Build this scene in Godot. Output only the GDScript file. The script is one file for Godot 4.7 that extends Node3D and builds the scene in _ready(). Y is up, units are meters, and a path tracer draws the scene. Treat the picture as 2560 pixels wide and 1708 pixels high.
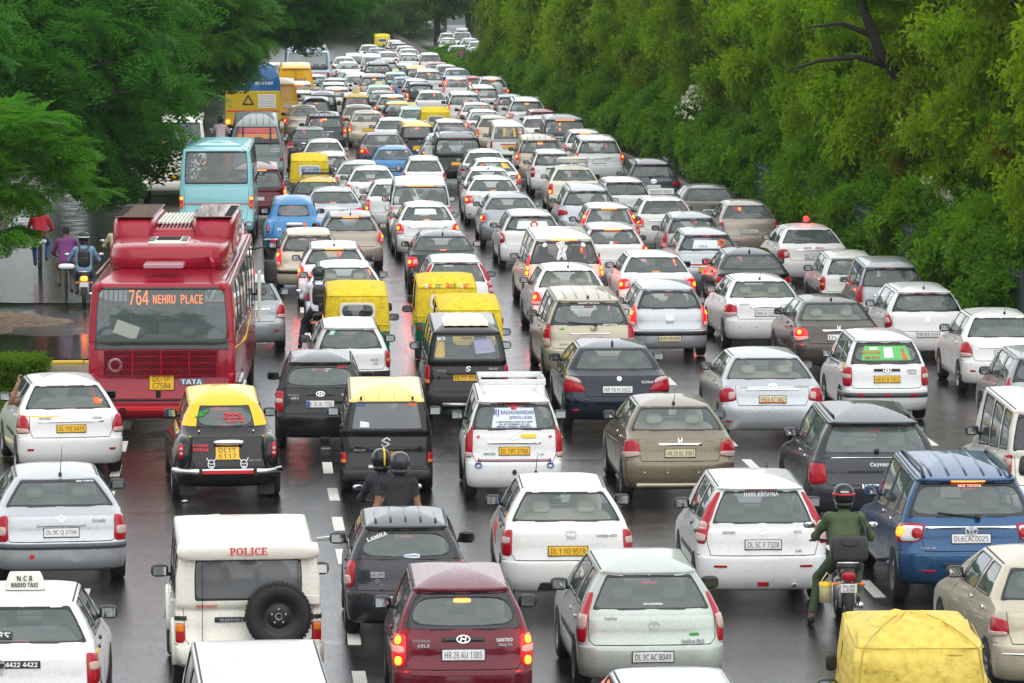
extends Node3D
# A packed road in the rain, seen from a footbridge. Road runs along -Z, X to the right, metres.

var M := {}
var CACHE := {}
var NAMES := {}
var rng := RandomNumberGenerator.new()
var FONT_B: SystemFont
var FONT_R: SystemFont
var FONT_S: SystemFont
var FONT_M: SystemFont


class MB:
	var st := SurfaceTool.new()
	var n := 0

	func _init(smooth := 0):
		st.begin(Mesh.PRIMITIVE_TRIANGLES)
		st.set_smooth_group(smooth)

	func flat(on: bool):
		st.set_smooth_group(-1 if on else 0)

	func col(c: Color):
		st.set_color(c)

	func tri(a: Vector3, b: Vector3, c: Vector3):
		st.add_vertex(a)
		st.add_vertex(b)
		st.add_vertex(c)
		n += 1

	func quad(a: Vector3, b: Vector3, c: Vector3, d: Vector3):
		tri(a, d, c)
		tri(a, c, b)

	func grid(rows: Array, flip := false):
		for i in rows.size() - 1:
			var p: PackedVector3Array = rows[i]
			var q: PackedVector3Array = rows[i + 1]
			for j in p.size() - 1:
				if flip:
					quad(p[j + 1], p[j], q[j], q[j + 1])
				else:
					quad(p[j], p[j + 1], q[j + 1], q[j])

	func fan(row: PackedVector3Array, c: Vector3, flip := false):
		for j in row.size() - 1:
			if flip:
				tri(row[j + 1], c, row[j])
			else:
				tri(row[j], c, row[j + 1])

	# chamfered box
	func box(c: Vector3, s: Vector3, bevel := 0.01, b := Basis.IDENTITY):
		var h := s / 2.0
		var e: float = min(bevel, min(h.x, min(h.y, h.z)) * 0.9)
		st.set_smooth_group(-1)
		var rows := []
		for lv in [[-h.y, e], [-h.y + e, 0.0], [h.y - e, 0.0], [h.y, e]]:
			var i: float = lv[1]
			var x := h.x - i
			var z := h.z - i
			var r := PackedVector3Array()
			for q in [[x, z - e], [x - e, z], [-x + e, z], [-x, z - e], [-x, -z + e], [-x + e, -z], [x - e, -z], [x, -z + e], [x, z - e]]:
				r.append(c + b * Vector3(q[0], lv[0], q[1]))
			rows.append(r)
		grid(rows, true)
		fan(rows[0], c + b * Vector3(0, -h.y, 0), true)
		fan(rows[3], c + b * Vector3(0, h.y, 0), false)
		st.set_smooth_group(0)

	# plain box, for slivers
	func slab(c: Vector3, s: Vector3, b := Basis.IDENTITY):
		var h := s / 2.0
		st.set_smooth_group(-1)
		var p := []
		for k in 8:
			p.append(c + b * Vector3(h.x if k & 1 else -h.x, h.y if k & 2 else -h.y, h.z if k & 4 else -h.z))
		for f in [[4, 5, 7, 6], [1, 0, 2, 3], [5, 1, 3, 7], [0, 4, 6, 2], [6, 7, 3, 2], [0, 1, 5, 4]]:
			quad(p[f[0]], p[f[1]], p[f[2]], p[f[3]])
		st.set_smooth_group(0)

	# superellipsoid: e 2 = ball, e 6 = soft box
	func sup(c: Vector3, h: Vector3, e := 4.0, b := Basis.IDENTITY, nu := 20, nv := 10):
		var rows := []
		var k := 2.0 / e
		for i in nv + 1:
			var v := -PI / 2 + PI * i / nv
			var cv := pow(abs(cos(v)), k)
			var sv: float = sign(sin(v)) * pow(abs(sin(v)), k)
			var r := PackedVector3Array()
			for j in nu + 1:
				var u := TAU * j / nu
				r.append(c + b * Vector3(h.x * cv * sign(cos(u)) * pow(abs(cos(u)), k), h.y * sv, h.z * cv * -sign(sin(u)) * pow(abs(sin(u)), k)))
			rows.append(r)
		grid(rows)

	func tube(path: Array, radii, seg := 8, capped := true):
		var rows := []
		var up := Vector3.UP
		var d0: Vector3 = (path[1] - path[0]).normalized()
		if abs(d0.dot(up)) > 0.9:
			up = Vector3.RIGHT
		var prev := up
		for i in path.size():
			var d: Vector3 = (path[min(i + 1, path.size() - 1)] - path[max(i - 1, 0)]).normalized()
			var s := prev.cross(d)
			if s.length() < 0.05:
				s = d.cross(Vector3.RIGHT if abs(d.x) < 0.8 else Vector3.UP)
			s = s.normalized()
			var t := d.cross(s).normalized()
			prev = t
			var rad: float = radii if radii is float else radii[i]
			var r := PackedVector3Array()
			for j in seg + 1:
				var a := TAU * j / seg
				r.append(path[i] + (s * cos(a) + t * sin(a)) * rad)
			rows.append(r)
		grid(rows)
		if capped:
			fan(rows[0], path[0], true)
			fan(rows[-1], path[-1])

	# lathe about local x axis: profile of (offset along x, radius)
	func lathe(c: Vector3, prof: Array, seg := 20, b := Basis.IDENTITY):
		var rows := []
		for p in prof:
			var r := PackedVector3Array()
			for j in seg + 1:
				var a := TAU * j / seg
				r.append(c + b * Vector3(p[0], p[1] * cos(a), p[1] * sin(a)))
			rows.append(r)
		grid(rows)

	func stroke(pts: Array, wd: float, th: float, b: Transform3D):
		for i in pts.size() - 1:
			var p: Vector2 = pts[i]
			var q: Vector2 = pts[i + 1]
			var d := q - p
			if d.length() < 1e-5:
				continue
			var m := (p + q) / 2
			var bas := Basis(Vector3(0, 0, 1), d.angle())
			slab(b * Vector3(m.x, m.y, 0), Vector3(d.length() + wd * 0.6, wd, th), b.basis * bas)

	func done() -> ArrayMesh:
		st.generate_normals()
		st.index()
		return st.commit()


# Body of a vehicle: a stack of rounded rings from the sill to the roof.
class Shell:
	var L := 4.0
	var n := 3.2
	var yr := PackedFloat32Array()
	var dr := PackedFloat32Array()
	var yf := PackedFloat32Array()
	var df := PackedFloat32Array()
	var w := PackedFloat32Array()
	var c := PackedFloat32Array()
	var belt := 0
	var last := 0

	func add(a, b, cc, d, e, f):
		yr.append(a)
		dr.append(b)
		yf.append(cc)
		df.append(d)
		w.append(e)
		c.append(f)
		last = yr.size() - 1

	func g(arr: PackedFloat32Array, t: float) -> float:
		var i: int = clampi(int(floor(t)), 0, last - 1)
		return lerpf(arr[i], arr[i + 1], clampf(t - i, 0.0, 1.0))

	func P(a: float, t: float) -> Vector3:
		var q := absf(a)
		var sg := 1.0 if a >= 0 else -1.0
		var i: int = clampi(int(floor(t)), 0, last - 1)
		var f := clampf(t - i, 0.0, 1.0)
		var ww := lerpf(w[i], w[i + 1], f)
		var cc := lerpf(c[i], c[i + 1], f)
		var k := 2.0 / n
		if q <= 1.0:
			var ph := (1.0 - q) * PI / 2
			return Vector3(sg * ww * pow(maxf(cos(ph), 0.0), k), lerpf(yr[i], yr[i + 1], f), L / 2 - (lerpf(dr[i], dr[i + 1], f) + cc * (1.0 - pow(maxf(sin(ph), 0.0), k))))
		var d0 := lerpf(dr[i], dr[i + 1], f) + cc
		var d1 := L - lerpf(df[i], df[i + 1], f) - cc
		var y0 := lerpf(yr[i], yr[i + 1], f)
		var y1 := lerpf(yf[i], yf[i + 1], f)
		if q <= 2.0:
			return Vector3(sg * ww, lerpf(y0, y1, q - 1.0), L / 2 - lerpf(d0, d1, q - 1.0))
		var p2 := (q - 2.0) * PI / 2
		return Vector3(sg * ww * pow(maxf(cos(p2), 0.0), k), y1, L / 2 - (d1 + cc * pow(maxf(sin(p2), 0.0), k)))

	func N(a: float, t: float) -> Vector3:
		var e := 0.02
		var da := P(a + e, t) - P(a - e, t)
		var dt := P(a, minf(t + e, last)) - P(a, maxf(t - e, 0.0))
		var m := da.cross(dt)
		if m.length() < 1e-9:
			return Vector3(0, 1, 0)
		m = m.normalized()
		return m

	func t_rear(y: float) -> float:
		for i in last:
			if y <= yr[i + 1]:
				return i + clampf((y - yr[i]) / maxf(yr[i + 1] - yr[i], 1e-5), 0.0, 1.0)
		return last

	func t_front(y: float) -> float:
		for i in last:
			if y <= yf[i + 1]:
				return i + clampf((y - yf[i]) / maxf(yf[i + 1] - yf[i], 1e-5), 0.0, 1.0)
		return last

	# xf: share of the half width; beyond 1 it runs on along the side, in metres
	func ax(xf: float) -> float:
		var s := 1.0 if xf >= 0 else -1.0
		var f := absf(xf)
		if f <= 1.0:
			return s * (1.0 - acos(clampf(pow(f, n / 2.0), 0.0, 1.0)) / (PI / 2))
		return s * (1.0 + (f - 1.0) / (L * 0.8))

	func ad(sg: float, d: float, t: float) -> float:
		var cc := g(c, t)
		var d0 := g(dr, t) + cc
		var d1 := L - g(df, t) - cc
		if d < d0:
			var z := clampf((d0 - d) / cc, 0.0, 1.0)
			return sg * (1.0 - asin(pow(z, n / 2.0)) / (PI / 2))
		if d > d1:
			var z2 := clampf((d - d1) / cc, 0.0, 1.0)
			return sg * (2.0 + asin(pow(z2, n / 2.0)) / (PI / 2))
		return sg * (1.0 + (d - d0) / (d1 - d0))

	func t_side(sg: float, d: float, y: float) -> float:
		var lo := 0.0
		var hi := float(last)
		for k in 16:
			var m := (lo + hi) / 2
			if P(ad(sg, d, m), m).y < y:
				lo = m
			else:
				hi = m
		return lo

	func rear(xf: float, y: float) -> Vector2:
		return Vector2(ax(xf), t_rear(y))

	func side(sg: float, d: float, y: float) -> Vector2:
		var t := t_side(sg, d, y)
		return Vector2(ad(sg, d, t), t)

	func frame(a: float, t: float, off := 0.0) -> Transform3D:
		var nn := N(a, t)
		var o := P(a, t) + nn * off
		var x := Vector3.UP.cross(nn)
		x = x.normalized() if x.length() > 0.05 else Vector3.RIGHT
		return Transform3D(Basis(x, nn.cross(x).normalized(), nn), o)


func rounded(poly: Array, r: float, sub := 3) -> Array:
	var out := []
	var m := poly.size()
	for i in m:
		var p: Vector2 = poly[i]
		var a: Vector2 = poly[(i + m - 1) % m]
		var b: Vector2 = poly[(i + 1) % m]
		var p0 := p.lerp(a, r)
		var p1 := p.lerp(b, r)
		if r > 0.001:
			for k in 4:
				var f := k / 3.0
				out.append(p0.lerp(p, f).lerp(p.lerp(p1, f), f))
		else:
			out.append(p)
		var q := b.lerp(p, r)
		for k in range(1, sub):
			out.append(p1.lerp(q, float(k) / sub))
	return out


func centre(poly: Array) -> Vector2:
	var s := Vector2.ZERO
	for p in poly:
		s += p
	return s / poly.size()


# a panel that follows the body: poly in (a, t)
func patch(mb: MB, sh: Shell, poly: Array, r := 0.2, off := 0.004, dome := 0.0, rings := 3, skirt := true):
	var e := rounded(poly, r)
	e.append(e[0])
	var cp := centre(poly)
	var rows := []
	var levels := []
	if skirt:
		levels.append([1.0, -0.004])
		levels.append([0.995, off * 0.75])
	for k in rings:
		var f := (0.985 if skirt else 1.0) * (1.0 - float(k) / rings)
		levels.append([f, off + dome * (1.0 - f * f)])
	for lv in levels:
		var row := PackedVector3Array()
		for p in e:
			var q: Vector2 = cp.lerp(p, lv[0])
			row.append(sh.P(q.x, q.y) + sh.N(q.x, q.y) * lv[1])
		rows.append(row)
	var area := 0.0
	for i in e.size() - 1:
		area += e[i].x * e[i + 1].y - e[i + 1].x * e[i].y
	var flip := area < 0
	mb.grid(rows, flip)
	mb.fan(rows[-1], sh.P(cp.x, cp.y) + sh.N(cp.x, cp.y) * (off + dome), flip)


# band between a polygon and a smaller one
func band(mb: MB, sh: Shell, poly: Array, r: float, inner: Array, r2: float, off: float):
	var a := rounded(poly, r)
	var b := rounded(inner, r2)
	a.append(a[0])
	b.append(b[0])
	var rows := []
	for lv in [[0.0, -0.004], [0.0, off], [0.33, off], [0.66, off], [1.0, off], [1.0, -0.012]]:
		var row := PackedVector3Array()
		for i in a.size():
			var q: Vector2 = a[i].lerp(b[i], lv[0])
			row.append(sh.P(q.x, q.y) + sh.N(q.x, q.y) * lv[1])
		rows.append(row)
	var area := 0.0
	for i in a.size() - 1:
		area += a[i].x * a[i + 1].y - a[i + 1].x * a[i].y
	mb.grid(rows, area < 0)


func strip(mb: MB, sh: Shell, pts: Array, wd: float, off := 0.0015, sub := 6):
	var path := []
	for i in pts.size() - 1:
		for k in sub:
			path.append(pts[i].lerp(pts[i + 1], float(k) / sub))
	path.append(pts[-1])
	var lo := PackedVector3Array()
	var hi := PackedVector3Array()
	var lo0 := PackedVector3Array()
	var hi0 := PackedVector3Array()
	for i in path.size():
		var q: Vector2 = path[i]
		var p := sh.P(q.x, q.y)
		var nn := sh.N(q.x, q.y)
		var q0: Vector2 = path[maxi(i - 1, 0)]
		var q1: Vector2 = path[mini(i + 1, path.size() - 1)]
		var tg := (sh.P(q1.x, q1.y) - sh.P(q0.x, q0.y)).normalized()
		var s := nn.cross(tg).normalized() * wd / 2
		lo.append(p - s + nn * off)
		hi.append(p + s + nn * off)
		lo0.append(p - s - nn * 0.004)
		hi0.append(p + s - nn * 0.004)
	mb.grid([lo0, lo, hi, hi0])


func scaled(poly: Array, fa: float, ft := -1.0) -> Array:
	var c := centre(poly)
	var out := []
	for p in poly:
		out.append(c + Vector2((p.x - c.x) * fa, (p.y - c.y) * (ft if ft > 0 else fa)))
	return out


# ---------- materials ----------
func lin(r: float, g: float, b: float, a := 1.0) -> Color:
	var c := Color(r, g, b).linear_to_srgb()
	c.a = a
	return c


func mat(key: String, c: Color, rough := 0.5, metal := 0.0) -> StandardMaterial3D:
	if M.has(key):
		return M[key]
	var m := StandardMaterial3D.new()
	m.resource_name = key
	m.albedo_color = c
	m.roughness = rough
	m.metallic = metal
	M[key] = m
	return m


func noise_tex(size: int, freq: float, seed_: int, lo: float, hi: float, oct := 4, kind := FastNoiseLite.TYPE_SIMPLEX_SMOOTH, stops := []) -> NoiseTexture2D:
	var nz := FastNoiseLite.new()
	nz.seed = seed_
	nz.noise_type = kind
	nz.frequency = freq
	nz.fractal_octaves = oct
	var t := NoiseTexture2D.new()
	t.width = size
	t.height = size
	t.seamless = true
	t.noise = nz
	var gr := Gradient.new()
	if stops.is_empty():
		gr.set_color(0, Color(lo, lo, lo))
		gr.set_color(1, Color(hi, hi, hi))
	else:
		gr.offsets = PackedFloat32Array(stops.map(func(s): return s[0]))
		gr.colors = PackedColorArray(stops.map(func(s): return s[1]))
	t.color_ramp = gr
	return t


func normal_tex(size: int, freq: float, seed_: int, strength: float, oct := 4) -> NoiseTexture2D:
	var t := noise_tex(size, freq, seed_, 0, 1, oct)
	t.color_ramp = null
	t.as_normal_map = true
	t.bump_strength = strength
	return t


# ---------- nodes ----------
func numbered(s: String) -> String:
	var k: int = NAMES.get(s, 0)
	NAMES[s] = k + 1
	return s if k == 0 else "%s_%03d" % [s, k]


func thing(called: String, label: String, category: String, at := Vector3.ZERO, turn := 0.0, group := "") -> Node3D:
	var o := Node3D.new()
	o.name = numbered(called)
	add_child(o)
	o.position = at
	o.rotation_degrees.y = turn
	o.set_meta("label", label)
	o.set_meta("category", category)
	if group != "":
		o.set_meta("group", group)
	return o


func part(called: String, mesh: Mesh, m: Material, parent: Node, tf := Transform3D.IDENTITY) -> MeshInstance3D:
	var o := MeshInstance3D.new()
	o.name = called
	o.mesh = mesh
	o.material_override = m
	o.transform = tf
	parent.add_child(o, true)
	return o


func setting(called: String, mesh: Mesh, m: Material, kind := "structure") -> MeshInstance3D:
	var o := MeshInstance3D.new()
	o.name = numbered(called)
	o.mesh = mesh
	o.material_override = m
	add_child(o, true)
	o.set_meta("kind", kind)
	return o


func lettering(s: String, wd: float, ht: float, m: Material, parent: Node, tf: Transform3D, font: Font = null, called := "lettering") -> MeshInstance3D:
	var key := "txt:" + s + ("" if font == null else str(font.get_instance_id()))
	if not CACHE.has(key):
		var tm := TextMesh.new()
		tm.text = s
		tm.font = font if font else FONT_B
		tm.font_size = 48
		tm.pixel_size = 0.01
		tm.depth = 0.02
		tm.curve_step = 2.0
		CACHE[key] = [tm, tm.get_aabb()]
	var ab: AABB = CACHE[key][1]
	var sx: float = wd / maxf(ab.size.x, 0.01)
	var sy: float = ht / maxf(ab.size.y, 0.01) if ht > 0 else sx
	var t2 := tf
	t2.basis = t2.basis * Basis.from_scale(Vector3(sx, sy, 0.2))
	var c := ab.get_center()
	t2.origin = tf.origin + tf.basis * Vector3(-c.x * sx, -c.y * sy, 0)
	return part(called, CACHE[key][0], m, parent, t2)


func paint(key: String, r: float, g: float, b: float, metal := 0.0, rough := 0.32):
	var m := mat(key, lin(r, g, b), rough, metal)
	m.clearcoat_enabled = true
	m.clearcoat = 0.6
	m.clearcoat_roughness = 0.03
	# rain beads and road film
	m.normal_enabled = true
	m.normal_texture = M_tex("beads")
	m.normal_scale = 0.035
	m.metallic_specular = 0.2
	m.uv1_triplanar = true
	m.uv1_scale = Vector3(2.2, 2.2, 2.2)
	m.roughness_texture = M_tex("film")
	m.roughness = rough * 1.5
	m.albedo_texture = M_tex("grime")


var TEX := {}


func M_tex(key: String) -> Texture2D:
	if not TEX.has(key):
		match key:
			"beads":
				TEX[key] = normal_tex(512, 0.06, 3, 6.0, 3)
			"film":
				TEX[key] = noise_tex(512, 0.012, 5, 0.45, 0.85, 5)
			"grime":
				TEX[key] = noise_tex(512, 0.02, 9, 0.0, 1.0, 5, FastNoiseLite.TYPE_SIMPLEX_SMOOTH, [[0.0, Color(0.84, 0.825, 0.8)], [0.32, Color(0.965, 0.96, 0.95)], [1.0, Color(1, 1, 1)]])
			"asphalt":
				TEX[key] = noise_tex(1024, 0.18, 21, 0.0, 1.0, 4, FastNoiseLite.TYPE_SIMPLEX_SMOOTH, [[0.0, Color(0.52, 0.51, 0.5)], [0.5, Color(0.72, 0.71, 0.7)], [0.72, Color(0.85, 0.84, 0.82)], [1.0, Color(1, 1, 1)]])
			"asphalt_n":
				TEX[key] = normal_tex(1024, 0.25, 22, 5.0, 3)
			"wet":
				TEX[key] = noise_tex(1024, 0.006, 23, 0.0, 1.0, 5, FastNoiseLite.TYPE_SIMPLEX_SMOOTH, [[0.0, Color(0.3, 0.3, 0.3)], [0.4, Color(0.42, 0.42, 0.42)], [0.55, Color(0.75, 0.75, 0.75)], [1.0, Color(1, 1, 1)]])
			"earth":
				TEX[key] = noise_tex(1024, 0.02, 31, 0.0, 1.0, 6, FastNoiseLite.TYPE_SIMPLEX_SMOOTH, [[0.0, Color(0.45, 0.42, 0.4)], [0.5, Color(0.75, 0.72, 0.7)], [1.0, Color(1, 0.98, 0.95)]])
			"stain":
				TEX[key] = noise_tex(1024, 0.007, 27, 0.0, 1.0, 6, FastNoiseLite.TYPE_SIMPLEX_SMOOTH, [[0.0, Color(0.55, 0.53, 0.52)], [0.42, Color(0.86, 0.85, 0.84)], [0.55, Color(1, 1, 1)], [0.75, Color(0.94, 0.92, 0.9)], [1.0, Color(0.7, 0.68, 0.66)]])
			"ripple":
				TEX[key] = normal_tex(512, 0.05, 41, 3.0, 4)
			"canvas":
				TEX[key] = noise_tex(512, 0.015, 51, 0.0, 1.0, 6, FastNoiseLite.TYPE_SIMPLEX_SMOOTH, [[0.0, Color(0.72, 0.66, 0.6)], [0.3, Color(0.9, 0.88, 0.86)], [1.0, Color(1, 1, 1)]])
			"crease":
				TEX[key] = normal_tex(512, 0.012, 52, 8.0, 3)
			"bark":
				TEX[key] = noise_tex(512, 0.04, 61, 0.4, 1.0, 5)
	return TEX[key]


func plain(key: String, r: float, g: float, b: float, rough := 0.5, metal := 0.0) -> StandardMaterial3D:
	return mat(key, lin(r, g, b), rough, metal)


func glow(key: String, r: float, g: float, b: float, er: float, eg: float, eb: float, e: float):
	var m := plain(key, r, g, b, 0.15)
	m.emission_enabled = true
	m.emission = lin(er, eg, eb)
	m.emission_energy_multiplier = e


func make_materials():
	FONT_B = SystemFont.new()
	FONT_B.font_names = PackedStringArray(["Droid Sans"])
	FONT_B.font_weight = 700
	FONT_R = SystemFont.new()
	FONT_R.font_names = PackedStringArray(["Droid Sans"])
	FONT_S = SystemFont.new()
	FONT_S.font_names = PackedStringArray(["Droid Serif"])
	FONT_S.font_weight = 700
	FONT_M = SystemFont.new()
	FONT_M.font_names = PackedStringArray(["Droid Sans Mono"])
	paint("white", 0.72, 0.725, 0.72)
	paint("white_b", 0.67, 0.68, 0.685)
	paint("white_c", 0.70, 0.70, 0.675)
	paint("cream", 0.70, 0.67, 0.56)
	paint("cream_white", 0.76, 0.74, 0.66)
	paint("silver", 0.34, 0.36, 0.38, 0.5, 0.34)
	paint("bright_silver", 0.45, 0.475, 0.50, 0.5, 0.34)
	paint("pale_green", 0.44, 0.49, 0.45, 0.35, 0.36)
	paint("grey", 0.22, 0.23, 0.24, 0.4, 0.34)
	paint("dark_grey", 0.035, 0.037, 0.042, 0.3, 0.3)
	paint("slate", 0.075, 0.08, 0.095, 0.35, 0.3)
	paint("black", 0.010, 0.010, 0.011, 0.0, 0.25)
	paint("navy", 0.008, 0.011, 0.024, 0.2, 0.25)
	paint("champagne", 0.42, 0.37, 0.28, 0.4, 0.34)
	paint("bronze", 0.20, 0.165, 0.11, 0.45, 0.32)
	paint("umber", 0.075, 0.065, 0.055, 0.4, 0.3)
	paint("tan", 0.36, 0.31, 0.26, 0.4, 0.34)
	paint("sand", 0.50, 0.45, 0.34, 0.3, 0.34)
	paint("maroon", 0.115, 0.006, 0.016, 0.25, 0.28)
	paint("red", 0.30, 0.012, 0.015)
	paint("bus_red", 0.30, 0.006, 0.022, 0.0, 0.4)
	paint("blue", 0.022, 0.078, 0.18, 0.35, 0.3)
	paint("sky_blue", 0.05, 0.22, 0.46)
	paint("light_blue", 0.28, 0.60, 0.64, 0.0, 0.4)
	paint("pale_blue", 0.50, 0.66, 0.80)
	paint("ice_blue", 0.48, 0.56, 0.72)
	paint("mint", 0.42, 0.70, 0.63)
	paint("mauve", 0.42, 0.25, 0.28)
	paint("steel_blue", 0.10, 0.17, 0.30, 0.3, 0.3)
	paint("grey_green", 0.19, 0.24, 0.23, 0.0, 0.4)
	paint("taxi_yellow", 0.82, 0.52, 0.02, 0.0, 0.35)
	paint("taxi_straw", 0.82, 0.58, 0.16, 0.0, 0.4)
	paint("roof_straw", 0.78, 0.70, 0.38, 0.0, 0.4)
	paint("van_yellow", 0.80, 0.42, 0.01, 0.0, 0.4)
	paint("tank_yellow", 0.55, 0.38, 0.02, 0.0, 0.45)
	paint("tank_blue", 0.015, 0.11, 0.28, 0.0, 0.4)
	paint("auto_green", 0.004, 0.15, 0.075, 0.0, 0.4)
	paint("rust_red", 0.13, 0.03, 0.016, 0.0, 0.45)
	for k in ["rust_red", "auto_green"]:
		M[k].normal_scale = 0.2
	var cv := plain("auto_yellow", 0.80, 0.60, 0.015, 0.75)
	cv.albedo_texture = M_tex("canvas")
	cv.normal_enabled = true
	cv.normal_texture = M_tex("crease")
	cv.normal_scale = 0.5
	cv.uv1_triplanar = true
	cv.uv1_scale = Vector3(0.8, 0.8, 0.8)
	var cv2 := plain("tarp_yellow", 0.78, 0.60, 0.10, 0.6)
	cv2.albedo_texture = M_tex("canvas")
	cv2.normal_enabled = true
	cv2.normal_texture = M_tex("crease")
	cv2.normal_scale = 0.8
	cv2.uv1_triplanar = true
	cv2.uv1_scale = Vector3(0.9, 0.9, 0.9)
	var gl := plain("glass", 0.085, 0.115, 0.105, 0.02)
	gl.albedo_color = lin(0.19, 0.25, 0.235, 0.30)
	gl.transparency = BaseMaterial3D.TRANSPARENCY_ALPHA
	var gd := plain("dark_glass", 0.03, 0.035, 0.035, 0.02)
	gd.albedo_color = lin(0.035, 0.04, 0.04, 0.62)
	gd.transparency = BaseMaterial3D.TRANSPARENCY_ALPHA
	var gm := plain("grey_glass", 0.15, 0.155, 0.16, 0.05)
	gm.albedo_color = lin(0.15, 0.155, 0.16, 0.75)
	gm.transparency = BaseMaterial3D.TRANSPARENCY_ALPHA
	plain("frit", 0.012, 0.012, 0.013, 0.18)
	plain("rubber", 0.012, 0.012, 0.012, 0.5)
	plain("trim", 0.016, 0.016, 0.017, 0.42)
	plain("grey_trim", 0.07, 0.075, 0.08, 0.45)
	plain("under", 0.006, 0.006, 0.006, 0.9)
	plain("seam", 0.01, 0.01, 0.01, 0.8)
	plain("tyre", 0.014, 0.0135, 0.013, 0.75)
	plain("rim", 0.30, 0.31, 0.32, 0.4, 0.7)
	plain("dark_rim", 0.02, 0.02, 0.02, 0.5, 0.2)
	plain("chrome", 0.75, 0.76, 0.77, 0.12, 1.0)
	plain("steel", 0.45, 0.45, 0.45, 0.35, 0.8)
	plain("mirror", 0.65, 0.68, 0.70, 0.05, 1.0)
	plain("cabin", 0.05, 0.05, 0.048, 0.85)
	plain("seat", 0.12, 0.12, 0.115, 0.85)
	plain("seat_beige", 0.52, 0.47, 0.36, 0.8)
	plain("seat_dark", 0.03, 0.03, 0.032, 0.8)
	plain("seat_blue", 0.04, 0.1, 0.3, 0.8)
	plain("plate_w", 0.72, 0.72, 0.70, 0.4)
	plain("plate_c", 0.66, 0.58, 0.34, 0.4)
	plain("plate_y", 0.80, 0.45, 0.01, 0.4)
	plain("plate_b", 0.02, 0.02, 0.02, 0.4)
	plain("ink", 0.012, 0.012, 0.014, 0.5)
	plain("ink_white", 0.8, 0.8, 0.8, 0.5)
	plain("ink_red", 0.6, 0.015, 0.02, 0.5)
	plain("ink_orange", 0.75, 0.12, 0.01, 0.5)
	plain("ink_blue", 0.02, 0.06, 0.3, 0.5)
	plain("ink_green", 0.02, 0.3, 0.04, 0.5)
	plain("ink_grey", 0.25, 0.26, 0.27, 0.4)
	plain("ink_yellow", 0.8, 0.5, 0.02, 0.5)
	plain("lamp", 0.36, 0.004, 0.014, 0.2)
	plain("lamp_amber", 0.60, 0.16, 0.01, 0.15)
	plain("lens", 0.50, 0.36, 0.32, 0.15)
	plain("lens_red", 0.34, 0.006, 0.012, 0.15)
	plain("lens_amber", 0.65, 0.2, 0.02, 0.15)
	plain("lens_clear", 0.7, 0.7, 0.7, 0.15)
	for k in ["lamp", "lamp_amber", "lens", "lens_red", "lens_amber", "lens_clear"]:
		M[k].clearcoat_enabled = true
		M[k].clearcoat = 0.5
		M[k].metallic_specular = 0.3
		M[k].clearcoat_roughness = 0.03
	glow("lamp_glow", 0.3, 0.004, 0.01, 0.6, 0.006, 0.02, 0.55)
	glow("lamp_lit", 0.6, 0.1, 0.02, 1.0, 0.16, 0.012, 4.5)
	glow("amber_lit", 0.6, 0.2, 0.02, 1.0, 0.25, 0.01, 1.8)
	glow("led", 0.5, 0.1, 0.0, 1.0, 0.17, 0.005, 1.6)
	plain("sticker_white", 0.68, 0.74, 0.76, 0.5)
	plain("sticker_green", 0.10, 0.42, 0.10, 0.5)
	plain("sticker_orange", 0.7, 0.1, 0.03, 0.5)
	plain("board", 0.66, 0.64, 0.56, 0.6)
	plain("sticker_purple", 0.42, 0.36, 0.6, 0.5)
	plain("ink_ochre", 0.45, 0.30, 0.04, 0.6)
	plain("ink_slate", 0.10, 0.13, 0.22, 0.5)
	plain("seat_teal", 0.05, 0.09, 0.09, 0.7)
	plain("panel_red", 0.55, 0.06, 0.06, 0.2)
	plain("panel_amber", 0.60, 0.22, 0.05, 0.2)
	glow("beacon", 0.6, 0.02, 0.02, 1.0, 0.03, 0.02, 2.2)
	var pg := plain("pale_glass", 0.25, 0.5, 0.7, 0.05)
	pg.albedo_color = lin(0.25, 0.5, 0.7, 0.7)
	pg.transparency = BaseMaterial3D.TRANSPARENCY_ALPHA
	plain("skin", 0.30, 0.15, 0.09, 0.55)
	plain("hair", 0.012, 0.010, 0.009, 0.6)
	var wt := plain("water", 0.035, 0.032, 0.022, 0.04)
	wt.normal_enabled = true
	wt.normal_texture = M_tex("ripple")
	wt.normal_scale = 0.10
	wt.uv1_triplanar = true
	wt.uv1_world_triplanar = true
	wt.uv1_scale = Vector3(0.5, 0.5, 0.5)


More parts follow.
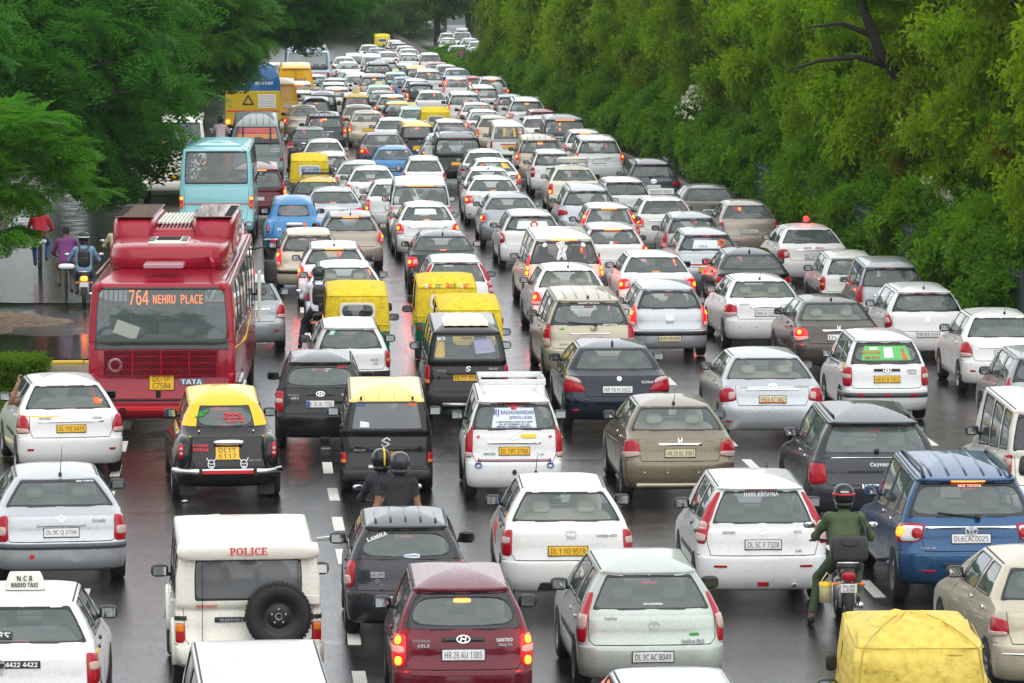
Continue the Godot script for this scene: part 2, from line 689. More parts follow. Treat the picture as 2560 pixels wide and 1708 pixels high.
func _ready():
	rng.seed = 7
	# camera
	var cam := Camera3D.new()
	cam.name = "camera"
	cam.fov = 8.96
	cam.near = 1.0
	cam.far = 2500.0
	add_child(cam)
	cam.position = Vector3(0, 8.45, 0)
	cam.rotation_degrees = Vector3(-5.12, -3.466, 0)
	cam.current = true
	# overcast sky
	var env := Environment.new()
	env.background_mode = Environment.BG_SKY
	var sm := ProceduralSkyMaterial.new()
	sm.sky_top_color = Color(0.87, 0.885, 0.90)
	sm.sky_horizon_color = Color(0.81, 0.825, 0.84)
	sm.sky_curve = 0.5
	sm.ground_bottom_color = Color(0.25, 0.25, 0.24)
	sm.ground_horizon_color = Color(0.55, 0.56, 0.56)
	sm.sun_angle_max = 0.0
	sm.energy_multiplier = 1.6
	var sky := Sky.new()
	sky.sky_material = sm
	env.sky = sky
	env.tonemap_mode = Environment.TONE_MAPPER_LINEAR
	env.tonemap_exposure = 1.5
	env.sdfgi_enabled = true
	env.ssao_enabled = true
	env.ssil_enabled = true
	env.fog_enabled = true
	env.fog_density = 0.0001
	env.fog_light_color = Color(0.80, 0.84, 0.86)
	var we := WorldEnvironment.new()
	we.name = "world"
	we.environment = env
	add_child(we)
	var sun := DirectionalLight3D.new()
	sun.name = "sun"
	sun.light_energy = 0.5
	sun.light_angular_distance = 95.0
	sun.light_color = Color(0.98, 0.99, 1.0)
	sun.shadow_enabled = true
	add_child(sun)
	sun.rotation_degrees = Vector3(-44, 16, 0)
	make_materials()
	build_ground()
	build_trees()
	build_traffic()
	build_specials()
	build_people()
	build_small()


func sheet(x0: float, x1: float, z0: float, z1: float, y: float) -> ArrayMesh:
	var mb := MB.new()
	var rows := []
	var n: int = maxi(2, int(absf(z1 - z0) / 20.0))
	for i in n + 1:
		var z := lerpf(z0, z1, float(i) / n)
		rows.append(PackedVector3Array([Vector3(x0, y, z), Vector3(x1, y, z)]))
	mb.grid(rows)
	return mb.done()


func blob_sheet(pts: Array, y: float) -> ArrayMesh:
	var mb := MB.new()
	var e := rounded(pts, 0.3, 3)
	e.append(e[0])
	var c := centre(pts)
	var row := PackedVector3Array()
	for p in e:
		row.append(Vector3(p.x, y, p.y))
	var area := 0.0
	for i in e.size() - 1:
		area += e[i].x * e[i + 1].y - e[i + 1].x * e[i].y
	mb.fan(row, Vector3(c.x, y, c.y), area > 0)
	return mb.done()


func build_ground():
	var earth := plain("earth", 0.15, 0.105, 0.07, 0.55)
	earth.albedo_texture = M_tex("earth")
	earth.normal_enabled = true
	earth.normal_texture = M_tex("asphalt_n")
	earth.normal_scale = 0.8
	earth.uv1_triplanar = true
	earth.uv1_world_triplanar = true
	earth.uv1_scale = Vector3(0.12, 0.12, 0.12)
	setting("ground", sheet(-220, 260, 40, -1400, -0.02), earth)
	var road := plain("road", 0.042, 0.039, 0.038, 0.19)
	road.albedo_texture = M_tex("asphalt")
	road.normal_enabled = true
	road.normal_texture = M_tex("asphalt_n")
	road.normal_scale = 0.12
	road.roughness_texture = M_tex("wet")
	road.detail_enabled = true
	road.detail_blend_mode = BaseMaterial3D.BLEND_MODE_MUL
	road.detail_albedo = M_tex("stain")
	road.detail_uv_layer = BaseMaterial3D.DETAIL_UV_2
	road.uv2_triplanar = true
	road.uv2_world_triplanar = true
	road.uv2_scale = Vector3(0.05, 0.05, 0.05)
	road.uv1_triplanar = true
	road.uv1_world_triplanar = true
	road.uv1_scale = Vector3(0.16, 0.16, 0.16)
	var mb := MB.new()
	var rows := []
	for i in 71:
		var z := 30.0 - i * 10.0
		var xl := -4.3
		if z < -86.0:
			xl = lerpf(-4.3, -7.4, smoothstep(-86.0, -104.0, z))
		rows.append(PackedVector3Array([Vector3(xl, 0, z), Vector3(4, 0.05, z), Vector3(median_x(z) - 0.12, 0, z)]))
	mb.grid(rows)
	setting("road", mb.done(), road)
	var fb := MB.new()
	var mb2 := MB.new()
	var frows := []
	var mrows := []
	for i in 71:
		var z := 30.0 - i * 10.0
		var x0 := lerpf(21.5, 15.3, clampf((-z - 150.0) / 190.0, 0.0, 1.0))
		frows.append(PackedVector3Array([Vector3(x0, 0, z), Vector3(x0 + 12.0, 0, z)]))
		mrows.append(PackedVector3Array([Vector3(median_x(z) + 0.08, 0.1, z), Vector3(x0 - 0.2, 0.1, z)]))
	fb.grid(frows)
	mb2.grid(mrows)
	setting("far_carriageway", fb.done(), road)
	# painted lane dashes
	var wp := plain("road_paint", 0.62, 0.61, 0.56, 0.5)
	wp.albedo_texture = M_tex("grime")
	wp.uv1_triplanar = true
	wp.uv1_world_triplanar = true
	wp.uv1_scale = Vector3(1.5, 1.5, 1.5)
	var dash := MB.new()
	dash.slab(Vector3(0, 0, 0), Vector3(0.16, 0.004, 1.55))
	var dm := dash.done()
	var lines := Node3D.new()
	lines.name = "lane_markings"
	add_child(lines)
	lines.set_meta("kind", "structure")
	for x in [-2.19, 1.28, 4.75, 8.22, 11.69]:
		for k in 36:
			var z := -46.3 - k * 3.5
			var yy: float = 0.05 * (x + 4.3) / 8.3 if x < 4 else 0.05 * (15.6 - x) / 11.6
			part("dash", dm, wp, lines, Transform3D(Basis(Vector3.UP, rng.randf_range(-0.01, 0.01)), Vector3(x + rng.randf_range(-0.02, 0.02), yy + 0.006, z)))
	# kerbs
	var kc := plain("kerb", 0.30, 0.29, 0.26, 0.6)
	kc.albedo_texture = M_tex("earth")
	kc.uv1_triplanar = true
	kc.uv1_world_triplanar = true
	var kstone := MB.new()
	kstone.box(Vector3(0, 0.06, 0), Vector3(0.18, 0.2, 0.98), 0.02)
	var km := kstone.done()
	var kr := Node3D.new()
	kr.name = "kerb"
	add_child(kr)
	kr.set_meta("kind", "structure")
	for k in 230:
		part("kerb_stone", km, kc, kr, Transform3D(Basis.IDENTITY, Vector3(median_x(-80.0 - k), rng.randf_range(-0.01, 0.01), -80.0 - k)))
	var ky := plain("kerb_yellow", 0.62, 0.40, 0.03, 0.55)
	var kl := Node3D.new()
	kl.name = "kerb"
	add_child(kl, true)
	kl.name = "kerb_001"
	kl.set_meta("kind", "structure")
	for k in 40:
		part("kerb_stone", km, ky if k % 2 else M.rubber, kl, Transform3D(Basis.IDENTITY, Vector3(-4.4, 0, -47.0 - k)))
	var q := Basis(Vector3.UP, PI / 2)
	for k in 7:
		part("kerb_stone", km, ky, kl, Transform3D(q, Vector3(-2.9 - k * 0.99, -0.1, -89.6 - k * 0.06)))
	# median strip with a low bank
	var soil := plain("median_soil", 0.06, 0.05, 0.03, 0.85)
	setting("median", mb2.done(), soil)
	# flooded shoulder
	var w1 := blob_sheet([Vector2(-3.0, -90.2), Vector2(-2.6, -93), Vector2(-3.3, -96.5), Vector2(-4.4, -95.6), Vector2(-5.6, -96.4), Vector2(-6.2, -93.0), Vector2(-5.0, -90.6)], 0.03)
	setting("puddle", w1, M.water)
	var w2 := blob_sheet([Vector2(-6.8, -105), Vector2(-2.6, -104.5), Vector2(-1.9, -112), Vector2(-2.4, -125), Vector2(-5, -131), Vector2(-7.5, -122), Vector2(-7.6, -112)], 0.034)
	var wt2: StandardMaterial3D = M.water.duplicate()
	wt2.resource_name = "rain_water"
	wt2.normal_scale = 0.5
	wt2.roughness = 0.1
	wt2.uv1_scale = Vector3(1.4, 1.4, 1.4)
	M["rain_water"] = wt2
	setting("puddle", w2, wt2)
	var sand := plain("wet_sand", 0.32, 0.22, 0.13, 0.75)
	sand.albedo_texture = M_tex("earth")
	sand.normal_enabled = true
	sand.normal_texture = M_tex("asphalt_n")
	sand.uv1_triplanar = true
	sand.uv1_world_triplanar = true
	sand.uv1_scale = Vector3(0.25, 0.25, 0.25)
	var sb := MB.new()
	var srows := []
	for i in 9:
		var r := PackedVector3Array()
		for j in 25:
			var an := TAU * j / 24
			var f := i / 8.0
			var rad := (1.0 - f) * (1.0 + 0.22 * sin(an * 3 + 1) + 0.16 * sin(an * 5 + 2) + 0.1 * sin(an * 11))
			r.append(Vector3(-5.9 + cos(an) * 1.5 * rad, 0.0 + 0.16 * (1 - pow(1 - f, 2)) + 0.015 * sin(an * 9 + i * 2), -99.6 - sin(an) * 3.2 * rad))
		srows.append(r)
	sb.grid(srows, true)
	setting("sand_bank", sb.done(), sand)


# ---------- cars ----------
const BASE := {"y0": 0.2, "yb": 0.6, "n": 3.4, "c": 0.32, "wbelt": 0.955, "wtop": 0.75, "ycowl": 0.97, "dcowl": 1.0, "dwt": 1.72, "lip": 0.0, "ddk": 0.05, "bstep": 0.03,
	"rw": [0.80, 0.84], "fr": 0.13, "rr": 0.3, "py": 0.78, "pw": 0.46, "ph": 0.115, "wr": 0.29, "dw": 0.72, "fw": 0.78, "spare": 0, "hatch": true, "hmsl": 0, "mirror": "blk"}

# L length, W width, H height, yb bumper top, ydk tailgate shoulder, ybelt/dgb foot of the rear glass, ygt/dgt its top, apex roof crown from the rear, sw side windows [bottom0, bottom1, top0, top1] from the rear, l lamp outline, l2 lens, lit spots
const MODELS := {
	"tall_hatch": {"L": 3.56, "W": 1.53, "H": 1.58, "ydk": 0.99, "ybelt": 1.03, "dgb": 0.09, "ygt": 1.43, "dgt": 0.38, "lip": 0.05, "apex": 1.35, "dcowl": 0.8, "dwt": 1.35, "rw": [0.9, 0.92], "fr": 0.17, "rr": 0.42, "sw": [[0.42, 1.12, 0.62, 1.15], [1.22, 2.05, 1.24, 1.95]], "l": [[0.8, 0.65], [1.02, 0.65], [1.05, 0.98], [0.87, 1.0]], "l2": [[0.83, 0.79], [1.02, 0.79], [1.03, 0.87], [0.85, 0.87]], "lit": [[0.93, 0.93], [0.91, 0.71]], "py": 0.78, "garnish": [0.32, 0.945, 0.045], "wtop": 0.7, "wbelt": 0.935},
	"round_hatch": {"L": 3.43, "W": 1.49, "H": 1.48, "ydk": 0.93, "ybelt": 0.97, "dgb": 0.12, "ygt": 1.33, "dgt": 0.42, "lip": 0.05, "apex": 1.3, "dcowl": 0.85, "dwt": 1.45, "rw": [0.9, 0.9], "fr": 0.15, "rr": 0.45, "sw": [[0.45, 1.1, 0.66, 1.12], [1.2, 2.0, 1.22, 1.9]], "l": [[0.86, 0.66], [1.02, 0.62], [1.16, 0.74], [1.12, 0.95], [0.9, 0.97]], "l2": [[0.9, 0.69], [1.03, 0.67], [1.08, 0.78], [0.93, 0.8]], "lit": [[0.98, 0.86]], "py": 0.5, "ribs": 5, "wtop": 0.7, "wbelt": 0.935},
	"small_hatch": {"L": 3.5, "W": 1.48, "H": 1.46, "yb": 0.55, "ydk": 0.9, "ybelt": 0.94, "dgb": 0.14, "ygt": 1.3, "dgt": 0.44, "lip": 0.03, "apex": 1.3, "dcowl": 0.9, "dwt": 1.5, "rw": [0.86, 0.84], "fr": 0.06, "rr": 0.4, "sw": [[0.5, 1.1, 0.68, 1.12], [1.2, 2.0, 1.22, 1.9]], "l": [[0.87, 0.6], [1.0, 0.58], [1.1, 0.62], [1.06, 0.9], [0.93, 0.92]], "l2": [[0.9, 0.7], [1.05, 0.7], [1.05, 0.76], [0.91, 0.76]], "lit": [[0.97, 0.83]], "py": 0.47, "wtop": 0.7, "wbelt": 0.935},
	"tall_wagon": {"L": 3.6, "W": 1.48, "H": 1.68, "ydk": 1.04, "ybelt": 1.08, "dgb": 0.08, "ygt": 1.5, "dgt": 0.24, "lip": 0.08, "apex": 1.3, "dcowl": 0.75, "dwt": 1.2, "wtop": 0.76, "n": 4.2, "rw": [0.93, 0.94], "fr": 0.12, "rr": 0.25, "sw": [[0.36, 1.1, 0.48, 1.12], [1.2, 2.1, 1.22, 2.0]], "l": [[0.85, 0.68], [1.02, 0.66], [1.05, 1.02], [0.95, 1.16], [0.9, 1.15]], "l2": [[0.86, 0.69], [1.0, 0.68], [1.01, 0.75], [0.86, 0.76]], "lit": [[0.95, 0.92]], "py": 0.78, "chrome": [0.55, 0.91, 0.045], "hmsl": 1, "wbelt": 0.95},
	"tall_lamp_hatch": {"L": 3.72, "W": 1.68, "H": 1.6, "yb": 0.64, "ydk": 1.0, "ybelt": 1.05, "dgb": 0.1, "ygt": 1.47, "dgt": 0.36, "lip": 0.06, "apex": 1.4, "dcowl": 0.85, "dwt": 1.4, "rw": [0.83, 0.82], "fr": 0.05, "rr": 0.12, "sw": [[0.5, 1.15, 0.72, 1.18], [1.26, 2.1, 1.28, 2.0]], "l": [[0.86, 0.8], [0.99, 0.8], [1.13, 0.92], [1.08, 1.18], [0.97, 1.44], [0.87, 1.44]], "l2": [[0.9, 0.98], [1.03, 0.98], [1.03, 1.08], [0.9, 1.08]], "l3": [[0.88, 0.83], [1.0, 0.84], [1.04, 0.93], [0.89, 0.93]], "lit": [[0.94, 1.25]], "py": 0.8, "hmsl": 1, "wtop": 0.67, "wbelt": 0.93},
	"slim_lamp_hatch": {"L": 3.67, "W": 1.66, "H": 1.49, "yb": 0.58, "ydk": 0.93, "ybelt": 0.97, "dgb": 0.14, "ygt": 1.35, "dgt": 0.46, "lip": 0.03, "apex": 1.4, "dcowl": 0.9, "dwt": 1.5, "rw": [0.86, 0.84], "fr": 0.05, "rr": 0.12, "sw": [[0.62, 1.14, 0.86, 1.16], [1.25, 2.1, 1.27, 2.0]], "l": [[0.885, 0.62], [1.0, 0.62], [1.07, 0.66], [1.03, 1.15], [0.91, 1.16]], "l2": [[0.9, 0.76], [1.02, 0.76], [1.01, 0.92], [0.91, 0.92]], "lit": [[0.95, 1.02]], "py": 0.47, "wtop": 0.67, "wbelt": 0.93},
	"swift_hatch": {"L": 3.85, "W": 1.69, "H": 1.53, "ydk": 0.96, "ybelt": 1.0, "dgb": 0.16, "ygt": 1.38, "dgt": 0.44, "lip": 0.06, "apex": 1.45, "dcowl": 0.9, "dwt": 1.5, "rw": [0.92, 0.93], "fr": 0.14, "rr": 0.4, "sw": [[0.68, 1.2, 0.78, 1.22], [1.3, 2.15, 1.32, 2.05]], "l": [[0.84, 0.72], [1.04, 0.66], [1.18, 0.8], [1.08, 0.98], [0.98, 0.98]], "l2": [[0.9, 0.8], [1.02, 0.76], [1.08, 0.88], [0.96, 0.9]], "lit": [[0.98, 0.74]], "py": 0.56, "hmsl": 1, "wtop": 0.67, "wbelt": 0.93},
	"compact_hatch": {"L": 3.57, "W": 1.6, "H": 1.55, "yb": 0.58, "ydk": 0.97, "ybelt": 1.01, "dgb": 0.1, "ygt": 1.4, "dgt": 0.36, "lip": 0.04, "apex": 1.35, "dcowl": 0.8, "dwt": 1.4, "rw": [0.9, 0.9], "fr": 0.16, "rr": 0.35, "sw": [[0.5, 1.12, 0.66, 1.14], [1.22, 2.05, 1.24, 1.95]], "l": [[0.84, 0.68], [1.0, 0.64], [1.14, 0.72], [1.06, 1.08], [0.95, 1.1]], "l2": [[0.88, 0.68], [1.04, 0.67], [1.05, 0.76], [0.9, 0.77]], "lit": [[0.98, 0.94]], "py": 0.42, "strip": [0.53, 0.09], "wtop": 0.7, "wbelt": 0.935},
	"arch_hatch": {"L": 3.94, "W": 1.71, "H": 1.5, "ydk": 0.96, "ybelt": 1.0, "dgb": 0.2, "ygt": 1.36, "dgt": 0.5, "lip": 0.06, "apex": 1.5, "dcowl": 0.9, "dwt": 1.55, "rw": [0.88, 0.88], "fr": 0.08, "rr": 0.4, "sw": [[0.7, 1.2, 0.84, 1.22], [1.3, 2.15, 1.32, 2.05]], "l": [[0.82, 0.72], [1.0, 0.68], [1.16, 0.78], [1.08, 1.02], [0.94, 1.0]], "l2": [[0.9, 0.73], [1.04, 0.72], [1.06, 0.8], [0.92, 0.82]], "lit": [[0.97, 0.88]], "py": 0.5, "hmsl": 1, "wtop": 0.67, "wbelt": 0.93},
	"short_sedan": {"L": 4.0, "W": 1.69, "H": 1.53, "yb": 0.63, "ydk": 1.0, "ybelt": 1.05, "dgb": 0.42, "ygt": 1.42, "dgt": 0.86, "apex": 1.75, "dcowl": 0.9, "dwt": 1.55, "rw": [0.9, 0.88], "fr": 0.07, "rr": 0.12, "sw": [[0.98, 1.5, 1.06, 1.5], [1.6, 2.4, 1.6, 2.25]], "l": [[0.75, 0.72], [1.0, 0.7], [1.13, 0.74], [1.04, 1.0], [0.93, 1.0]], "l2": [[0.77, 0.73], [1.02, 0.715], [1.05, 0.79], [0.82, 0.8]], "lit": [[0.95, 0.88]], "py": 0.79, "chrome": [0.64, 0.905, 0.03], "hatch": false, "refl": [0.78, 0.46], "wtop": 0.66, "wbelt": 0.92},
	"long_boot_sedan": {"L": 4.4, "W": 1.7, "H": 1.48, "yb": 0.62, "ydk": 0.98, "ybelt": 1.04, "dgb": 0.5, "ygt": 1.38, "dgt": 1.02, "apex": 1.95, "dcowl": 0.95, "dwt": 1.75, "rw": [0.91, 0.9], "fr": 0.07, "rr": 0.14, "sw": [[1.02, 1.66, 1.24, 1.68], [1.76, 2.65, 1.78, 2.45]], "l": [[0.71, 0.73], [0.97, 0.68], [1.1, 0.72], [1.1, 0.9], [0.93, 0.96], [0.74, 0.9]], "l2": [[0.72, 0.72], [0.96, 0.685], [1.04, 0.71], [1.04, 0.77], [0.72, 0.79]], "lit": [[0.92, 0.86]], "py": 0.76, "chrome": [0.4, 0.895, 0.04], "hatch": false, "wtop": 0.66, "wbelt": 0.92},
	"notch_sedan": {"L": 3.99, "W": 1.68, "H": 1.54, "yb": 0.6, "ydk": 1.0, "ybelt": 1.06, "dgb": 0.36, "ygt": 1.42, "dgt": 0.82, "apex": 1.7, "dcowl": 0.95, "dwt": 1.6, "rw": [0.91, 0.88], "fr": 0.06, "rr": 0.14, "sw": [[0.98, 1.52, 1.12, 1.54], [1.62, 2.45, 1.64, 2.3]], "l": [[0.84, 0.66], [1.0, 0.68], [1.12, 0.78], [1.05, 0.98], [0.9, 1.0]], "l2": [[0.89, 0.82], [1.03, 0.82], [1.04, 0.9], [0.89, 0.91]], "lit": [[0.94, 0.74]], "py": 0.74, "pw": 0.5, "hatch": false, "wtop": 0.66, "wbelt": 0.92},
	"fastback": {"L": 4.5, "W": 1.73, "H": 1.43, "yb": 0.58, "ydk": 0.95, "ybelt": 1.0, "dgb": 0.45, "ygt": 1.32, "dgt": 1.1, "apex": 2.0, "dcowl": 1.0, "dwt": 1.85, "rw": [0.91, 0.85], "fr": 0.12, "rr": 0.12, "sw": [[1.15, 1.72, 1.35, 1.74], [1.82, 2.7, 1.84, 2.5]], "l": [[0.8, 0.6], [1.02, 0.6], [1.1, 0.64], [1.06, 0.9], [0.88, 0.94], [0.84, 0.9]], "l2": [[0.84, 0.68], [1.0, 0.68], [1.0, 0.78], [0.85, 0.8]], "lit": [[0.93, 0.85]], "py": 0.72, "strip": [0.54, 0.075], "hatch": false, "wtop": 0.66, "wbelt": 0.92},
	"saloon": {"L": 4.55, "W": 1.76, "H": 1.47, "yb": 0.62, "ydk": 0.98, "ybelt": 1.03, "dgb": 0.48, "ygt": 1.37, "dgt": 1.04, "apex": 2.0, "dcowl": 1.0, "dwt": 1.85, "rw": [0.92, 0.9], "fr": 0.06, "rr": 0.12, "sw": [[1.05, 1.72, 1.3, 1.74], [1.82, 2.7, 1.84, 2.5]], "l": [[0.68, 0.72], [0.98, 0.67], [1.14, 0.73], [1.1, 0.9], [0.8, 0.93]], "l2": [[0.73, 0.75], [0.85, 0.73], [0.86, 0.86], [0.75, 0.87]], "lit": [[0.94, 0.8]], "py": 0.74, "chrome": [0.53, 0.905, 0.025], "hatch": false, "refl": [0.86, 0.36], "wtop": 0.66, "wbelt": 0.92},
	"wide_lamp_saloon": {"L": 4.8, "W": 1.85, "H": 1.46, "yb": 0.6, "ydk": 0.98, "ybelt": 1.02, "dgb": 0.6, "ygt": 1.37, "dgt": 1.15, "apex": 2.1, "dcowl": 1.1, "dwt": 2.0, "rw": [0.86, 0.84], "fr": 0.07, "rr": 0.14, "sw": [[1.2, 1.85, 1.42, 1.87], [1.95, 2.85, 1.97, 2.65]], "l": [[0.6, 0.71], [0.98, 0.69], [1.14, 0.74], [1.04, 0.95], [0.9, 0.96], [0.64, 0.78]], "l2": [[0.66, 0.84], [0.9, 0.9], [1.04, 0.91], [1.03, 0.95], [0.86, 0.96]], "lit": [[0.9, 0.8]], "py": 0.74, "pw": 0.52, "hatch": false, "refl": [0.8, 0.38], "wtop": 0.66, "wbelt": 0.92},
	"arch_saloon": {"L": 4.56, "W": 1.73, "H": 1.49, "yb": 0.62, "ydk": 1.0, "ybelt": 1.05, "dgb": 0.5, "ygt": 1.37, "dgt": 1.1, "apex": 2.05, "dcowl": 1.0, "dwt": 1.85, "n": 3.0, "rw": [0.9, 0.86], "fr": 0.08, "rr": 0.2, "sw": [[0.98, 1.75, 1.3, 1.77], [1.85, 2.75, 1.87, 2.5]], "l": [[0.8, 0.74], [1.0, 0.7], [1.16, 0.72], [1.14, 0.86], [1.0, 0.93], [0.84, 0.9]], "l2": [[0.83, 0.735], [1.0, 0.705], [1.1, 0.72], [1.05, 0.76], [0.84, 0.78]], "lit": [[0.97, 0.85]], "py": 0.8, "hatch": false, "wtop": 0.66, "wbelt": 0.92},
	"people_carrier": {"L": 4.56, "W": 1.77, "H": 1.75, "yb": 0.66, "ydk": 1.06, "ybelt": 1.1, "dgb": 0.1, "ygt": 1.56, "dgt": 0.42, "lip": 0.05, "apex": 1.9, "dcowl": 0.95, "dwt": 1.6, "wtop": 0.72, "rw": [0.93, 0.92], "fr": 0.15, "rr": 0.3, "sw": [[0.5, 1.05, 0.68, 1.07], [1.15, 1.9, 1.17, 1.9], [2.0, 2.9, 2.0, 2.75]], "l": [[0.86, 0.72], [1.02, 0.7], [1.06, 0.98], [0.99, 1.16], [0.91, 1.14]], "l2": [[0.865, 0.72], [1.01, 0.71], [1.03, 0.85], [0.88, 0.87]], "lit": [[0.96, 1.0]], "py": 0.83, "chrome": [0.46, 0.96, 0.025], "ribs": 5, "wr": 0.32, "wbelt": 0.945},
	"big_suv": {"L": 4.7, "W": 1.84, "H": 1.8, "yb": 0.72, "ydk": 1.1, "ybelt": 1.15, "dgb": 0.12, "ygt": 1.6, "dgt": 0.4, "lip": 0.09, "apex": 2.0, "dcowl": 1.2, "dwt": 1.9, "wtop": 0.71, "y0": 0.3, "rw": [0.93, 0.92], "fr": 0.12, "rr": 0.25, "sw": [[0.42, 0.98, 0.62, 1.0], [1.1, 1.85, 1.12, 1.85], [1.95, 2.8, 1.95, 2.65]], "l": [[0.68, 0.86], [0.98, 0.84], [1.08, 0.86], [1.06, 1.06], [0.88, 1.09], [0.66, 1.08]], "l2": [[0.7, 0.875], [0.97, 0.855], [0.96, 1.06], [0.69, 1.06]], "lit": [[0.96, 0.98]], "py": 0.9, "pw": 0.5, "chrome": [0.66, 1.04, 0.035], "ribs": 5, "wr": 0.38, "rails": 1, "mirror": "paint", "wbelt": 0.93},
	"sport_suv": {"L": 4.8, "W": 1.93, "H": 1.7, "yb": 0.66, "ydk": 1.06, "ybelt": 1.11, "dgb": 0.14, "ygt": 1.52, "dgt": 0.5, "lip": 0.12, "apex": 2.0, "dcowl": 1.2, "dwt": 2.0, "wtop": 0.68, "y0": 0.26, "rw": [0.88, 0.9], "fr": 0.06, "rr": 0.12, "sw": [[0.72, 1.05, 0.92, 1.08], [1.14, 1.85, 1.17, 1.85], [1.93, 2.85, 1.93, 2.65]], "l": [[0.76, 0.7], [1.0, 0.68], [1.1, 0.72], [1.08, 0.98], [0.8, 0.99]], "l2": [], "lit": [[0.94, 0.85]], "py": 0.66, "chrome": [0.74, 1.065, 0.018], "wr": 0.37, "mirror": "paint", "wbelt": 0.92},
	"box_suv": {"L": 4.45, "W": 1.78, "H": 1.95, "yb": 0.68, "ydk": 1.12, "ybelt": 1.18, "dgb": 0.05, "ygt": 1.74, "dgt": 0.2, "lip": 0.02, "apex": 1.8, "dcowl": 1.15, "dwt": 1.65, "wtop": 0.84, "n": 5.0, "c": 0.24, "y0": 0.32, "rw": [0.94, 0.93], "fr": 0.10, "rr": 0.15, "sw": [[0.35, 0.95, 0.42, 0.95], [1.08, 1.75, 1.08, 1.75], [1.86, 2.65, 1.86, 2.5]], "l": [[0.92, 0.78], [1.0, 0.78], [1.1, 0.8], [1.1, 1.14], [0.93, 1.14]], "l2": [[0.93, 0.98], [1.05, 0.98], [1.06, 1.08], [0.93, 1.08]], "lit": [[0.98, 0.88]], "py": 0.86, "wr": 0.37, "hmsl": 1},
	"tall_mpv": {"L": 4.5, "W": 1.85, "H": 1.88, "yb": 0.66, "ydk": 1.02, "ybelt": 1.08, "dgb": 0.06, "ygt": 1.66, "dgt": 0.3, "lip": 0.03, "apex": 1.85, "dcowl": 1.05, "dwt": 1.6, "wtop": 0.74, "n": 4.2, "y0": 0.28, "rw": [0.94, 0.93], "fr": 0.14, "rr": 0.2, "sw": [[0.36, 0.98, 0.5, 1.0], [1.1, 1.85, 1.12, 1.85], [1.96, 2.8, 1.96, 2.65]], "l": [[0.88, 0.72], [1.02, 0.7], [1.05, 1.0], [1.0, 1.34], [0.95, 1.3]], "l2": [[0.885, 0.725], [1.01, 0.71], [1.02, 0.82], [0.89, 0.84]], "lit": [[0.96, 1.02], [0.95, 0.9]], "py": 0.8, "wr": 0.35, "hmsl": 1, "wbelt": 0.95},
	"jeep_wagon": {"L": 4.1, "W": 1.66, "H": 1.88, "yb": 0.62, "ydk": 1.06, "ybelt": 1.12, "dgb": 0.03, "ygt": 1.62, "dgt": 0.09, "lip": 0.05, "apex": 1.5, "dcowl": 1.45, "dwt": 1.7, "wtop": 0.93, "wbelt": 0.985, "n": 7.0, "c": 0.16, "y0": 0.36, "rw": [0.73, 0.76], "fr": 0.06, "rr": 0.12, "sw": [[0.25, 0.85, 0.3, 0.85], [0.98, 1.55, 0.98, 1.55], [1.66, 2.35, 1.66, 2.25]], "l": [[0.86, 0.66], [0.985, 0.66], [0.985, 0.88], [0.86, 0.88]], "l2": [[0.87, 0.78], [0.98, 0.78], [0.98, 0.87], [0.87, 0.87]], "lit": [], "py": 0.42, "ribs": 6, "wr": 0.36, "spare": 1},
	"micro_van": {"L": 3.37, "W": 1.42, "H": 1.66, "yb": 0.42, "ydk": 0.95, "ybelt": 1.0, "dgb": 0.03, "ygt": 1.46, "dgt": 0.16, "lip": 0.0, "apex": 1.4, "dcowl": 0.22, "dwt": 0.6, "ycowl": 0.98, "wtop": 0.82, "wbelt": 0.975, "n": 5.0, "c": 0.2, "rw": [0.80, 0.80], "fr": 0.05, "rr": 0.1, "sw": [[0.3, 1.0, 0.36, 1.0], [1.1, 1.75, 1.1, 1.75], [1.85, 2.6, 1.85, 2.5]], "l": [[0.885, 0.50], [0.99, 0.50], [1.02, 0.66], [0.885, 0.66]], "l2": [[0.89, 0.50], [0.985, 0.50], [0.99, 0.555], [0.89, 0.555]], "lit": [], "py": 0.60, "pw": 0.34, "ph": 0.17, "hinges": 1},
	"cab_van": {"L": 3.68, "W": 1.48, "H": 1.8, "yb": 0.5, "ydk": 1.02, "ybelt": 1.07, "dgb": 0.04, "ygt": 1.55, "dgt": 0.17, "lip": 0.02, "apex": 1.5, "dcowl": 0.5, "dwt": 0.95, "ycowl": 1.05, "wtop": 0.82, "wbelt": 0.965, "n": 4.8, "c": 0.22, "rw": [0.86, 0.87], "fr": 0.05, "rr": 0.12, "sw": [[0.3, 1.0, 0.38, 1.0], [1.1, 1.85, 1.1, 1.85], [1.95, 2.75, 1.95, 2.6]], "l": [[0.90, 0.66], [1.0, 0.66], [1.05, 0.98], [0.93, 1.0]], "l2": [[0.905, 0.67], [1.0, 0.67], [1.01, 0.74], [0.91, 0.74]], "lit": [[0.96, 0.88]], "py": 0.77, "pw": 0.5},
	"old_saloon": {"L": 4.3, "W": 1.66, "H": 1.6, "yb": 0.5, "ydk": 0.96, "ybelt": 1.06, "dgb": 0.66, "ygt": 1.38, "dgt": 0.98, "ddk": 0.2, "apex": 1.9, "dcowl": 1.05, "dwt": 1.6, "wtop": 0.66, "wbelt": 0.82, "n": 2.7, "c": 0.5, "rw": [0.66, 0.68], "fr": 0.05, "rr": 0.4, "sw": [[1.05, 1.65, 1.2, 1.66], [1.76, 2.5, 1.77, 2.35]], "l": [[0.905, 0.66], [0.955, 0.655], [0.965, 0.9], [0.93, 0.93], [0.91, 0.9]], "l2": [[0.92, 0.78], [0.95, 0.78], [0.95, 0.88], [0.92, 0.88]], "lit": [[0.94, 0.73]], "py": 0.72, "pw": 0.36, "ph": 0.2, "hatch": false, "bstep": 0.0},
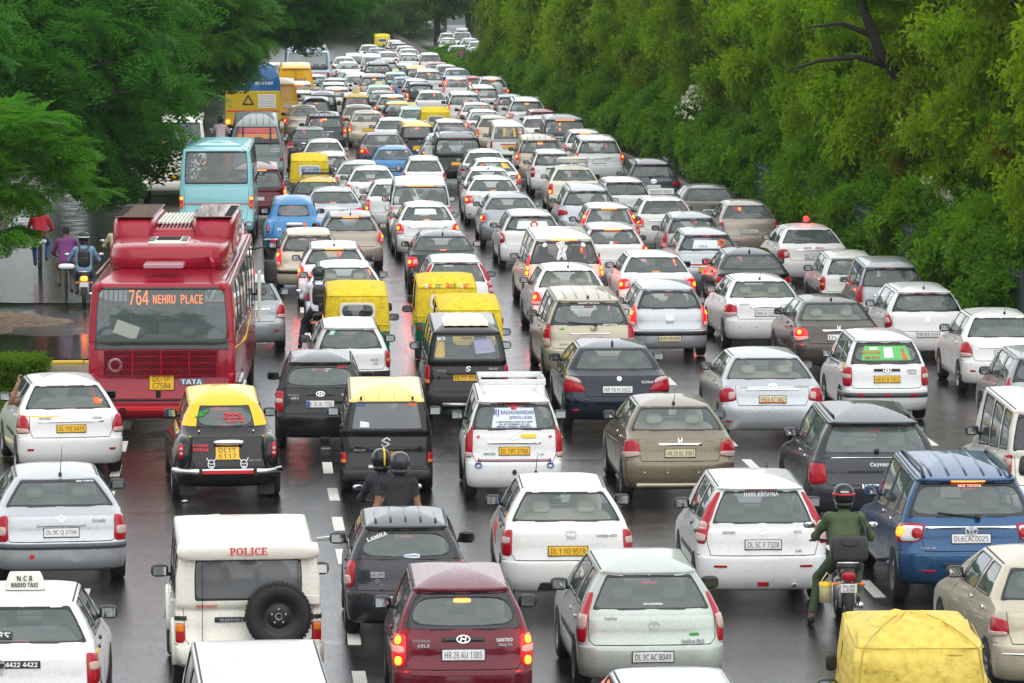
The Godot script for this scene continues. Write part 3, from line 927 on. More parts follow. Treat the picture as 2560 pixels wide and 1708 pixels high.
	"crossover": {"L": 4.0, "W": 1.77, "H": 1.66, "yb": 0.68, "ydk": 1.02, "ybelt": 1.07, "dgb": 0.12, "ygt": 1.48, "dgt": 0.42, "lip": 0.05, "apex": 1.5, "dcowl": 0.95, "dwt": 1.55, "rw": [0.93, 0.9], "fr": 0.14, "rr": 0.12, "sw": [[0.6, 1.2, 0.8, 1.22], [1.32, 2.2, 1.34, 2.05]], "l": [[0.7, 0.83], [1.0, 0.78], [1.2, 0.86], [1.08, 0.98], [0.72, 0.94]], "l2": [], "lit": [[0.95, 0.88]], "py": 0.8, "rails": 1, "wr": 0.32, "hmsl": 1, "wtop": 0.69, "wbelt": 0.93},
	"city_bus": {"L": 11.5, "W": 2.55, "H": 2.92, "y0": 0.33, "yb": 0.66, "ydk": 1.6, "ybelt": 1.66, "dgb": 0.05, "ygt": 2.64, "dgt": 0.18, "ddk": 0.02, "apex": 5.7, "ycowl": 1.4, "dcowl": 0.1, "dwt": 0.3, "wtop": 0.94, "wbelt": 0.99, "n": 7.0, "c": 0.22, "rw": [0.905, 0.895], "fr": 0.035, "rr": 0.1, "sw": [[0.8, 2.1, 0.8, 2.1], [2.25, 3.55, 2.25, 3.55], [3.7, 5.0, 3.7, 5.0], [5.15, 6.45, 5.15, 6.45], [6.6, 7.9, 6.6, 7.9], [8.05, 9.35, 8.05, 9.35], [9.5, 10.8, 9.5, 10.8]], "l": [[0.91, 0.92], [0.985, 0.92], [0.985, 1.12], [0.91, 1.12]], "l2": [], "lit": [[0.95, 1.0]], "py": 0.97, "pw": 0.42, "ph": 0.27, "wr": 0.48, "dw": 3.2, "fw": 2.4, "bus": 1},
	"mini_bus": {"L": 6.6, "W": 2.12, "H": 2.92, "y0": 0.4, "yb": 0.72, "ydk": 1.68, "ybelt": 1.74, "dgb": 0.05, "ygt": 2.74, "dgt": 0.2, "ddk": 0.03, "apex": 3.3, "ycowl": 1.4, "dcowl": 0.3, "dwt": 0.6, "wtop": 0.9, "wbelt": 0.985, "n": 5.5, "c": 0.24, "rw": [0.86, 0.9], "fr": 0.06, "rr": 0.08, "sw": [[0.55, 1.35, 0.55, 1.35], [1.45, 2.25, 1.45, 2.25], [2.35, 3.15, 2.35, 3.15], [3.25, 4.05, 3.25, 4.05], [4.15, 4.95, 4.15, 4.95], [5.05, 5.8, 5.05, 5.7]], "l": [[0.89, 1.06], [0.98, 1.06], [0.99, 1.45], [0.9, 1.45]], "l2": [[0.9, 1.1], [0.97, 1.1], [0.97, 1.2], [0.9, 1.2]], "lit": [[0.94, 1.36]], "py": 0.9, "pw": 0.42, "wr": 0.42, "dw": 1.7, "fw": 1.4, "bus": 1},
	"tempo_van": {"L": 5.6, "W": 1.95, "H": 2.5, "y0": 0.35, "yb": 0.6, "ydk": 1.32, "ybelt": 1.38, "dgb": 0.05, "ygt": 2.06, "dgt": 0.22, "ddk": 0.03, "apex": 2.6, "ycowl": 1.25, "dcowl": 0.8, "dwt": 1.3, "wtop": 0.8, "wbelt": 0.97, "n": 5.0, "c": 0.24, "rw": [0.9, 0.9], "fr": 0.06, "rr": 0.1, "sw": [[0.4, 1.3, 0.42, 1.3], [1.4, 2.3, 1.4, 2.3], [2.4, 3.3, 2.4, 3.3], [3.4, 4.3, 3.4, 4.2]], "l": [[0.86, 0.8], [0.97, 0.8], [0.97, 0.92], [0.86, 0.92]], "l2": [], "lit": [], "py": 0.5, "wr": 0.36, "dw": 1.2, "fw": 1.1, "bus": 1, "ribs": 5},
	"panel_van": {"L": 5.2, "W": 1.95, "H": 2.35, "y0": 0.35, "yb": 0.58, "ydk": 1.3, "ybelt": 1.36, "dgb": 0.05, "ygt": 2.1, "dgt": 0.16, "ddk": 0.03, "apex": 2.5, "ycowl": 1.2, "dcowl": 0.8, "dwt": 1.3, "wtop": 0.84, "wbelt": 0.98, "n": 5.0, "c": 0.24, "rw": [0.8, 0.82], "fr": 0.06, "rr": 0.1, "sw": [[3.2, 4.0, 3.2, 3.9]], "l": [[0.88, 0.7], [0.98, 0.7], [0.98, 1.0], [0.9, 1.0]], "l2": [], "lit": [], "py": 0.62, "wr": 0.34, "dw": 1.1, "fw": 0.95, "bus": 1},
	"auto": {"L": 2.65, "W": 1.3, "H": 1.74, "y0": 0.25, "yb": 0.8, "ydk": 0.86, "ybelt": 0.9, "dgb": 0.02, "ygt": 1.5, "dgt": 0.07, "ddk": 0.01, "bstep": 0.004, "apex": 1.1, "ycowl": 0.9, "dcowl": 0.5, "dwt": 0.75, "wtop": 0.93, "wbelt": 1.0, "n": 5.0, "c": 0.2, "rw": [0.6, 0.6], "fr": 0.42, "rr": 0.42, "sw": [[0.72, 1.6, 0.72, 1.55]], "l": [[0.84, 0.62], [0.93, 0.62], [0.93, 0.74], [0.84, 0.74]], "l2": [], "lit": [], "py": 0.5, "pw": 0.26, "ph": 0.12, "wr": 0.21, "dw": 0.42, "fw": 0.35, "bus": 1, "three": 1},
}

func spec(model: String) -> Dictionary:
	var d: Dictionary = BASE.duplicate()
	d.merge(MODELS[model], true)
	return d


func shell_of(p: Dictionary) -> Shell:
	var s := Shell.new()
	s.L = p.L
	s.n = p.n
	var W: float = p.W / 2
	var c: float = p.c
	var y0: float = p.y0
	var yb: float = p.yb
	var st: float = p.bstep
	s.add(y0, 0.14, y0, 0.16, W * 0.9, c)
	s.add(y0 + 0.04, 0.05, y0 + 0.04, 0.06, W * 0.965, c)
	s.add(lerpf(y0, yb, 0.45), 0.012, lerpf(y0, 0.5, 0.5), 0.01, W * 0.995, c)
	s.add(yb - 0.04, 0.0, 0.5, 0.0, W, c)
	s.add(yb - 0.008, 0.012, 0.55, 0.015, W, c)
	s.add(yb + 0.012, 0.012 + st, 0.57, 0.03, W, c)
	var dk: float = p.ddk + st
	s.add(lerpf(yb, p.ydk, 0.5), lerpf(0.02 + st, dk, 0.35), 0.66, 0.07, W, c)
	s.add(p.ydk - 0.06, dk, 0.74, 0.14, W * lerpf(1.0, p.wbelt, 0.35), c)
	s.add(p.ydk - 0.02, dk + 0.015, 0.79, 0.26, W * lerpf(1.0, p.wbelt, 0.6), c * 0.97)
	s.add(p.ydk, minf(dk + 0.05, p.dgb + st), 0.84, 0.45, W * lerpf(1.0, p.wbelt, 0.8), c * 0.93)
	var dg: float = p.dgb + st
	s.add(p.ybelt, dg, p.ycowl, p.dcowl, W * p.wbelt, c * 0.85)
	s.belt = s.last
	var ywt: float = p.H - 0.09
	s.add(lerpf(p.ybelt, p.ygt, 0.5), lerpf(dg, p.dgt, 0.46), lerpf(p.ycowl, ywt, 0.5), lerpf(p.dcowl, p.dwt, 0.46), W * (lerpf(p.wbelt, p.wtop, 0.5) + 0.02), c * 0.8)
	s.add(p.ygt, p.dgt, ywt, p.dwt, W * p.wtop, c * 0.75)
	var yt: float = p.ygt
	var dt: float = p.dgt
	if p.lip > 0:
		yt = p.ygt + 0.022
		dt = p.dgt - p.lip
		s.add(yt, dt, ywt + 0.012, p.dwt + 0.02, W * p.wtop - 0.004, c * 0.75)
	for f in [0.95, 0.84, 0.66, 0.44, 0.2, 0.04]:
		var k: float = 1.0 - pow(f, 2.2)
		s.add(lerpf(yt, p.H, k), lerpf(p.apex, dt, f), lerpf(ywt + 0.012, p.H, k), lerpf(p.L - p.apex, p.dwt + 0.02, f), W * p.wtop * f, maxf(0.01, c * 0.75 * f))
	return s


func loop_a() -> Array:
	var q := [0.0, 0.22, 0.4, 0.54, 0.66, 0.76, 0.84, 0.91, 0.96, 1.0, 1.12, 1.28, 1.45, 1.62, 1.8, 1.92, 2.0, 2.1, 2.25, 2.45, 2.7, 3.0]
	var out := q.duplicate()
	for i in range(q.size() - 2, -1, -1):
		out.append(-q[i] if q[i] > 0 else 0.0)
	return out


func rows_of(sh: Shell, ts: Array, al: Array) -> Array:
	var rows := []
	for t in ts:
		var r := PackedVector3Array()
		for a in al:
			r.append(sh.P(a, t))
		rows.append(r)
	return rows


# all meshes of one model, made once
func model_meshes(model: String) -> Dictionary:
	if CACHE.has(model):
		return CACHE[model]
	var p := spec(model)
	var sh := shell_of(p)
	var al := loop_a()
	var o := {"sh": sh, "p": p}
	var bi: int = sh.belt
	var t0 := bi + 0.1
	var t1 := bi + 1.9
	var mb := MB.new()
	mb.grid(rows_of(sh, range(0, 5), al))
	mb.fan(rows_of(sh, [0], al)[0], Vector3(0, p.y0 + 0.02, 0), true)
	o.low = mb.done()
	mb = MB.new()
	var ts: Array = range(4, bi + 1)
	ts.append(t0)
	mb.grid(rows_of(sh, ts, al))
	o.body = mb.done()
	o.pillar = []
	var wins: Array = p.sw
	var rows_t := []
	for k in 7:
		rows_t.append(lerpf(t0, t1, k / 6.0))
	for sg in [1.0, -1.0]:
		var edges := []
		for k in wins.size() + 1:
			edges.append([k - 1, k])
		for e in edges:
			var rows := []
			for t in rows_t:
				var f: float = (t - t0) / (t1 - t0)
				var a0: float
				var a1: float
				if e[0] < 0:
					a0 = lerpf(sh.ax(p.rw[0]), sh.ax(p.rw[1]), f)
				else:
					a0 = sh.ad(1, lerpf(wins[e[0]][1], wins[e[0]][3], f), t)
				if e[1] >= wins.size():
					a1 = 3.0 - lerpf(0.70, 0.66, f)
				else:
					a1 = sh.ad(1, lerpf(wins[e[1]][0], wins[e[1]][2], f), t)
				var r := PackedVector3Array()
				for k in 7:
					r.append(sh.P(sg * lerpf(a0, a1, k / 6.0), t))
				rows.append(r)
			mb = MB.new()
			mb.grid(rows, sg < 0)
			o.pillar.append(mb.done())
	mb = MB.new()
	ts = [t1]
	for k in range(bi + 2, sh.last + 1):
		ts.append(k)
	var rr := rows_of(sh, ts, al)
	mb.grid(rr)
	mb.fan(rr[-1], Vector3(0, p.H, p.L / 2 - p.apex))
	o.roof = mb.done()
	# rear window
	var b0: float = sh.ax(p.rw[0])
	var b1: float = sh.ax(p.rw[1])
	var hole := [Vector2(-b0, t0), Vector2(b0, t0), Vector2(b1, t1), Vector2(-b1, t1)]
	var outer := scaled(hole, 1.02, 1.05)
	var inner := scaled(hole, 1.0 - p.fr, 1.0 - p.fr * 1.35)
	mb = MB.new()
	band(mb, sh, outer, 0.06, inner, p.rr, 0.003)
	o.rframe = mb.done()
	mb = MB.new()
	patch(mb, sh, scaled(hole, 1.0 - p.fr * 0.5, 1.0 - p.fr * 0.6), p.rr * 0.6, -0.004, 0.0, 4, false)
	o.rglass = mb.done()
	# windscreen
	mb = MB.new()
	var rows2 := []
	for t in [t0, (t0 + t1) / 2, t1]:
		var r := PackedVector3Array()
		for k in 9:
			var aa := 3.0 - 0.72 * (1.0 - k / 4.0)
			r.append(sh.P(aa if k <= 4 else -(6.0 - aa), t) + Vector3(0, 0, 0.004))
		rows2.append(r)
	mb.grid(rows2)
	o.wglass = mb.done()
	# side windows
	o.swin = []
	for sg in [1.0, -1.0]:
		for w in wins:
			var poly := [Vector2(sh.ad(sg, w[0], t0), t0), Vector2(sh.ad(sg, w[1], t0), t0), Vector2(sh.ad(sg, w[3], t1), t1), Vector2(sh.ad(sg, w[2], t1), t1)]
			var g := MB.new()
			patch(g, sh, poly, 0.04, -0.006, 0.0, 2, false)
			var f := MB.new()
			band(f, sh, scaled(poly, 1.05, 1.06), 0.06, scaled(poly, 0.94, 0.95), 0.1, 0.003)
			o.swin.append([g.done(), f.done()])
	# lamps
	o.lamp = []
	for sg in [1.0, -1.0]:
		var q := []
		for v in p.l:
			q.append(sh.rear(v[0] * sg, v[1]))
		if sg < 0:
			q.reverse()
		var g := MB.new()
		patch(g, sh, q, 0.22, 0.007, 0.010, 4)
		var subs := []
		for key in ["l2", "l3"]:
			if p.get(key, []).size():
				var q2 := []
				for v in p[key]:
					q2.append(sh.rear(v[0] * sg, v[1]))
				if sg < 0:
					q2.reverse()
				var g2 := MB.new()
				patch(g2, sh, q2, 0.25, 0.0165, 0.003, 3)
				subs.append(g2.done())
		var lit := []
		for v in p.lit:
			var g3 := MB.new()
			var cc := sh.rear(v[0] * sg, v[1])
			var fr := sh.frame(cc.x, cc.y, 0.02)
			g3.sup(fr.origin, Vector3(0.05, 0.05, 0.014), 2.4, fr.basis, 14, 6)
			lit.append(g3.done())
		o.lamp.append([g.done(), subs, lit])
	# seams of the tailgate and the bumper, roof gutters
	mb = MB.new()
	var lx: float = 0.9
	for v in p.l:
		lx = minf(lx, v[0])
	lx = clampf(lx + 0.03, 0.6, 0.86)
	var yb: float = p.yb + 0.02
	for sg in [1.0, -1.0]:
		strip(mb, sh, [sh.rear(sg * lx * 0.93, yb), sh.rear(sg * lx, p.l[0][1] + 0.04), sh.rear(sg * minf(lx + 0.06, 0.9), p.ydk - 0.01)], 0.007)
	strip(mb, sh, [sh.rear(-lx * 0.93, yb), sh.rear(0, yb), sh.rear(lx * 0.93, yb)], 0.009)
	for sg in [1.0, -1.0]:
		strip(mb, sh, [sh.rear(sg * 0.95, yb), Vector2(sg * 1.0, 5.0), Vector2(sg * 1.1, 5.0)], 0.007)
		for w in wins:
			if not p.has("three"):
				strip(mb, sh, [sh.side(sg, w[1] + 0.05, p.y0 + 0.14), sh.side(sg, w[1] + 0.05, p.ybelt - 0.05)], 0.007)
	o.seam = mb.done()
	o.gutter = []
	var rt: float = bi + 2 + (1 if p.lip > 0 else 0) + 0.9
	for sg in [1.0, -1.0]:
		mb = MB.new()
		strip(mb, sh, [Vector2(sg * 0.93, rt), Vector2(sg * 1.3, rt), Vector2(sg * 1.7, rt), Vector2(sg * 2.05, rt)], 0.022, 0.002)
		o.gutter.append(mb.done())
	# handles
	o.handle = []
	for sg in [1.0, -1.0]:
		for k in wins.size():
			if wins.size() == 3 and k == 0 or p.has("bus") and k < wins.size() - 1:
				continue
			var v := sh.side(sg, wins[k][0] + 0.12, p.ybelt - 0.13)
			var fr := sh.frame(v.x, v.y, 0.012)
			mb = MB.new()
			mb.sup(fr.origin, Vector3(0.085, 0.018, 0.014), 4.0, fr.basis, 10, 5)
			o.handle.append(mb.done())
	# wheel arches
	o.arch = []
	for sg in [1.0, -1.0]:
		for d in [p.dw, p.L - p.fw]:
			mb = MB.new()
			var q := []
			for k in 12:
				var an := PI * k / 11.0
				q.append(sh.side(sg, d + cos(an) * (p.wr + 0.06), maxf(p.y0 + 0.005, 0.3 + sin(an) * (p.wr + 0.05))))
			patch(mb, sh, q, 0.0, 0.002, 0.0, 2, false)
			o.arch.append(mb.done())
	# mirror
	mb = MB.new()
	var mv := sh.side(1, wins[-1][1] - 0.06, p.ybelt + 0.03)
	var mp := sh.P(mv.x, mv.y)
	o.mpos = mp
	mb.sup(Vector3(0.13, 0.02, 0), Vector3(0.105, 0.075, 0.06), 3.2, Basis.IDENTITY, 16, 8)
	mb.tube([Vector3(-0.02, -0.03, -0.02), Vector3(0.07, -0.02, -0.01)], 0.025, 8)
	if not CACHE.has("mirror"):
		CACHE["mirror"] = mb.done()
		var m2 := MB.new()
		m2.slab(Vector3(0.132, 0.02, 0.058), Vector3(0.15, 0.098, 0.006), Basis(Vector3.RIGHT, 0.06))
		CACHE["mirror_glass"] = m2.done()
	# cabin
	mb = MB.new()
	var fy: float = 0.5
	mb.slab(Vector3(0, fy, p.L / 2 - (p.dgb + 0.3 + p.L - p.dcowl) / 2), Vector3(p.W * 0.86, 0.03, p.L - p.dcowl - p.dgb - 0.35))
	if not p.hatch:
		mb.slab(Vector3(0, p.ybelt - 0.06, p.L / 2 - p.dgb - 0.42), Vector3(p.W * 0.8, 0.03, 0.62))
	mb.sup(Vector3(0, p.ycowl - 0.1, -p.L / 2 + p.dcowl + 0.25), Vector3(p.W * 0.4, 0.12, 0.22), 4.0, Basis.IDENTITY, 12, 6)
	o.cabin = mb.done()
	mb = MB.new()
	var rd: float = p.dgb + (0.62 if p.hatch else 0.75)
	var tip := Basis(Vector3.RIGHT, -0.3)
	mb.sup(Vector3(0, p.ybelt - 0.22, p.L / 2 - rd), Vector3(p.W * 0.38, 0.32, 0.09), 5.0, tip, 16, 8)
	for x in [-0.27, 0.27]:
		mb.sup(Vector3(x * p.W * 0.66, p.ybelt + 0.13, p.L / 2 - rd + 0.08), Vector3(0.13, 0.08, 0.05), 3.5, tip, 12, 6)
	o.rseat = mb.done()
	mb = MB.new()
	mb.sup(Vector3(0, 0, 0), Vector3(0.22, 0.33, 0.09), 4.5, tip, 14, 8)
	mb.sup(Vector3(0, 0.4, 0.12), Vector3(0.12, 0.09, 0.05), 3.5, tip, 12, 6)
	o.fseat = mb.done()
	o.fspos = Vector3(p.W * 0.21, p.ybelt - 0.12, p.L / 2 - rd - 0.95)
	# extras
	if p.has("ribs"):
		mb = MB.new()
		for k in p.ribs:
			var x: float = (k - (p.ribs - 1) / 2.0) * p.W * 0.62 / p.ribs
			var pts := []
			for j in 7:
				var z: float = p.L / 2 - lerpf(p.dgt + 0.14, p.L - p.dwt - 0.16, j / 6.0)
				pts.append(Vector3(x, roof_y(sh, p, x, z) - 0.006, z))
			mb.tube(pts, 0.016, 6)
		o.rib = mb.done()
	if p.has("rails"):
		mb = MB.new()
		for sg in [1.0, -1.0]:
			var x: float = sg * p.W * 0.5 * p.wtop * 0.86
			var pts := []
			for j in 9:
				var z: float = p.L / 2 - lerpf(p.dgt + 0.05, p.L - p.dwt - 0.1, j / 8.0)
				var up: float = 0.0 if j == 0 or j == 8 else 0.07
				pts.append(Vector3(x, roof_y(sh, p, x, z) + up, z))
			mb.tube(pts, 0.02, 8)
		o.rail = mb.done()
	for key in [["chrome", 0.006], ["garnish", 0.008]]:
		if p.has(key[0]):
			var v: Array = p[key[0]]
			mb = MB.new()
			patch(mb, sh, [sh.rear(-v[0], v[1] - v[2] / 2), sh.rear(v[0], v[1] - v[2] / 2), sh.rear(v[0], v[1] + v[2] / 2), sh.rear(-v[0], v[1] + v[2] / 2)], 0.03, 0.01, 0.01, 3)
			o[key[0]] = mb.done()
	if p.has("strip"):
		mb = MB.new()
		var y: float = p.strip[0]
		var q := []
		for k in 21:
			var a := -1.22 + 2.44 * k / 20.0
			q.append(Vector2(a, sh.t_rear(y)))
		strip(mb, sh, q, p.strip[1], 0.012, 1)
		o.strip = mb.done()
	if p.has("refl"):
		o.refl = []
		for sg in [1.0, -1.0]:
			mb = MB.new()
			var x: float = p.refl[0] * sg
			var q := [sh.rear(x - 0.06, p.refl[1] - 0.018), sh.rear(x + 0.06, p.refl[1] - 0.018), sh.rear(x + 0.06, p.refl[1] + 0.018), sh.rear(x - 0.06, p.refl[1] + 0.018)]
			patch(mb, sh, q, 0.2, 0.006, 0.004, 2)
			o.refl.append(mb.done())
	mb = MB.new()
	var hy: float = p.ygt + 0.012
	if p.hmsl == 1:
		patch(mb, sh, [Vector2(-0.12, bi + 2.15), Vector2(0.12, bi + 2.15), Vector2(0.12, bi + 2.85), Vector2(-0.12, bi + 2.85)], 0.1, 0.006, 0.004, 2)
	else:
		var ty: float = p.ygt - 0.07 if p.hatch else p.ybelt + 0.05
		var tt := sh.t_rear(ty)
		var fr2 := sh.frame(0, tt, -0.045)
		mb.sup(fr2.origin, Vector3(0.1, 0.022, 0.02), 4.0, fr2.basis, 12, 6)
	o.hms = mb.done()
	CACHE[model] = o
	return o


func roof_y(sh: Shell, p: Dictionary, x: float, z: float) -> float:
	# height of the roof over (x, z): walk the dome rings inwards until the point lies inside
	var lo: float = sh.belt + 2
	var hi: float = sh.last
	for k in 14:
		var t := (lo + hi) / 2
		var ww := sh.g(sh.w, t)
		var zr: float = p.L / 2 - sh.g(sh.dr, t)
		var zf: float = -p.L / 2 + sh.g(sh.df, t)
		if absf(x) < ww and z < zr and z > zf:
			lo = t
		else:
			hi = t
	var f: float = clampf((p.L / 2 - z) / p.L, 0.0, 1.0)
	return lerpf(sh.g(sh.yr, lo), sh.g(sh.yf, lo), f)


func wheel_meshes(r: float) -> Array:
	var key := "wheel%.2f" % r
	if not CACHE.has(key):
		var a := MB.new()
		var h := 0.095
		a.lathe(Vector3.ZERO, [[-h, r * 0.6], [-h, r * 0.88], [-h * 0.75, r * 0.985], [-h * 0.3, r], [h * 0.3, r], [h * 0.75, r * 0.985], [h, r * 0.88], [h, r * 0.6]], 28)
		var b := MB.new()
		b.lathe(Vector3.ZERO, [[h * 0.5, 0.001], [h * 0.6, r * 0.12], [h * 0.35, r * 0.2], [h * 0.5, r * 0.45], [h * 0.95, r * 0.58], [h, r * 0.62]], 20)
		for k in 6:
			var an := TAU * k / 6
			b.sup(Vector3(h * 0.62, cos(an) * r * 0.33, sin(an) * r * 0.33), Vector3(0.012, r * 0.28, r * 0.06), 4.0, Basis(Vector3.RIGHT, an), 8, 6)
		CACHE[key] = [a.done(), b.done()]
	return CACHE[key]


func add_wheel(parent: Node, pos: Vector3, r: float, left: bool, detail := 2, rim := "rim"):
	var w := wheel_meshes(r)
	var n := Node3D.new()
	n.name = "wheel"
	parent.add_child(n, true)
	n.position = pos
	if left:
		n.rotation.y = PI
	part("tyre", w[0], M.tyre, n)
	if detail > 0:
		part("rim", w[1], M[rim], n)


# opts: roof, low, strip (paints), lit, plate ("w"/"y"/"n"), text, detail, mir
func car(model: String, paint: String, at: Vector3, turn: float, called: String, label: String, category: String, opts := {}) -> Node3D:
	var o := model_meshes(model)
	var p: Dictionary = o.p
	var sh: Shell = o.sh
	var det: int = opts.get("detail", 2)
	var pm: Material = M[paint]
	var root := thing(called, label, category, at, turn, opts.get("group", ""))
	part("body", o.body, pm, root)
	for g in o.pillar:
		part("pillar", g, M[opts.get("pillar", paint)], root)
	part("lower_body", o.low, M[opts.get("low", paint)], root)
	part("roof", o.roof, M[opts.get("roof", paint)], root)
	var rg := part("rear_window", o.rglass, M[opts.get("glass", "glass")], root)
	part("window_frame", o.rframe, M[opts.get("frame", "frit")], rg)
	part("windscreen", o.wglass, M.glass, root)
	for s in o.swin:
		if p.has("three"):
			break
		var sw := part("side_window", s[0], M.glass, root)
		if det > 0:
			part("window_frame", s[1], M.frit, sw)
	var lit: bool = opts.get("lit", 0) > 0
	for k in 2:
		var tl := part("tail_lamp", o.lamp[k][0], M.lamp_glow if lit else M.lamp, root)
		for j in o.lamp[k][1].size():
			part("lens", o.lamp[k][1][j], M[opts.get("lens", "lens")], tl)
		if lit:
			for g in o.lamp[k][2]:
				part("bulb", g, M.lamp_lit, tl)
			if det == 2 and p.lit.size():
				var lv := sh.rear(p.lit[0][0] * (1 if k == 0 else -1), p.lit[0][1])
				var gl := OmniLight3D.new()
				gl.name = "lamp_light"
				gl.light_color = Color(1.0, 0.12, 0.05)
				gl.light_energy = 0.12
				gl.light_size = 0.05
				gl.omni_range = 40.0
				gl.omni_attenuation = 2.0
				gl.shadow_enabled = true
				tl.add_child(gl, true)
				gl.position = sh.P(lv.x, lv.y) + sh.N(lv.x, lv.y) * 0.09
	if opts.get("lit", 0) == 2 or opts.get("lit", 0) == 1 and p.hmsl == 1:
		part("brake_light", o.hms, M.lamp_lit if det < 2 or opts.get("lit", 0) == 2 else M.lamp_glow, root)
	elif det > 0 and not p.has("bus"):
		part("brake_light", o.hms, M.lamp, root)
	part("cabin_floor", o.cabin, M.cabin, root)
	part("rear_seat", o.rseat, M[opts.get("seat", "seat")], root)
	if det > 0:
		for sg in [1, -1]:
			part("front_seat", o.fseat, M[opts.get("seat", "seat")], root, Transform3D(Basis.IDENTITY, Vector3(o.fspos.x * sg, o.fspos.y, o.fspos.z)))
		part("panel_seam", o.seam, M.seam, root)
		for g in o.gutter:
			part("roof_gutter", g, M[opts.get("gutter", "rubber")], root)
		for g in o.arch:
			part("wheel_arch", g, M.under, root)
		for g in o.handle:
			part("door_handle", g, M[opts.get("handle", paint)], root)
	for sg in [1.0, -1.0]:
		var mp: Vector3 = o.mpos
		var mm: String = opts.get("mir", "trim")
		var mi := part("side_mirror", CACHE["mirror"], M[mm], root, Transform3D(Basis(Vector3.UP, 0.0 if sg > 0 else 0.0) * Basis.from_scale(Vector3(sg, 1, 1)), Vector3(mp.x * sg, mp.y, mp.z)))
		if det > 0:
			part("mirror_glass", CACHE["mirror_glass"], M.mirror, mi)
	var hw: float = p.W / 2 - 0.085
	for sg in [1.0, -1.0]:
		add_wheel(root, Vector3(sg * hw, p.wr, p.L / 2 - p.dw), p.wr, sg < 0, det, opts.get("rim", "rim"))
		if p.has("three"):
			if sg > 0:
				add_wheel(root, Vector3(0, p.wr, -p.L / 2 + p.fw), p.wr, false, det, "dark_rim")
		elif det > 0:
			add_wheel(root, Vector3(sg * hw, p.wr, -p.L / 2 + p.fw), p.wr, sg < 0, det, opts.get("rim", "rim"))
	if o.has("rib"):
		part("roof_rib", o.rib, M[opts.get("roof", paint)], root)
	if o.has("rail"):
		part("roof_rail", o.rail, M[opts.get("rail", "trim")], root)
	if o.has("chrome"):
		part("boot_trim", o.chrome, M[opts.get("chrome", "chrome")], root)
	if o.has("garnish"):
		part("boot_trim", o.garnish, M[opts.get("garnish", "trim")], root)
	if o.has("strip"):
		part("bumper_strip", o.strip, M[opts.get("strip", "trim")], root)
	if o.has("refl") and det > 0:
		for g in o.refl:
			part("reflector", g, M.lamp, root)
	# plate
	var kind: String = opts.get("plate", "w")
	if kind != "n":
		var tx: String = opts.get("text", "")
		number_plate(root, sh, p, kind, tx, opts.get("px", 0.0))
	if opts.get("front", 0):
		front_end(root, o, paint)
	return root


func number_plate(root: Node3D, sh: Shell, p: Dictionary, kind: String, tx: String, px := 0.0, py := -1.0, pw := -1.0, ph := -1.0):
	var y: float = p.py if py < 0 else py
	var w: float = p.pw if pw < 0 else pw
	var h: float = p.ph if ph < 0 else ph
	var v := sh.rear(px, y)
	var fr := sh.frame(v.x, v.y, 0.008)
	var key := "plate%.2f_%.2f" % [w, h]
	if not CACHE.has(key):
		var mb := MB.new()
		mb.box(Vector3.ZERO, Vector3(w, h, 0.014), 0.006)
		CACHE[key] = mb.done()
		mb = MB.new()
		mb.box(Vector3(0, 0, -0.006), Vector3(w + 0.02, h + 0.02, 0.012), 0.004)
		CACHE[key + "f"] = mb.done()
	var pl := part("number_plate", CACHE[key], M[{"w": "plate_w", "y": "plate_y", "b": "plate_b", "c": "plate_c"}[kind]], root, fr)
	part("plate_holder", CACHE[key + "f"], M.trim, pl)
	if tx != "":
		var lines := tx.split("|")
		var m: Material = M.ink_white if kind == "b" else M.ink
		for i in lines.size():
			var lh: float = h * (0.62 if lines.size() == 1 else 0.36)
			var ly: float = 0.0 if lines.size() == 1 else h * (0.23 - 0.46 * i)
			lettering(lines[i], w * (0.88 if lines.size() == 1 else 0.74), lh, m, pl, Transform3D(Basis.IDENTITY, Vector3(0, ly, 0.0075)), FONT_R)


func front_end(root: Node3D, o: Dictionary, paint: String):
	var sh: Shell = o.sh
	for sg in [1.0, -1.0]:
		var q := []
		for v in [[0.62, 0.66], [0.95, 0.66], [1.0, 0.78], [0.7, 0.76]]:
			var a: float = sh.ax(v[0])
			q.append(Vector2(sg * (3.0 - a), sh.t_front(v[1])))
		if sg > 0:
			q.reverse()
		var mb := MB.new()
		patch(mb, sh, q, 0.2, 0.006, 0.012, 3)
		part("headlamp", mb.done(), M.lens, root)
	var g := MB.new()
	for y in [0.56, 0.6, 0.64]:
		g.box(Vector3(0, y, -o.p.L / 2 - 0.004), Vector3(0.7, 0.022, 0.02), 0.004)
	part("grille", g.done(), M.trim, root)


# writing or a mark on the back of a vehicle; x in metres from the middle
func rear_text(root: Node3D, sh: Shell, s: String, x: float, y: float, w: float, h: float, m: Material, font: Font = null, off := 0.006, tilt := 0.0, called := "lettering"):
	var t := sh.t_rear(y)
	var a := sh.ax(x / sh.g(sh.w, t))
	var fr := sh.frame(a, t, off)
	fr.basis = fr.basis * Basis(Vector3(0, 0, 1), tilt)
	lettering(s, w, h, m, root, fr, font, called)


func rear_marks(root: Node3D, sh: Shell, strokes: Array, x: float, y: float, size: float, wd: float, m: Material, called := "badge", off := 0.006):
	var t := sh.t_rear(y)
	var a := sh.ax(x / sh.g(sh.w, t))
	var fr := sh.frame(a, t, off)
	var mb := MB.new()
	for s in strokes:
		var pts := []
		for q in s:
			pts.append(Vector2(q[0], q[1]) * size)
		mb.stroke(pts, wd, 0.008, fr)
	part(called, mb.done(), m, root)


func rear_panel(root: Node3D, sh: Shell, called: String, pts: Array, m: Material, r := 0.05, off := 0.005, dome := 0.0):
	var q := []
	for v in pts:
		q.append(sh.rear(v[0], v[1]))
	var mb := MB.new()
	patch(mb, sh, q, r, off, dome, 3)
	return part(called, mb.done(), m, root)


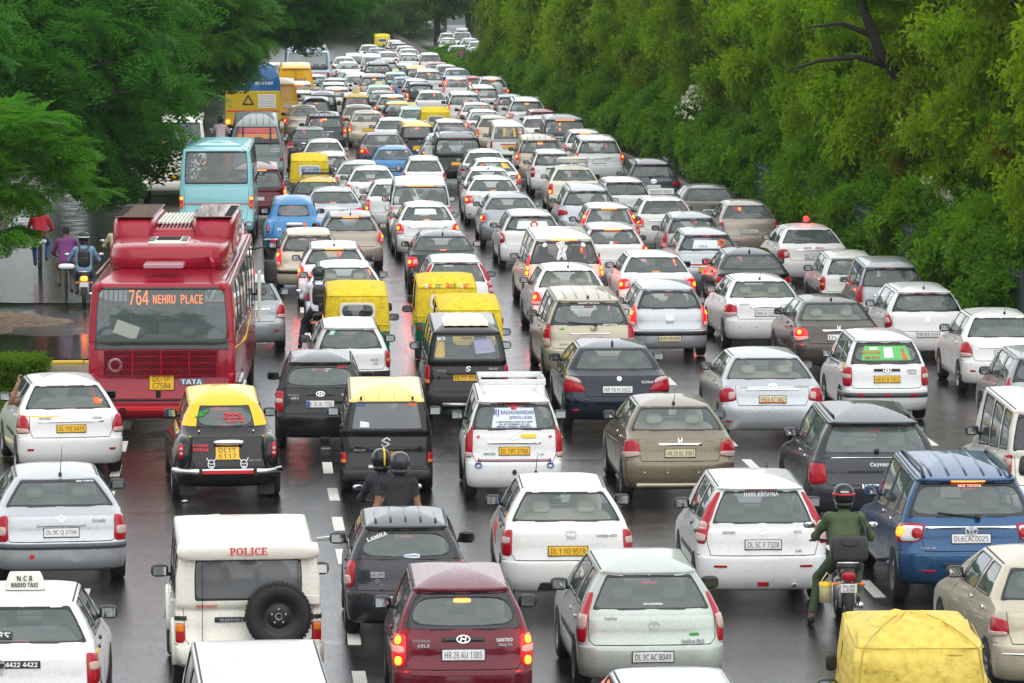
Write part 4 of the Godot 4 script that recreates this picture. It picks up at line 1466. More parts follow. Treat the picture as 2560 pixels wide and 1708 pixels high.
func side_panel(root: Node3D, sh: Shell, sg: float, called: String, pts: Array, m: Material, r := 0.03, off := 0.004):
	var q := []
	for v in pts:
		q.append(sh.side(sg, v[0], v[1]))
	var mb := MB.new()
	patch(mb, sh, q, r, off, 0.0, 2)
	return part(called, mb.done(), m, root)


func oval(rx: float, ry: float, n := 16) -> Array:
	var o := []
	for k in n + 1:
		o.append([cos(TAU * k / n) * rx, sin(TAU * k / n) * ry])
	return o


const MARK_S := [[[0.5, 0.25], [0.15, 0.55], [-0.45, 0.2], [0.45, -0.2], [-0.15, -0.55], [-0.5, -0.25]]]


func mark_h() -> Array:
	return [oval(0.7, 0.42), [[-0.3, -0.25], [-0.2, 0.28]], [[0.2, -0.28], [0.3, 0.25]], [[-0.25, 0.02], [0.25, 0.0]]]


func mark_ovals() -> Array:
	return [oval(0.65, 0.45), oval(0.2, 0.42), [[-0.45, 0.18], [-0.2, 0.3], [0.2, 0.3], [0.45, 0.18], [0.2, 0.08], [-0.2, 0.08], [-0.45, 0.18]]]


func mark_bar_h() -> Array:
	return [[[-0.32, 0.5], [-0.2, -0.45]], [[0.32, 0.5], [0.2, -0.45]], [[-0.26, 0.0], [0.26, 0.0]]]


func mark_t() -> Array:
	return [oval(0.6, 0.42), [[0, -0.38], [0, 0.2]], [[-0.4, 0.18], [-0.1, 0.22], [0, 0.12], [0.1, 0.22], [0.4, 0.18]]]


func mark_ring() -> Array:
	return [oval(0.45, 0.45), [[-0.25, 0.2], [0.0, -0.25], [0.25, 0.2]]]


# model, paint, x, y, z, heading, name, label, category, options
const TRAFFIC := [
	["notch_sedan", "white", -2.44, 0.011, -47.88, -0.5, "taxi", "white radio taxi sedan with a roof sign reading NCR RADIO TAXI", "taxi", {"plate": "n", "x": "ncr", "handle": "trim", "text": "", "detail": 2}],
	["fastback", "bright_silver", -2.7, 0.01, -60.06, 5, "sedan", "silver saloon with a tall whip aerial and AIR FORCE on its rear glass", "sedan", {"text": "DL 9C Q 2194", "x": "airforce", "lens": "lens", "strip": "grey_trim", "detail": 2}],
	["short_sedan", "white", -3.13, 0.007, -71.93, 8, "taxi", "white taxi sedan with an orange round sticker and an arm at its window", "taxi", {"plate": "y", "text": "DL 1YE 0419", "x": "tour", "detail": 2}],
	["jeep_wagon", "cream_white", -0.11, 0.025, -50.77, 2.5, "police_jeep", "cream police jeep with a black spare wheel on its back door", "jeep", {"plate": "n", "x": "police", "glass": "grey_glass", "gutter": "cream_white", "lens": "lens_amber", "rim": "dark_rim", "detail": 2}],
	["cab_van", "white", 0.07, 0.026, -41.35, 3, "van", "white van roof close behind the police jeep", "van", {"plate": "n", "x": "whitevan", "detail": 1}],
	["old_saloon", "black", -0.45, 0.023, -68.91, 3, "taxi", "black and yellow old round saloon taxi with chrome bumper", "taxi", {"plate": "y", "text": "DL1T|6117", "roof": "taxi_yellow", "pillar": "taxi_yellow", "x": "amby", "gutter": "taxi_yellow", "handle": "chrome", "mir": "black", "detail": 2}],
	["tall_hatch", "black", 1.23, 0.033, -75.15, -1, "hatchback", "black tall hatchback with a blue-edged white plate beside the red bus", "hatchback", {"text": "DL 3C AL 7706", "x": "blacksantro", "low": "black", "lens": "lens", "detail": 2}],
	["micro_van", "black", 2.15, 0.039, -68.81, -0.8, "taxi_van", "black microvan taxi with a pale yellow roof and dark grey rear glass", "taxi van", {"plate": "y", "text": "DL|1R", "roof": "taxi_straw", "glass": "grey_glass", "x": "omni", "gutter": "black", "lens": "lens_amber", "low": "trim", "rim": "dark_rim", "detail": 2}],
	["round_hatch", "dark_grey", 1.92, 0.037, -54.49, -0.2, "hatchback", "dark grey hatchback with LAMHA written across its rear glass", "hatchback", {"x": "lamha", "plate": "w", "text": "DL 8C X 4471", "lens": "lens", "detail": 2}],
	["tall_hatch", "maroon", 2.31, 0.04, -48.6, 0, "hatchback", "maroon tall hatchback with both brake lamps glowing", "hatchback", {"lit": 2, "text": "HR 26 AU 1385", "x": "santro", "mir": "trim", "low": "maroon", "detail": 2}],
	["notch_sedan", "white_c", 4.09, 0.05, -57.19, -0.7, "taxi", "white compact sedan taxi with an oval crest over its yellow plate", "taxi", {"plate": "y", "text": "DL 1 YD 9519", "x": "indigo", "seat": "seat_beige", "handle": "trim", "detail": 2}],
	["tall_wagon", "white", 4.07, 0.05, -67.88, -0.9, "taxi", "white tall wagon taxi with a jewellers poster and roof rack", "taxi", {"plate": "y", "text": "DL 1RT 3768", "x": "wagonr", "lens": "lens", "detail": 2}],
	["cab_van", "black", 3.91, 0.049, -79.55, -0.2, "taxi_van", "black van taxi with pale ribbed roof panel and NCR on the glass", "taxi van", {"plate": "y", "text": "DL 1T  9144", "x": "eeco", "low": "trim", "lens": "lens_amber", "rim": "dark_rim", "detail": 2}],
	["small_hatch", "white", 1.89, 0.037, -83.35, 0.8, "hatchback", "white small hatchback behind the yellow auto with black bumper", "hatchback", {"x": "alto", "low": "trim", "plate": "n", "lens": "lens_amber", "detail": 2}],
	["short_sedan", "silver", -0.1, 0.025, -93.6, 0.6, "sedan", "silver compact sedan half hidden past the red bus front", "sedan", {"x": "silverdz", "detail": 2}],
	["people_carrier", "champagne", 6.63, 0.039, -86.8, 0.5, "people_carrier", "champagne people carrier with a rear wiper and white lettering on its glass", "people carrier", {"text": "DL4C NE 9437", "x": "innova", "low": "champagne", "detail": 2}],
	["wide_lamp_saloon", "navy", 6.48, 0.039, -78.24, -0.6, "sedan", "dark navy luxury saloon with wide red lamps and roof fin", "sedan", {"text": "HR 16 H 3432", "x": "bmw", "detail": 2}],
	["long_boot_sedan", "bronze", 6.57, 0.039, -68.1, 0.1, "sedan", "bronze saloon with a cream number plate and short roof aerial", "sedan", {"plate": "c", "text": "HR 26 BC 8901", "x": "city", "seat": "seat_beige", "handle": "chrome", "lens": "lens", "detail": 2}],
	["saloon", "bright_silver", 9.0, 0.028, -76.39, -0.4, "sedan", "bright silver saloon with beige seats and a thin chrome boot bar", "sedan", {"plate": "c", "text": "HR26 AZ 1462", "x": "corolla", "seat": "seat_beige", "lens": "lens", "detail": 2}],
	["sport_suv", "dark_grey", 9.15, 0.028, -64.91, -0.7, "suv", "black sport utility car with a chrome strip under its rear glass", "suv", {"text": "DL 2F", "x": "cayenne", "mir": "dark_grey", "handle": "chrome", "detail": 2}],
	["big_suv", "blue", 9.28, 0.027, -57.39, -0.8, "suv", "metallic blue utility car with roof rails and one lamp glowing", "suv", {"text": "DL6CAC0025", "x": "fortuner", "mir": "blue", "lens": "lens_clear", "handle": "chrome", "detail": 2}],
	["tall_lamp_hatch", "white", 6.61, 0.039, -57.14, -0.6, "hatchback", "white hatchback with tall red lamps and HARE KRISHNA on the glass", "hatchback", {"text": "DL 5C F 7328", "x": "ritz", "handle": "trim", "frame": "frit", "detail": 2}],
	["slim_lamp_hatch", "pale_green", 4.5, 0.048, -50.29, 0.9, "hatchback", "pale silver-green hatchback with slim upright lamps and low plate", "hatchback", {"text": "DL 3C AC 8049", "x": "indica", "handle": "pale_green", "plate": "w", "detail": 2}],
	["short_sedan", "white_b", 4.04, 0.05, -41.38, 0.7, "sedan", "white car roof close behind the pale silver-green hatchback", "sedan", {"plate": "n", "detail": 1}],
	["arch_saloon", "sand", 9.22, 0.027, -50.39, 0.6, "sedan", "beige saloon with rounded roof beside the yellow tarpaulin auto", "sedan", {"x": "linea", "handle": "chrome", "text": "", "detail": 2}],
	["box_suv", "cream_white", 11.85, 0.016, -64.5, 0.6, "suv", "cream boxy utility car with black rear glass and swing-out door", "suv", {"x": "scorpio", "glass": "dark_glass", "text": "UP 16", "detail": 2}],
	["short_sedan", "white_c", 14.47, 0.005, -84.08, -0.6, "sedan", "white compact sedan with red angular lamps beside the right trees", "sedan", {"x": "dzr", "text": "DL 1", "seat": "seat", "detail": 2}],
	["compact_hatch", "silver", 13.83, 0.008, -75.81, -0.4, "hatchback", "silver hatchback between a white sedan and the cream boxy utility car", "hatchback", {"x": "", "detail": 2}],
	["tall_hatch", "white", 11.41, 0.018, -78.96, 0.3, "taxi", "white tall hatchback taxi with a green advertisement on its rear glass", "taxi", {"plate": "y", "text": "HR 67 A 1922", "x": "greenad", "strip": "grey_trim", "lens": "lens", "detail": 2}],
	["long_boot_sedan", "umber", 11.72, 0.017, -88.13, 0.5, "sedan", "dark brown saloon with round red inner lamps and beige seats", "sedan", {"lit": 1, "text": "DL 4C", "x": "brown", "seat": "seat_beige", "detail": 2}],
	["swift_hatch", "white", 13.97, 0.007, -90.84, 0.7, "hatchback", "white hatchback with curved dark rear glass and lit roof brake bar", "hatchback", {"x": "swift", "text": "HR 38 R 5123", "lens": "lens", "detail": 2}],
	["long_boot_sedan", "white", 10.94, 0.02, -93.95, 0.8, "sedan", "white saloon with plate PB65 R 2298 and a roof aerial", "sedan", {"text": "PB65 R 2298", "x": "citypb", "seat": "seat_beige", "detail": 2}],
	["tall_wagon", "silver", 14.11, 0.006, -96.43, -0.8, "hatchback", "silver tall wagon with roof rails near the green fence", "hatchback", {"x": "", "mir": "silver", "text": "", "detail": 2}],
	["small_hatch", "white_c", 14.0, 0.007, -101.88, 0.2, "hatchback", "small white square hatchback with amber-topped lamps and black bumper", "hatchback", {"low": "trim", "lens": "lens_amber", "text": "", "plate": "n", "detail": 2}],
	["saloon", "white", 14.27, 0.006, -111.57, 0.3, "sedan", "white government saloon with a glowing red beacon on its roof", "sedan", {"text": "DL 1 CP 9587", "x": "beacon", "lit": 0, "detail": 2}],
	["arch_saloon", "black", 11.71, 0.017, -102.26, -0.6, "sedan", "black rounded saloon with a tree mirrored in its rear glass", "sedan", {"x": "aerial", "text": "", "detail": 2}],
	["swift_hatch", "bright_silver", 11.38, 0.018, -109.22, -0.1, "taxi", "silver taxi hatchback with an orange star sticker and red stripe", "taxi", {"lit": 1, "x": "star", "plate": "y", "detail": 2}],
	["compact_hatch", "silver", 11.71, 0.017, -115.63, -0.8, "hatchback", "silver-grey rounded hatchback behind the orange-star taxi", "hatchback", {"lit": 0, "detail": 1}],
	["notch_sedan", "tan", 13.77, 0.008, -121.27, 0.7, "sedan", "beige saloon with plate HR 26 BC 6122 by the hedge", "sedan", {"text": "HR 26 BC 6122", "lit": 0, "detail": 1}],
	["wide_lamp_saloon", "umber", 13.75, 0.008, -131.03, -0.4, "sedan", "dark saloon with stacked red lamps at the hedge side", "sedan", {"lit": 1, "text": "HR26 B", "detail": 1}],
	["crossover", "slate", 13.15, 0.011, -143.15, 0.8, "hatchback", "dark slate hatchback with roof rails and a black rear wiper", "hatchback", {"x": "etioscross", "text": "", "rail": "trim", "lit": 0, "detail": 1}],
	["short_sedan", "white_c", 11.7, 0.017, -123.49, 0.8, "taxi", "white taxi sedan with a flat white sign board over its roof", "taxi", {"lit": 1, "x": "flatsign", "detail": 1}],
	["swift_hatch", "white", 11.46, 0.018, -134.07, 0.7, "hatchback", "white hatchback with its wide lamps behind a silver crossover", "hatchback", {"lit": 0, "detail": 1}],
	["crossover", "bright_silver", 9.85, 0.025, -127.46, -0.2, "crossover", "silver crossover with bright roof rails and slim wide lamps", "crossover", {"rail": "steel", "lit": 0, "detail": 1}],
	["notch_sedan", "cream", 10.47, 0.022, -141.16, -0.1, "taxi", "cream yellow taxi sedan with a roof carrier and blue number strip", "taxi", {"x": "creamtaxi", "lens": "lens_red", "lit": 1, "detail": 1}],
	["tall_hatch", "white", 10.51, 0.022, -151.66, -0.4, "hatchback", "white tall hatchback with black bumper line ahead of the cream taxi", "hatchback", {"text": "", "lit": 0, "detail": 1}],
	["people_carrier", "champagne", 10.61, 0.022, -159.85, -0.9, "people_carrier", "champagne people carrier ahead of a white tall hatchback", "people carrier", {"lit": 2, "detail": 1}],
	["people_carrier", "white_b", 12.71, 0.012, -159.73, 0.3, "people_carrier", "white people carrier with a red balloon seen through its rear glass", "people carrier", {"x": "balloon", "lit": 1, "detail": 1}],
	["swift_hatch", "white_c", 13.07, 0.011, -170.27, 0.1, "hatchback", "off-white hatchback with lit brake bar behind the white people carrier", "hatchback", {"lit": 2, "detail": 1}],
	["box_suv", "slate", 12.56, 0.013, -174.67, -0.1, "suv", "black square luxury utility car at the hedge", "suv", {"x": "rover", "lit": 1, "detail": 1}],
	["tall_hatch", "red", 12.8, 0.012, -190.69, 1.0, "hatchback", "bright red hatchback beside the black square utility car", "hatchback", {"lit": 1, "detail": 0}],
	["short_sedan", "white", 12.18, 0.015, -183.78, -0.2, "sedan", "white sedan between the red hatchback and the black utility car", "sedan", {"lit": 1, "detail": 1}],
	["cab_van", "white", 10.24, 0.023, -172.21, -0.6, "van", "white van with yellow stickers on its rear glass", "van", {"plate": "y", "x": "stickers", "low": "trim", "lit": 0, "detail": 1}],
	["notch_sedan", "sand", 10.37, 0.022, -184.14, -0.4, "sedan", "beige sedan beside the white van with yellow stickers", "sedan", {"lit": 1, "detail": 1}],
	["short_sedan", "white", 10.3, 0.023, -191.52, 0.5, "sedan", "white sedan right behind a longer white sedan in the middle queue", "sedan", {"lit": 1, "detail": 0}],
	["long_boot_sedan", "white_b", 10.55, 0.022, -201.84, 0.1, "sedan", "white long sedan ahead of the other white sedan", "sedan", {"lit": 0, "detail": 0}],
	["big_suv", "white", 12.7, 0.012, -200.06, -0.8, "suv", "white utility car with black rear glass near the oleander bush", "suv", {"lit": 2, "detail": 0}],
	["compact_hatch", "silver", 12.68, 0.013, -211.49, -0.5, "hatchback", "silver-white hatchback left of the white utility car near oleander", "hatchback", {"lit": 0, "detail": 0}],
	["people_carrier", "white", 10.36, 0.023, -209.94, 0.2, "people_carrier", "white people carrier with dark rear glass in the far queue", "people carrier", {"plate": "y", "lit": 1, "detail": 0}],
	["big_suv", "white_c", 11.71, 0.017, -218.51, -0.3, "suv", "white utility car with a red glow in its rear glass", "suv", {"plate": "y", "lit": 1, "detail": 0}],
	["crossover", "white", 13.24, 0.01, -237.92, -0.1, "suv", "white utility car with a round white spare wheel cover at the hedge", "suv", {"lit": 2, "x": "sparecover", "detail": 0}],
	["small_hatch", "white", 5.99, 0.041, -149.33, -0.9, "hatchback", "white small hatchback with tall orange-red side lamps", "hatchback", {"plate": "n", "lens": "lens_amber", "lit": 0, "detail": 1}],
	["notch_sedan", "sky_blue", 5.12, 0.045, -155.13, 0.8, "sedan", "sky blue sedan with a black service number plate", "sedan", {"plate": "b", "text": "", "seat": "seat_blue", "x": "bluesed", "lit": 0, "detail": 1}],
	["wide_lamp_saloon", "umber", 5.17, 0.045, -168.64, 0.5, "sedan", "dark brown saloon ahead of the sky blue sedan", "sedan", {"lit": 1, "detail": 1}],
	["micro_van", "black", 6.7, 0.038, -175.09, 0.9, "taxi_van", "black microvan taxi with straw roof between two white cars", "taxi van", {"plate": "y", "roof": "taxi_straw", "glass": "grey_glass", "low": "trim", "lens": "lens_red", "lit": 2, "detail": 1}],
	["short_sedan", "white_b", 6.01, 0.041, -181.73, -0.4, "sedan", "white sedan beside the black microvan taxi", "sedan", {"lit": 0, "detail": 1}],
	["notch_sedan", "sand", 5.15, 0.045, -189.51, 0.6, "sedan", "beige sedan trailing dark exhaust with a yellow plate", "sedan", {"plate": "y", "lit": 1, "detail": 0}],
	["short_sedan", "sand", 4.96, 0.046, -196.74, 0.9, "sedan", "beige sedan close ahead of another beige sedan", "sedan", {"lit": 0, "detail": 0}],
	["small_hatch", "mint", 7.4, 0.035, -197.03, 0.6, "taxi", "mint green taxi with a roof sign beside the yellow auto", "taxi", {"x": "taxisign", "lit": 0, "detail": 0}],
	["compact_hatch", "white", 8.3, 0.031, -179.84, -0.4, "hatchback", "white rounded hatchback ahead of the black rack-topped utility car", "hatchback", {"lit": 1, "detail": 1}],
	["saloon", "silver", 7.51, 0.035, -167.83, -0.1, "sedan", "silver saloon beside the white-shirted motorcyclist", "sedan", {"lit": 2, "detail": 1}],
	["box_suv", "black", 7.47, 0.035, -157.27, -0.2, "taxi", "black utility taxi with a roof rack and yellow plate", "taxi", {"plate": "y", "x": "rackfar", "lens": "lens", "lit": 0, "detail": 1}],
	["micro_van", "black", 3.17, 0.045, -203.57, -0.3, "van", "black microvan with a yellow sticker near the yellow vans", "van", {"glass": "grey_glass", "plate": "n", "lit": 2, "detail": 0}],
	["micro_van", "dark_grey", 3.61, 0.048, -211.75, -0.9, "van", "dark grey microvan directly ahead of a black microvan", "van", {"lit": 1, "detail": 0}],
	["micro_van", "black", 5.19, 0.045, -209.7, -0.7, "taxi_van", "black and yellow microvan taxi with a winged sticker and roof sign", "taxi van", {"roof": "taxi_yellow", "glass": "grey_glass", "x": "taxisign", "lit": 0, "detail": 0}],
	["short_sedan", "champagne", 2.47, 0.041, -196.34, -0.3, "sedan", "champagne sedan with one brake lamp lit beside the tanker", "sedan", {"lit": 1, "detail": 0}],
	["people_carrier", "dark_grey", 3.18, 0.045, -182.46, -0.4, "people_carrier", "dark grey people carrier with a glowing high brake lamp", "people carrier", {"lit": 2, "detail": 1}],
	["long_boot_sedan", "dark_grey", 2.43, 0.041, -173.28, -0.8, "sedan", "dark grey saloon behind the champagne sedan", "sedan", {"lit": 0, "detail": 1}],
	["short_sedan", "white", 2.77, 0.043, -161.23, 1.0, "sedan", "white sedan ahead of the small yellow auto", "sedan", {"lit": 0, "detail": 1}],
	["compact_hatch", "white_c", 2.79, 0.043, -150.77, -0.2, "hatchback", "white hatchback half hidden by the yellow auto with blue window", "hatchback", {"lit": 1, "detail": 1}],
	["notch_sedan", "black", 2.14, 0.038, -133.9, -0.9, "taxi", "black taxi sedan with yellow roof and a metal roof carrier", "taxi", {"roof": "taxi_yellow", "lit": 1, "x": "rack", "detail": 1}],
	["fastback", "pale_green", 3.71, 0.048, -146.49, -0.9, "sedan", "grey-green sedan with a dark green bumper", "sedan", {"lit": 1, "detail": 1}],
	["short_sedan", "white", 3.94, 0.05, -140.57, 0.4, "sedan", "white sedan with tinted seats ahead of the round-spare utility car", "sedan", {"lit": 2, "detail": 1}],
	["box_suv", "white", 4.93, 0.046, -126.02, -0.9, "suv", "white utility car with a round spare wheel cover on its back", "suv", {"lit": 2, "x": "donotfollow", "glass": "glass", "detail": 1}],
	["notch_sedan", "white_b", 4.34, 0.049, -132.08, -0.0, "sedan", "white sedan squeezed left of the spare-wheel utility car", "sedan", {"lit": 1, "detail": 1}],
	["short_sedan", "white", 4.85, 0.046, -120.45, 1.0, "sedan", "white sedan with a paper sheet in its rear glass and lamps lit", "sedan", {"lit": 2, "text": "DL5CK 2535", "x": "paper", "detail": 1}],
	["saloon", "bright_silver", 2.5, 0.042, -129.38, -0.8, "sedan", "silver saloon with wide outlined brake lamps behind black taxi", "sedan", {"lit": 2, "x": "fourrings", "detail": 1}],
	["old_saloon", "sky_blue", 1.25, 0.033, -122.65, 0.1, "sedan", "sky blue old round saloon beside the light blue minibus", "sedan", {"plate": "b", "text": "", "x": "blueamby", "handle": "chrome", "glass": "grey_glass", "rim": "dark_rim", "lit": 0, "detail": 1}],
	["arch_hatch", "tan", 2.71, 0.042, -117.05, -0.2, "hatchback", "tan hatchback with a lit roof brake bar and roof aerial", "hatchback", {"lit": 2, "x": "aerial", "detail": 1}],
	["compact_hatch", "sand", 1.47, 0.035, -109.12, 1.0, "hatchback", "beige hatchback with black bumper strip beside the bus mirror", "hatchback", {"lit": 1, "detail": 2}],
	["arch_hatch", "white", 2.04, 0.038, -104.79, -0.5, "hatchback", "white hatchback with glowing lamps ahead of the backpack rider", "hatchback", {"lit": 2, "x": "aerial", "detail": 2}],
	["saloon", "white", 2.15, 0.039, -98.52, -0.2, "sedan", "white sedan right ahead of the yellow auto with small window", "sedan", {"seat": "seat_beige", "detail": 2}],
	["saloon", "black", 4.82, 0.046, -108.81, -0.9, "sedan", "black sedan with a round glowing lamp and roof brake line", "sedan", {"lit": 2, "x": "jetta", "detail": 2}],
	["tall_lamp_hatch", "white", 4.62, 0.047, -98.39, -0.2, "hatchback", "white hatchback with tall lamps directly ahead of the two autos", "hatchback", {"plate": "n", "detail": 2}],
	["short_sedan", "white_b", 8.24, 0.032, -152.8, -0.5, "sedan", "white sedan at the head of a row of four white sedans", "sedan", {"lit": 0, "detail": 1}],
	["fastback", "white", 8.27, 0.032, -148.3, 0.7, "sedan", "white sedan with yellow and orange stickers on its rear glass", "sedan", {"x": "stick2", "lit": 1, "detail": 1}],
	["long_boot_sedan", "white", 7.73, 0.034, -141.07, -0.9, "sedan", "white sedan with a roof aerial between two white sedans", "sedan", {"x": "aerial", "lit": 1, "detail": 1}],
	["saloon", "white_c", 7.56, 0.035, -135.8, -0.5, "sedan", "white sedan with an orange brake bar lit behind its glass", "sedan", {"lit": 2, "detail": 1}],
	["arch_saloon", "silver", 7.49, 0.035, -125.8, -0.6, "sedan", "silver sedan with long swept lamps and no plate in view", "sedan", {"plate": "n", "lit": 1, "detail": 1}],
	["swift_hatch", "white", 7.5, 0.035, -117.05, 0.7, "taxi", "white taxi with a red ring sticker on its rear glass", "taxi", {"lit": 0, "x": "ringsticker", "low": "white", "detail": 1}],
	["tall_lamp_hatch", "white_b", 9.76, 0.025, -118.94, -0.7, "hatchback", "white hatchback with tall red lamps between crossover and people carrier", "hatchback", {"lit": 2, "detail": 1}],
	["tall_mpv", "cream_white", 7.35, 0.036, -103.69, 0.9, "people_carrier", "cream tall people carrier with a white figure on its black rear glass", "people carrier", {"lit": 2, "x": "xylo", "glass": "dark_glass", "detail": 2}],
	["arch_hatch", "white", 9.24, 0.027, -111.77, 0.1, "hatchback", "white hatchback with a small red and white sticker on the glass", "hatchback", {"lit": 2, "x": "polo", "detail": 2}],
	["short_sedan", "white", 7.01, 0.037, -96.54, 1.0, "sedan", "white sedan with an orange brake lamp on the parcel shelf ahead of champagne carrier", "sedan", {"lit": 2, "x": "aerial", "seat": "seat_beige", "detail": 2}],
	["saloon", "white", 9.38, 0.027, -101.54, -0.2, "sedan", "white saloon with glowing lamps ahead of the silver compact hatchback", "sedan", {"lit": 2, "detail": 2}],
	["compact_hatch", "bright_silver", 8.68, 0.03, -91.34, 0.8, "hatchback", "silver hatchback with lamps lit and plate RJ-01-CB-4290", "hatchback", {"lit": 1, "text": "RJ-01-CB-4290", "plate": "c", "x": "i10", "detail": 2}],
	["tall_mpv", "maroon", 0.25, 0.028, -136.87, 0.3, "suv", "maroon utility car half hidden behind the light blue minibus", "suv", {"lit": 2, "detail": 1}],
	["compact_hatch", "white_b", -0.84, 0.021, -117.97, 0.6, "hatchback", "white hatchback roof showing between the red bus and the minibus", "hatchback", {"plate": "n", "lit": 0, "detail": 1}],
	["tall_hatch", "white", 1.86, 0.037, -269.59, -38, "hatchback", "white hatchback turned across with an amber indicator glowing", "hatchback", {"x": "indicator", "detail": 0}],
	["tall_wagon", "white", 2.7, 0.042, -227.63, -0.0, "van", "white tall wagon right of the yellow van", "hatchback", {"lit": 2, "detail": 0}],
	["compact_hatch", "white_b", 2.66, 0.042, -216.73, -0.6, "hatchback", "white hatchback below the white tall wagon by the yellow van", "hatchback", {"lit": 0, "detail": 0}],
	["tall_hatch", "white_c", 3.75, 0.049, -243.89, 0.8, "hatchback", "white hatchback between the yellow van and the pale blue bus", "hatchback", {"lit": 0, "detail": 0}],
	["short_sedan", "white", 6.32, 0.04, -286.84, -0.3, "sedan", "white sedan packed in the distant part of the queue", "sedan", {"lit": 0, "group": "white sedans far up the road", "detail": 0}],
	["notch_sedan", "white", 6.29, 0.04, -274.03, 0.3, "sedan", "white sedan packed in the distant part of the queue", "sedan", {"lit": 0, "group": "white sedans far up the road", "detail": 0}],
	["saloon", "white", 5.99, 0.041, -255.61, 0.6, "sedan", "white sedan packed in the distant part of the queue", "sedan", {"lit": 0, "group": "white sedans far up the road", "detail": 0}],
	["short_sedan", "white", 9.0, 0.028, -324.13, 0.3, "sedan", "white sedan packed in the distant part of the queue", "sedan", {"lit": 0, "group": "white sedans far up the road", "detail": 0}],
	["arch_saloon", "white", 9.73, 0.025, -304.62, 0.6, "sedan", "white sedan packed in the distant part of the queue", "sedan", {"lit": 2, "group": "white sedans far up the road", "detail": 0}],
	["short_sedan", "white", 11.53, 0.018, -320.98, 0.1, "sedan", "white sedan packed in the distant part of the queue", "sedan", {"lit": 0, "group": "white sedans far up the road", "detail": 0}],
	["saloon", "white", 11.52, 0.018, -313.64, 0.3, "sedan", "white sedan packed in the distant part of the queue", "sedan", {"lit": 0, "group": "white sedans far up the road", "detail": 0}],
	["short_sedan", "white", 12.13, 0.015, -267.68, 0.4, "sedan", "white sedan packed in the distant part of the queue", "sedan", {"lit": 0, "group": "white sedans far up the road", "detail": 0}],
	["notch_sedan", "white", 9.08, 0.028, -217.2, -0.5, "sedan", "white sedan packed in the distant part of the queue", "sedan", {"lit": 0, "group": "white sedans far up the road", "detail": 0}],
	["compact_hatch", "white_b", 6.13, 0.041, -250.1, 0.8, "hatchback", "white hatchback packed in the distant part of the queue", "hatchback", {"group": "white hatchbacks far up the road", "lit": 0, "detail": 0}],
	["swift_hatch", "white_b", 4.54, 0.048, -230.99, -0.9, "hatchback", "white hatchback packed in the distant part of the queue", "hatchback", {"group": "white hatchbacks far up the road", "lit": 0, "detail": 0}],
	["small_hatch", "white_b", 11.57, 0.017, -345.16, 0.9, "hatchback", "white hatchback packed in the distant part of the queue", "hatchback", {"group": "white hatchbacks far up the road", "lit": 0, "detail": 0}],
	["compact_hatch", "white_b", 10.94, 0.02, -296.94, -0.9, "hatchback", "white hatchback packed in the distant part of the queue", "hatchback", {"group": "white hatchbacks far up the road", "lit": 0, "detail": 0}],
	["small_hatch", "white_b", 9.8, 0.025, -273.07, -0.7, "hatchback", "white hatchback packed in the distant part of the queue", "hatchback", {"group": "white hatchbacks far up the road", "lit": 0, "detail": 0}],
	["compact_hatch", "white_b", 9.1, 0.028, -237.09, 0.3, "hatchback", "white hatchback packed in the distant part of the queue", "hatchback", {"group": "white hatchbacks far up the road", "lit": 2, "detail": 0}],
	["short_sedan", "white", 6.1, 0.041, -245.33, -0.7, "sedan", "white sedan with a red glowing high brake lamp in the far queue", "sedan", {"lit": 2, "detail": 0}],
	["arch_hatch", "pale_green", 4.75, 0.047, -239.89, 0.3, "hatchback", "pale green hatchback in the far queue with white car behind", "hatchback", {"lit": 0, "detail": 0}],
	["swift_hatch", "white_c", 4.5, 0.048, -222.85, 0.5, "hatchback", "white hatchback with a round glowing high brake lamp ahead of black microvans", "hatchback", {"lit": 2, "detail": 0}],
	["people_carrier", "tan", 6.84, 0.037, -239.3, 0.9, "people_carrier", "tan people carrier with stacked brake lamps glowing", "people carrier", {"lit": 2, "detail": 0}],
	["cab_van", "white", 8.03, 0.033, -283.83, -0.6, "van", "white van in the far queue beside the tree", "van", {"lit": 1, "detail": 0}],
	["big_suv", "black", 7.82, 0.034, -263.68, -1.0, "suv", "black utility car with a sticker of a figure on its glass", "suv", {"lit": 0, "detail": 0}],
	["big_suv", "slate", 8.43, 0.031, -268.72, -1.0, "suv", "dark grey utility car just ahead of the black utility car", "suv", {"lit": 0, "detail": 0}],
	["micro_van", "cream", 7.12, 0.037, -291.04, -0.8, "van", "cream van under the overhanging branch", "van", {"lit": 0, "detail": 0}],
	["fastback", "grey", 9.44, 0.027, -318.39, 0.6, "sedan", "grey sedan far up the road near the green and yellow auto", "sedan", {"lit": 0, "detail": 0}],
	["tall_hatch", "silver", 11.43, 0.018, -331.08, 0.1, "hatchback", "silver hatchback far up the road beside white cars", "hatchback", {"lit": 0, "detail": 0}],
	["tall_wagon", "white_c", 12.17, 0.015, -292.59, -0.6, "hatchback", "white tall wagon with full height red lamps at the hedge", "hatchback", {"x": "", "lit": 0, "detail": 0}],
	["notch_sedan", "mauve", 11.85, 0.016, -273.7, -0.3, "sedan", "mauve sedan behind the tall wagon with red lamps", "sedan", {"lit": 0, "detail": 0}],
	["saloon", "ice_blue", 12.46, 0.014, -261.92, 0.5, "sedan", "pale ice blue sedan by the hedge far up the road", "sedan", {"lit": 0, "detail": 0}],
	["micro_van", "black", 10.04, 0.024, -260.79, -0.1, "taxi_van", "black and yellow microvan taxi far up with a roof carrier", "taxi van", {"roof": "taxi_straw", "x": "", "lit": 0, "detail": 0}],
	["people_carrier", "white_b", 10.3, 0.023, -249.76, -0.9, "people_carrier", "white people carrier with a glowing high brake lamp far up", "people carrier", {"lit": 2, "detail": 0}],
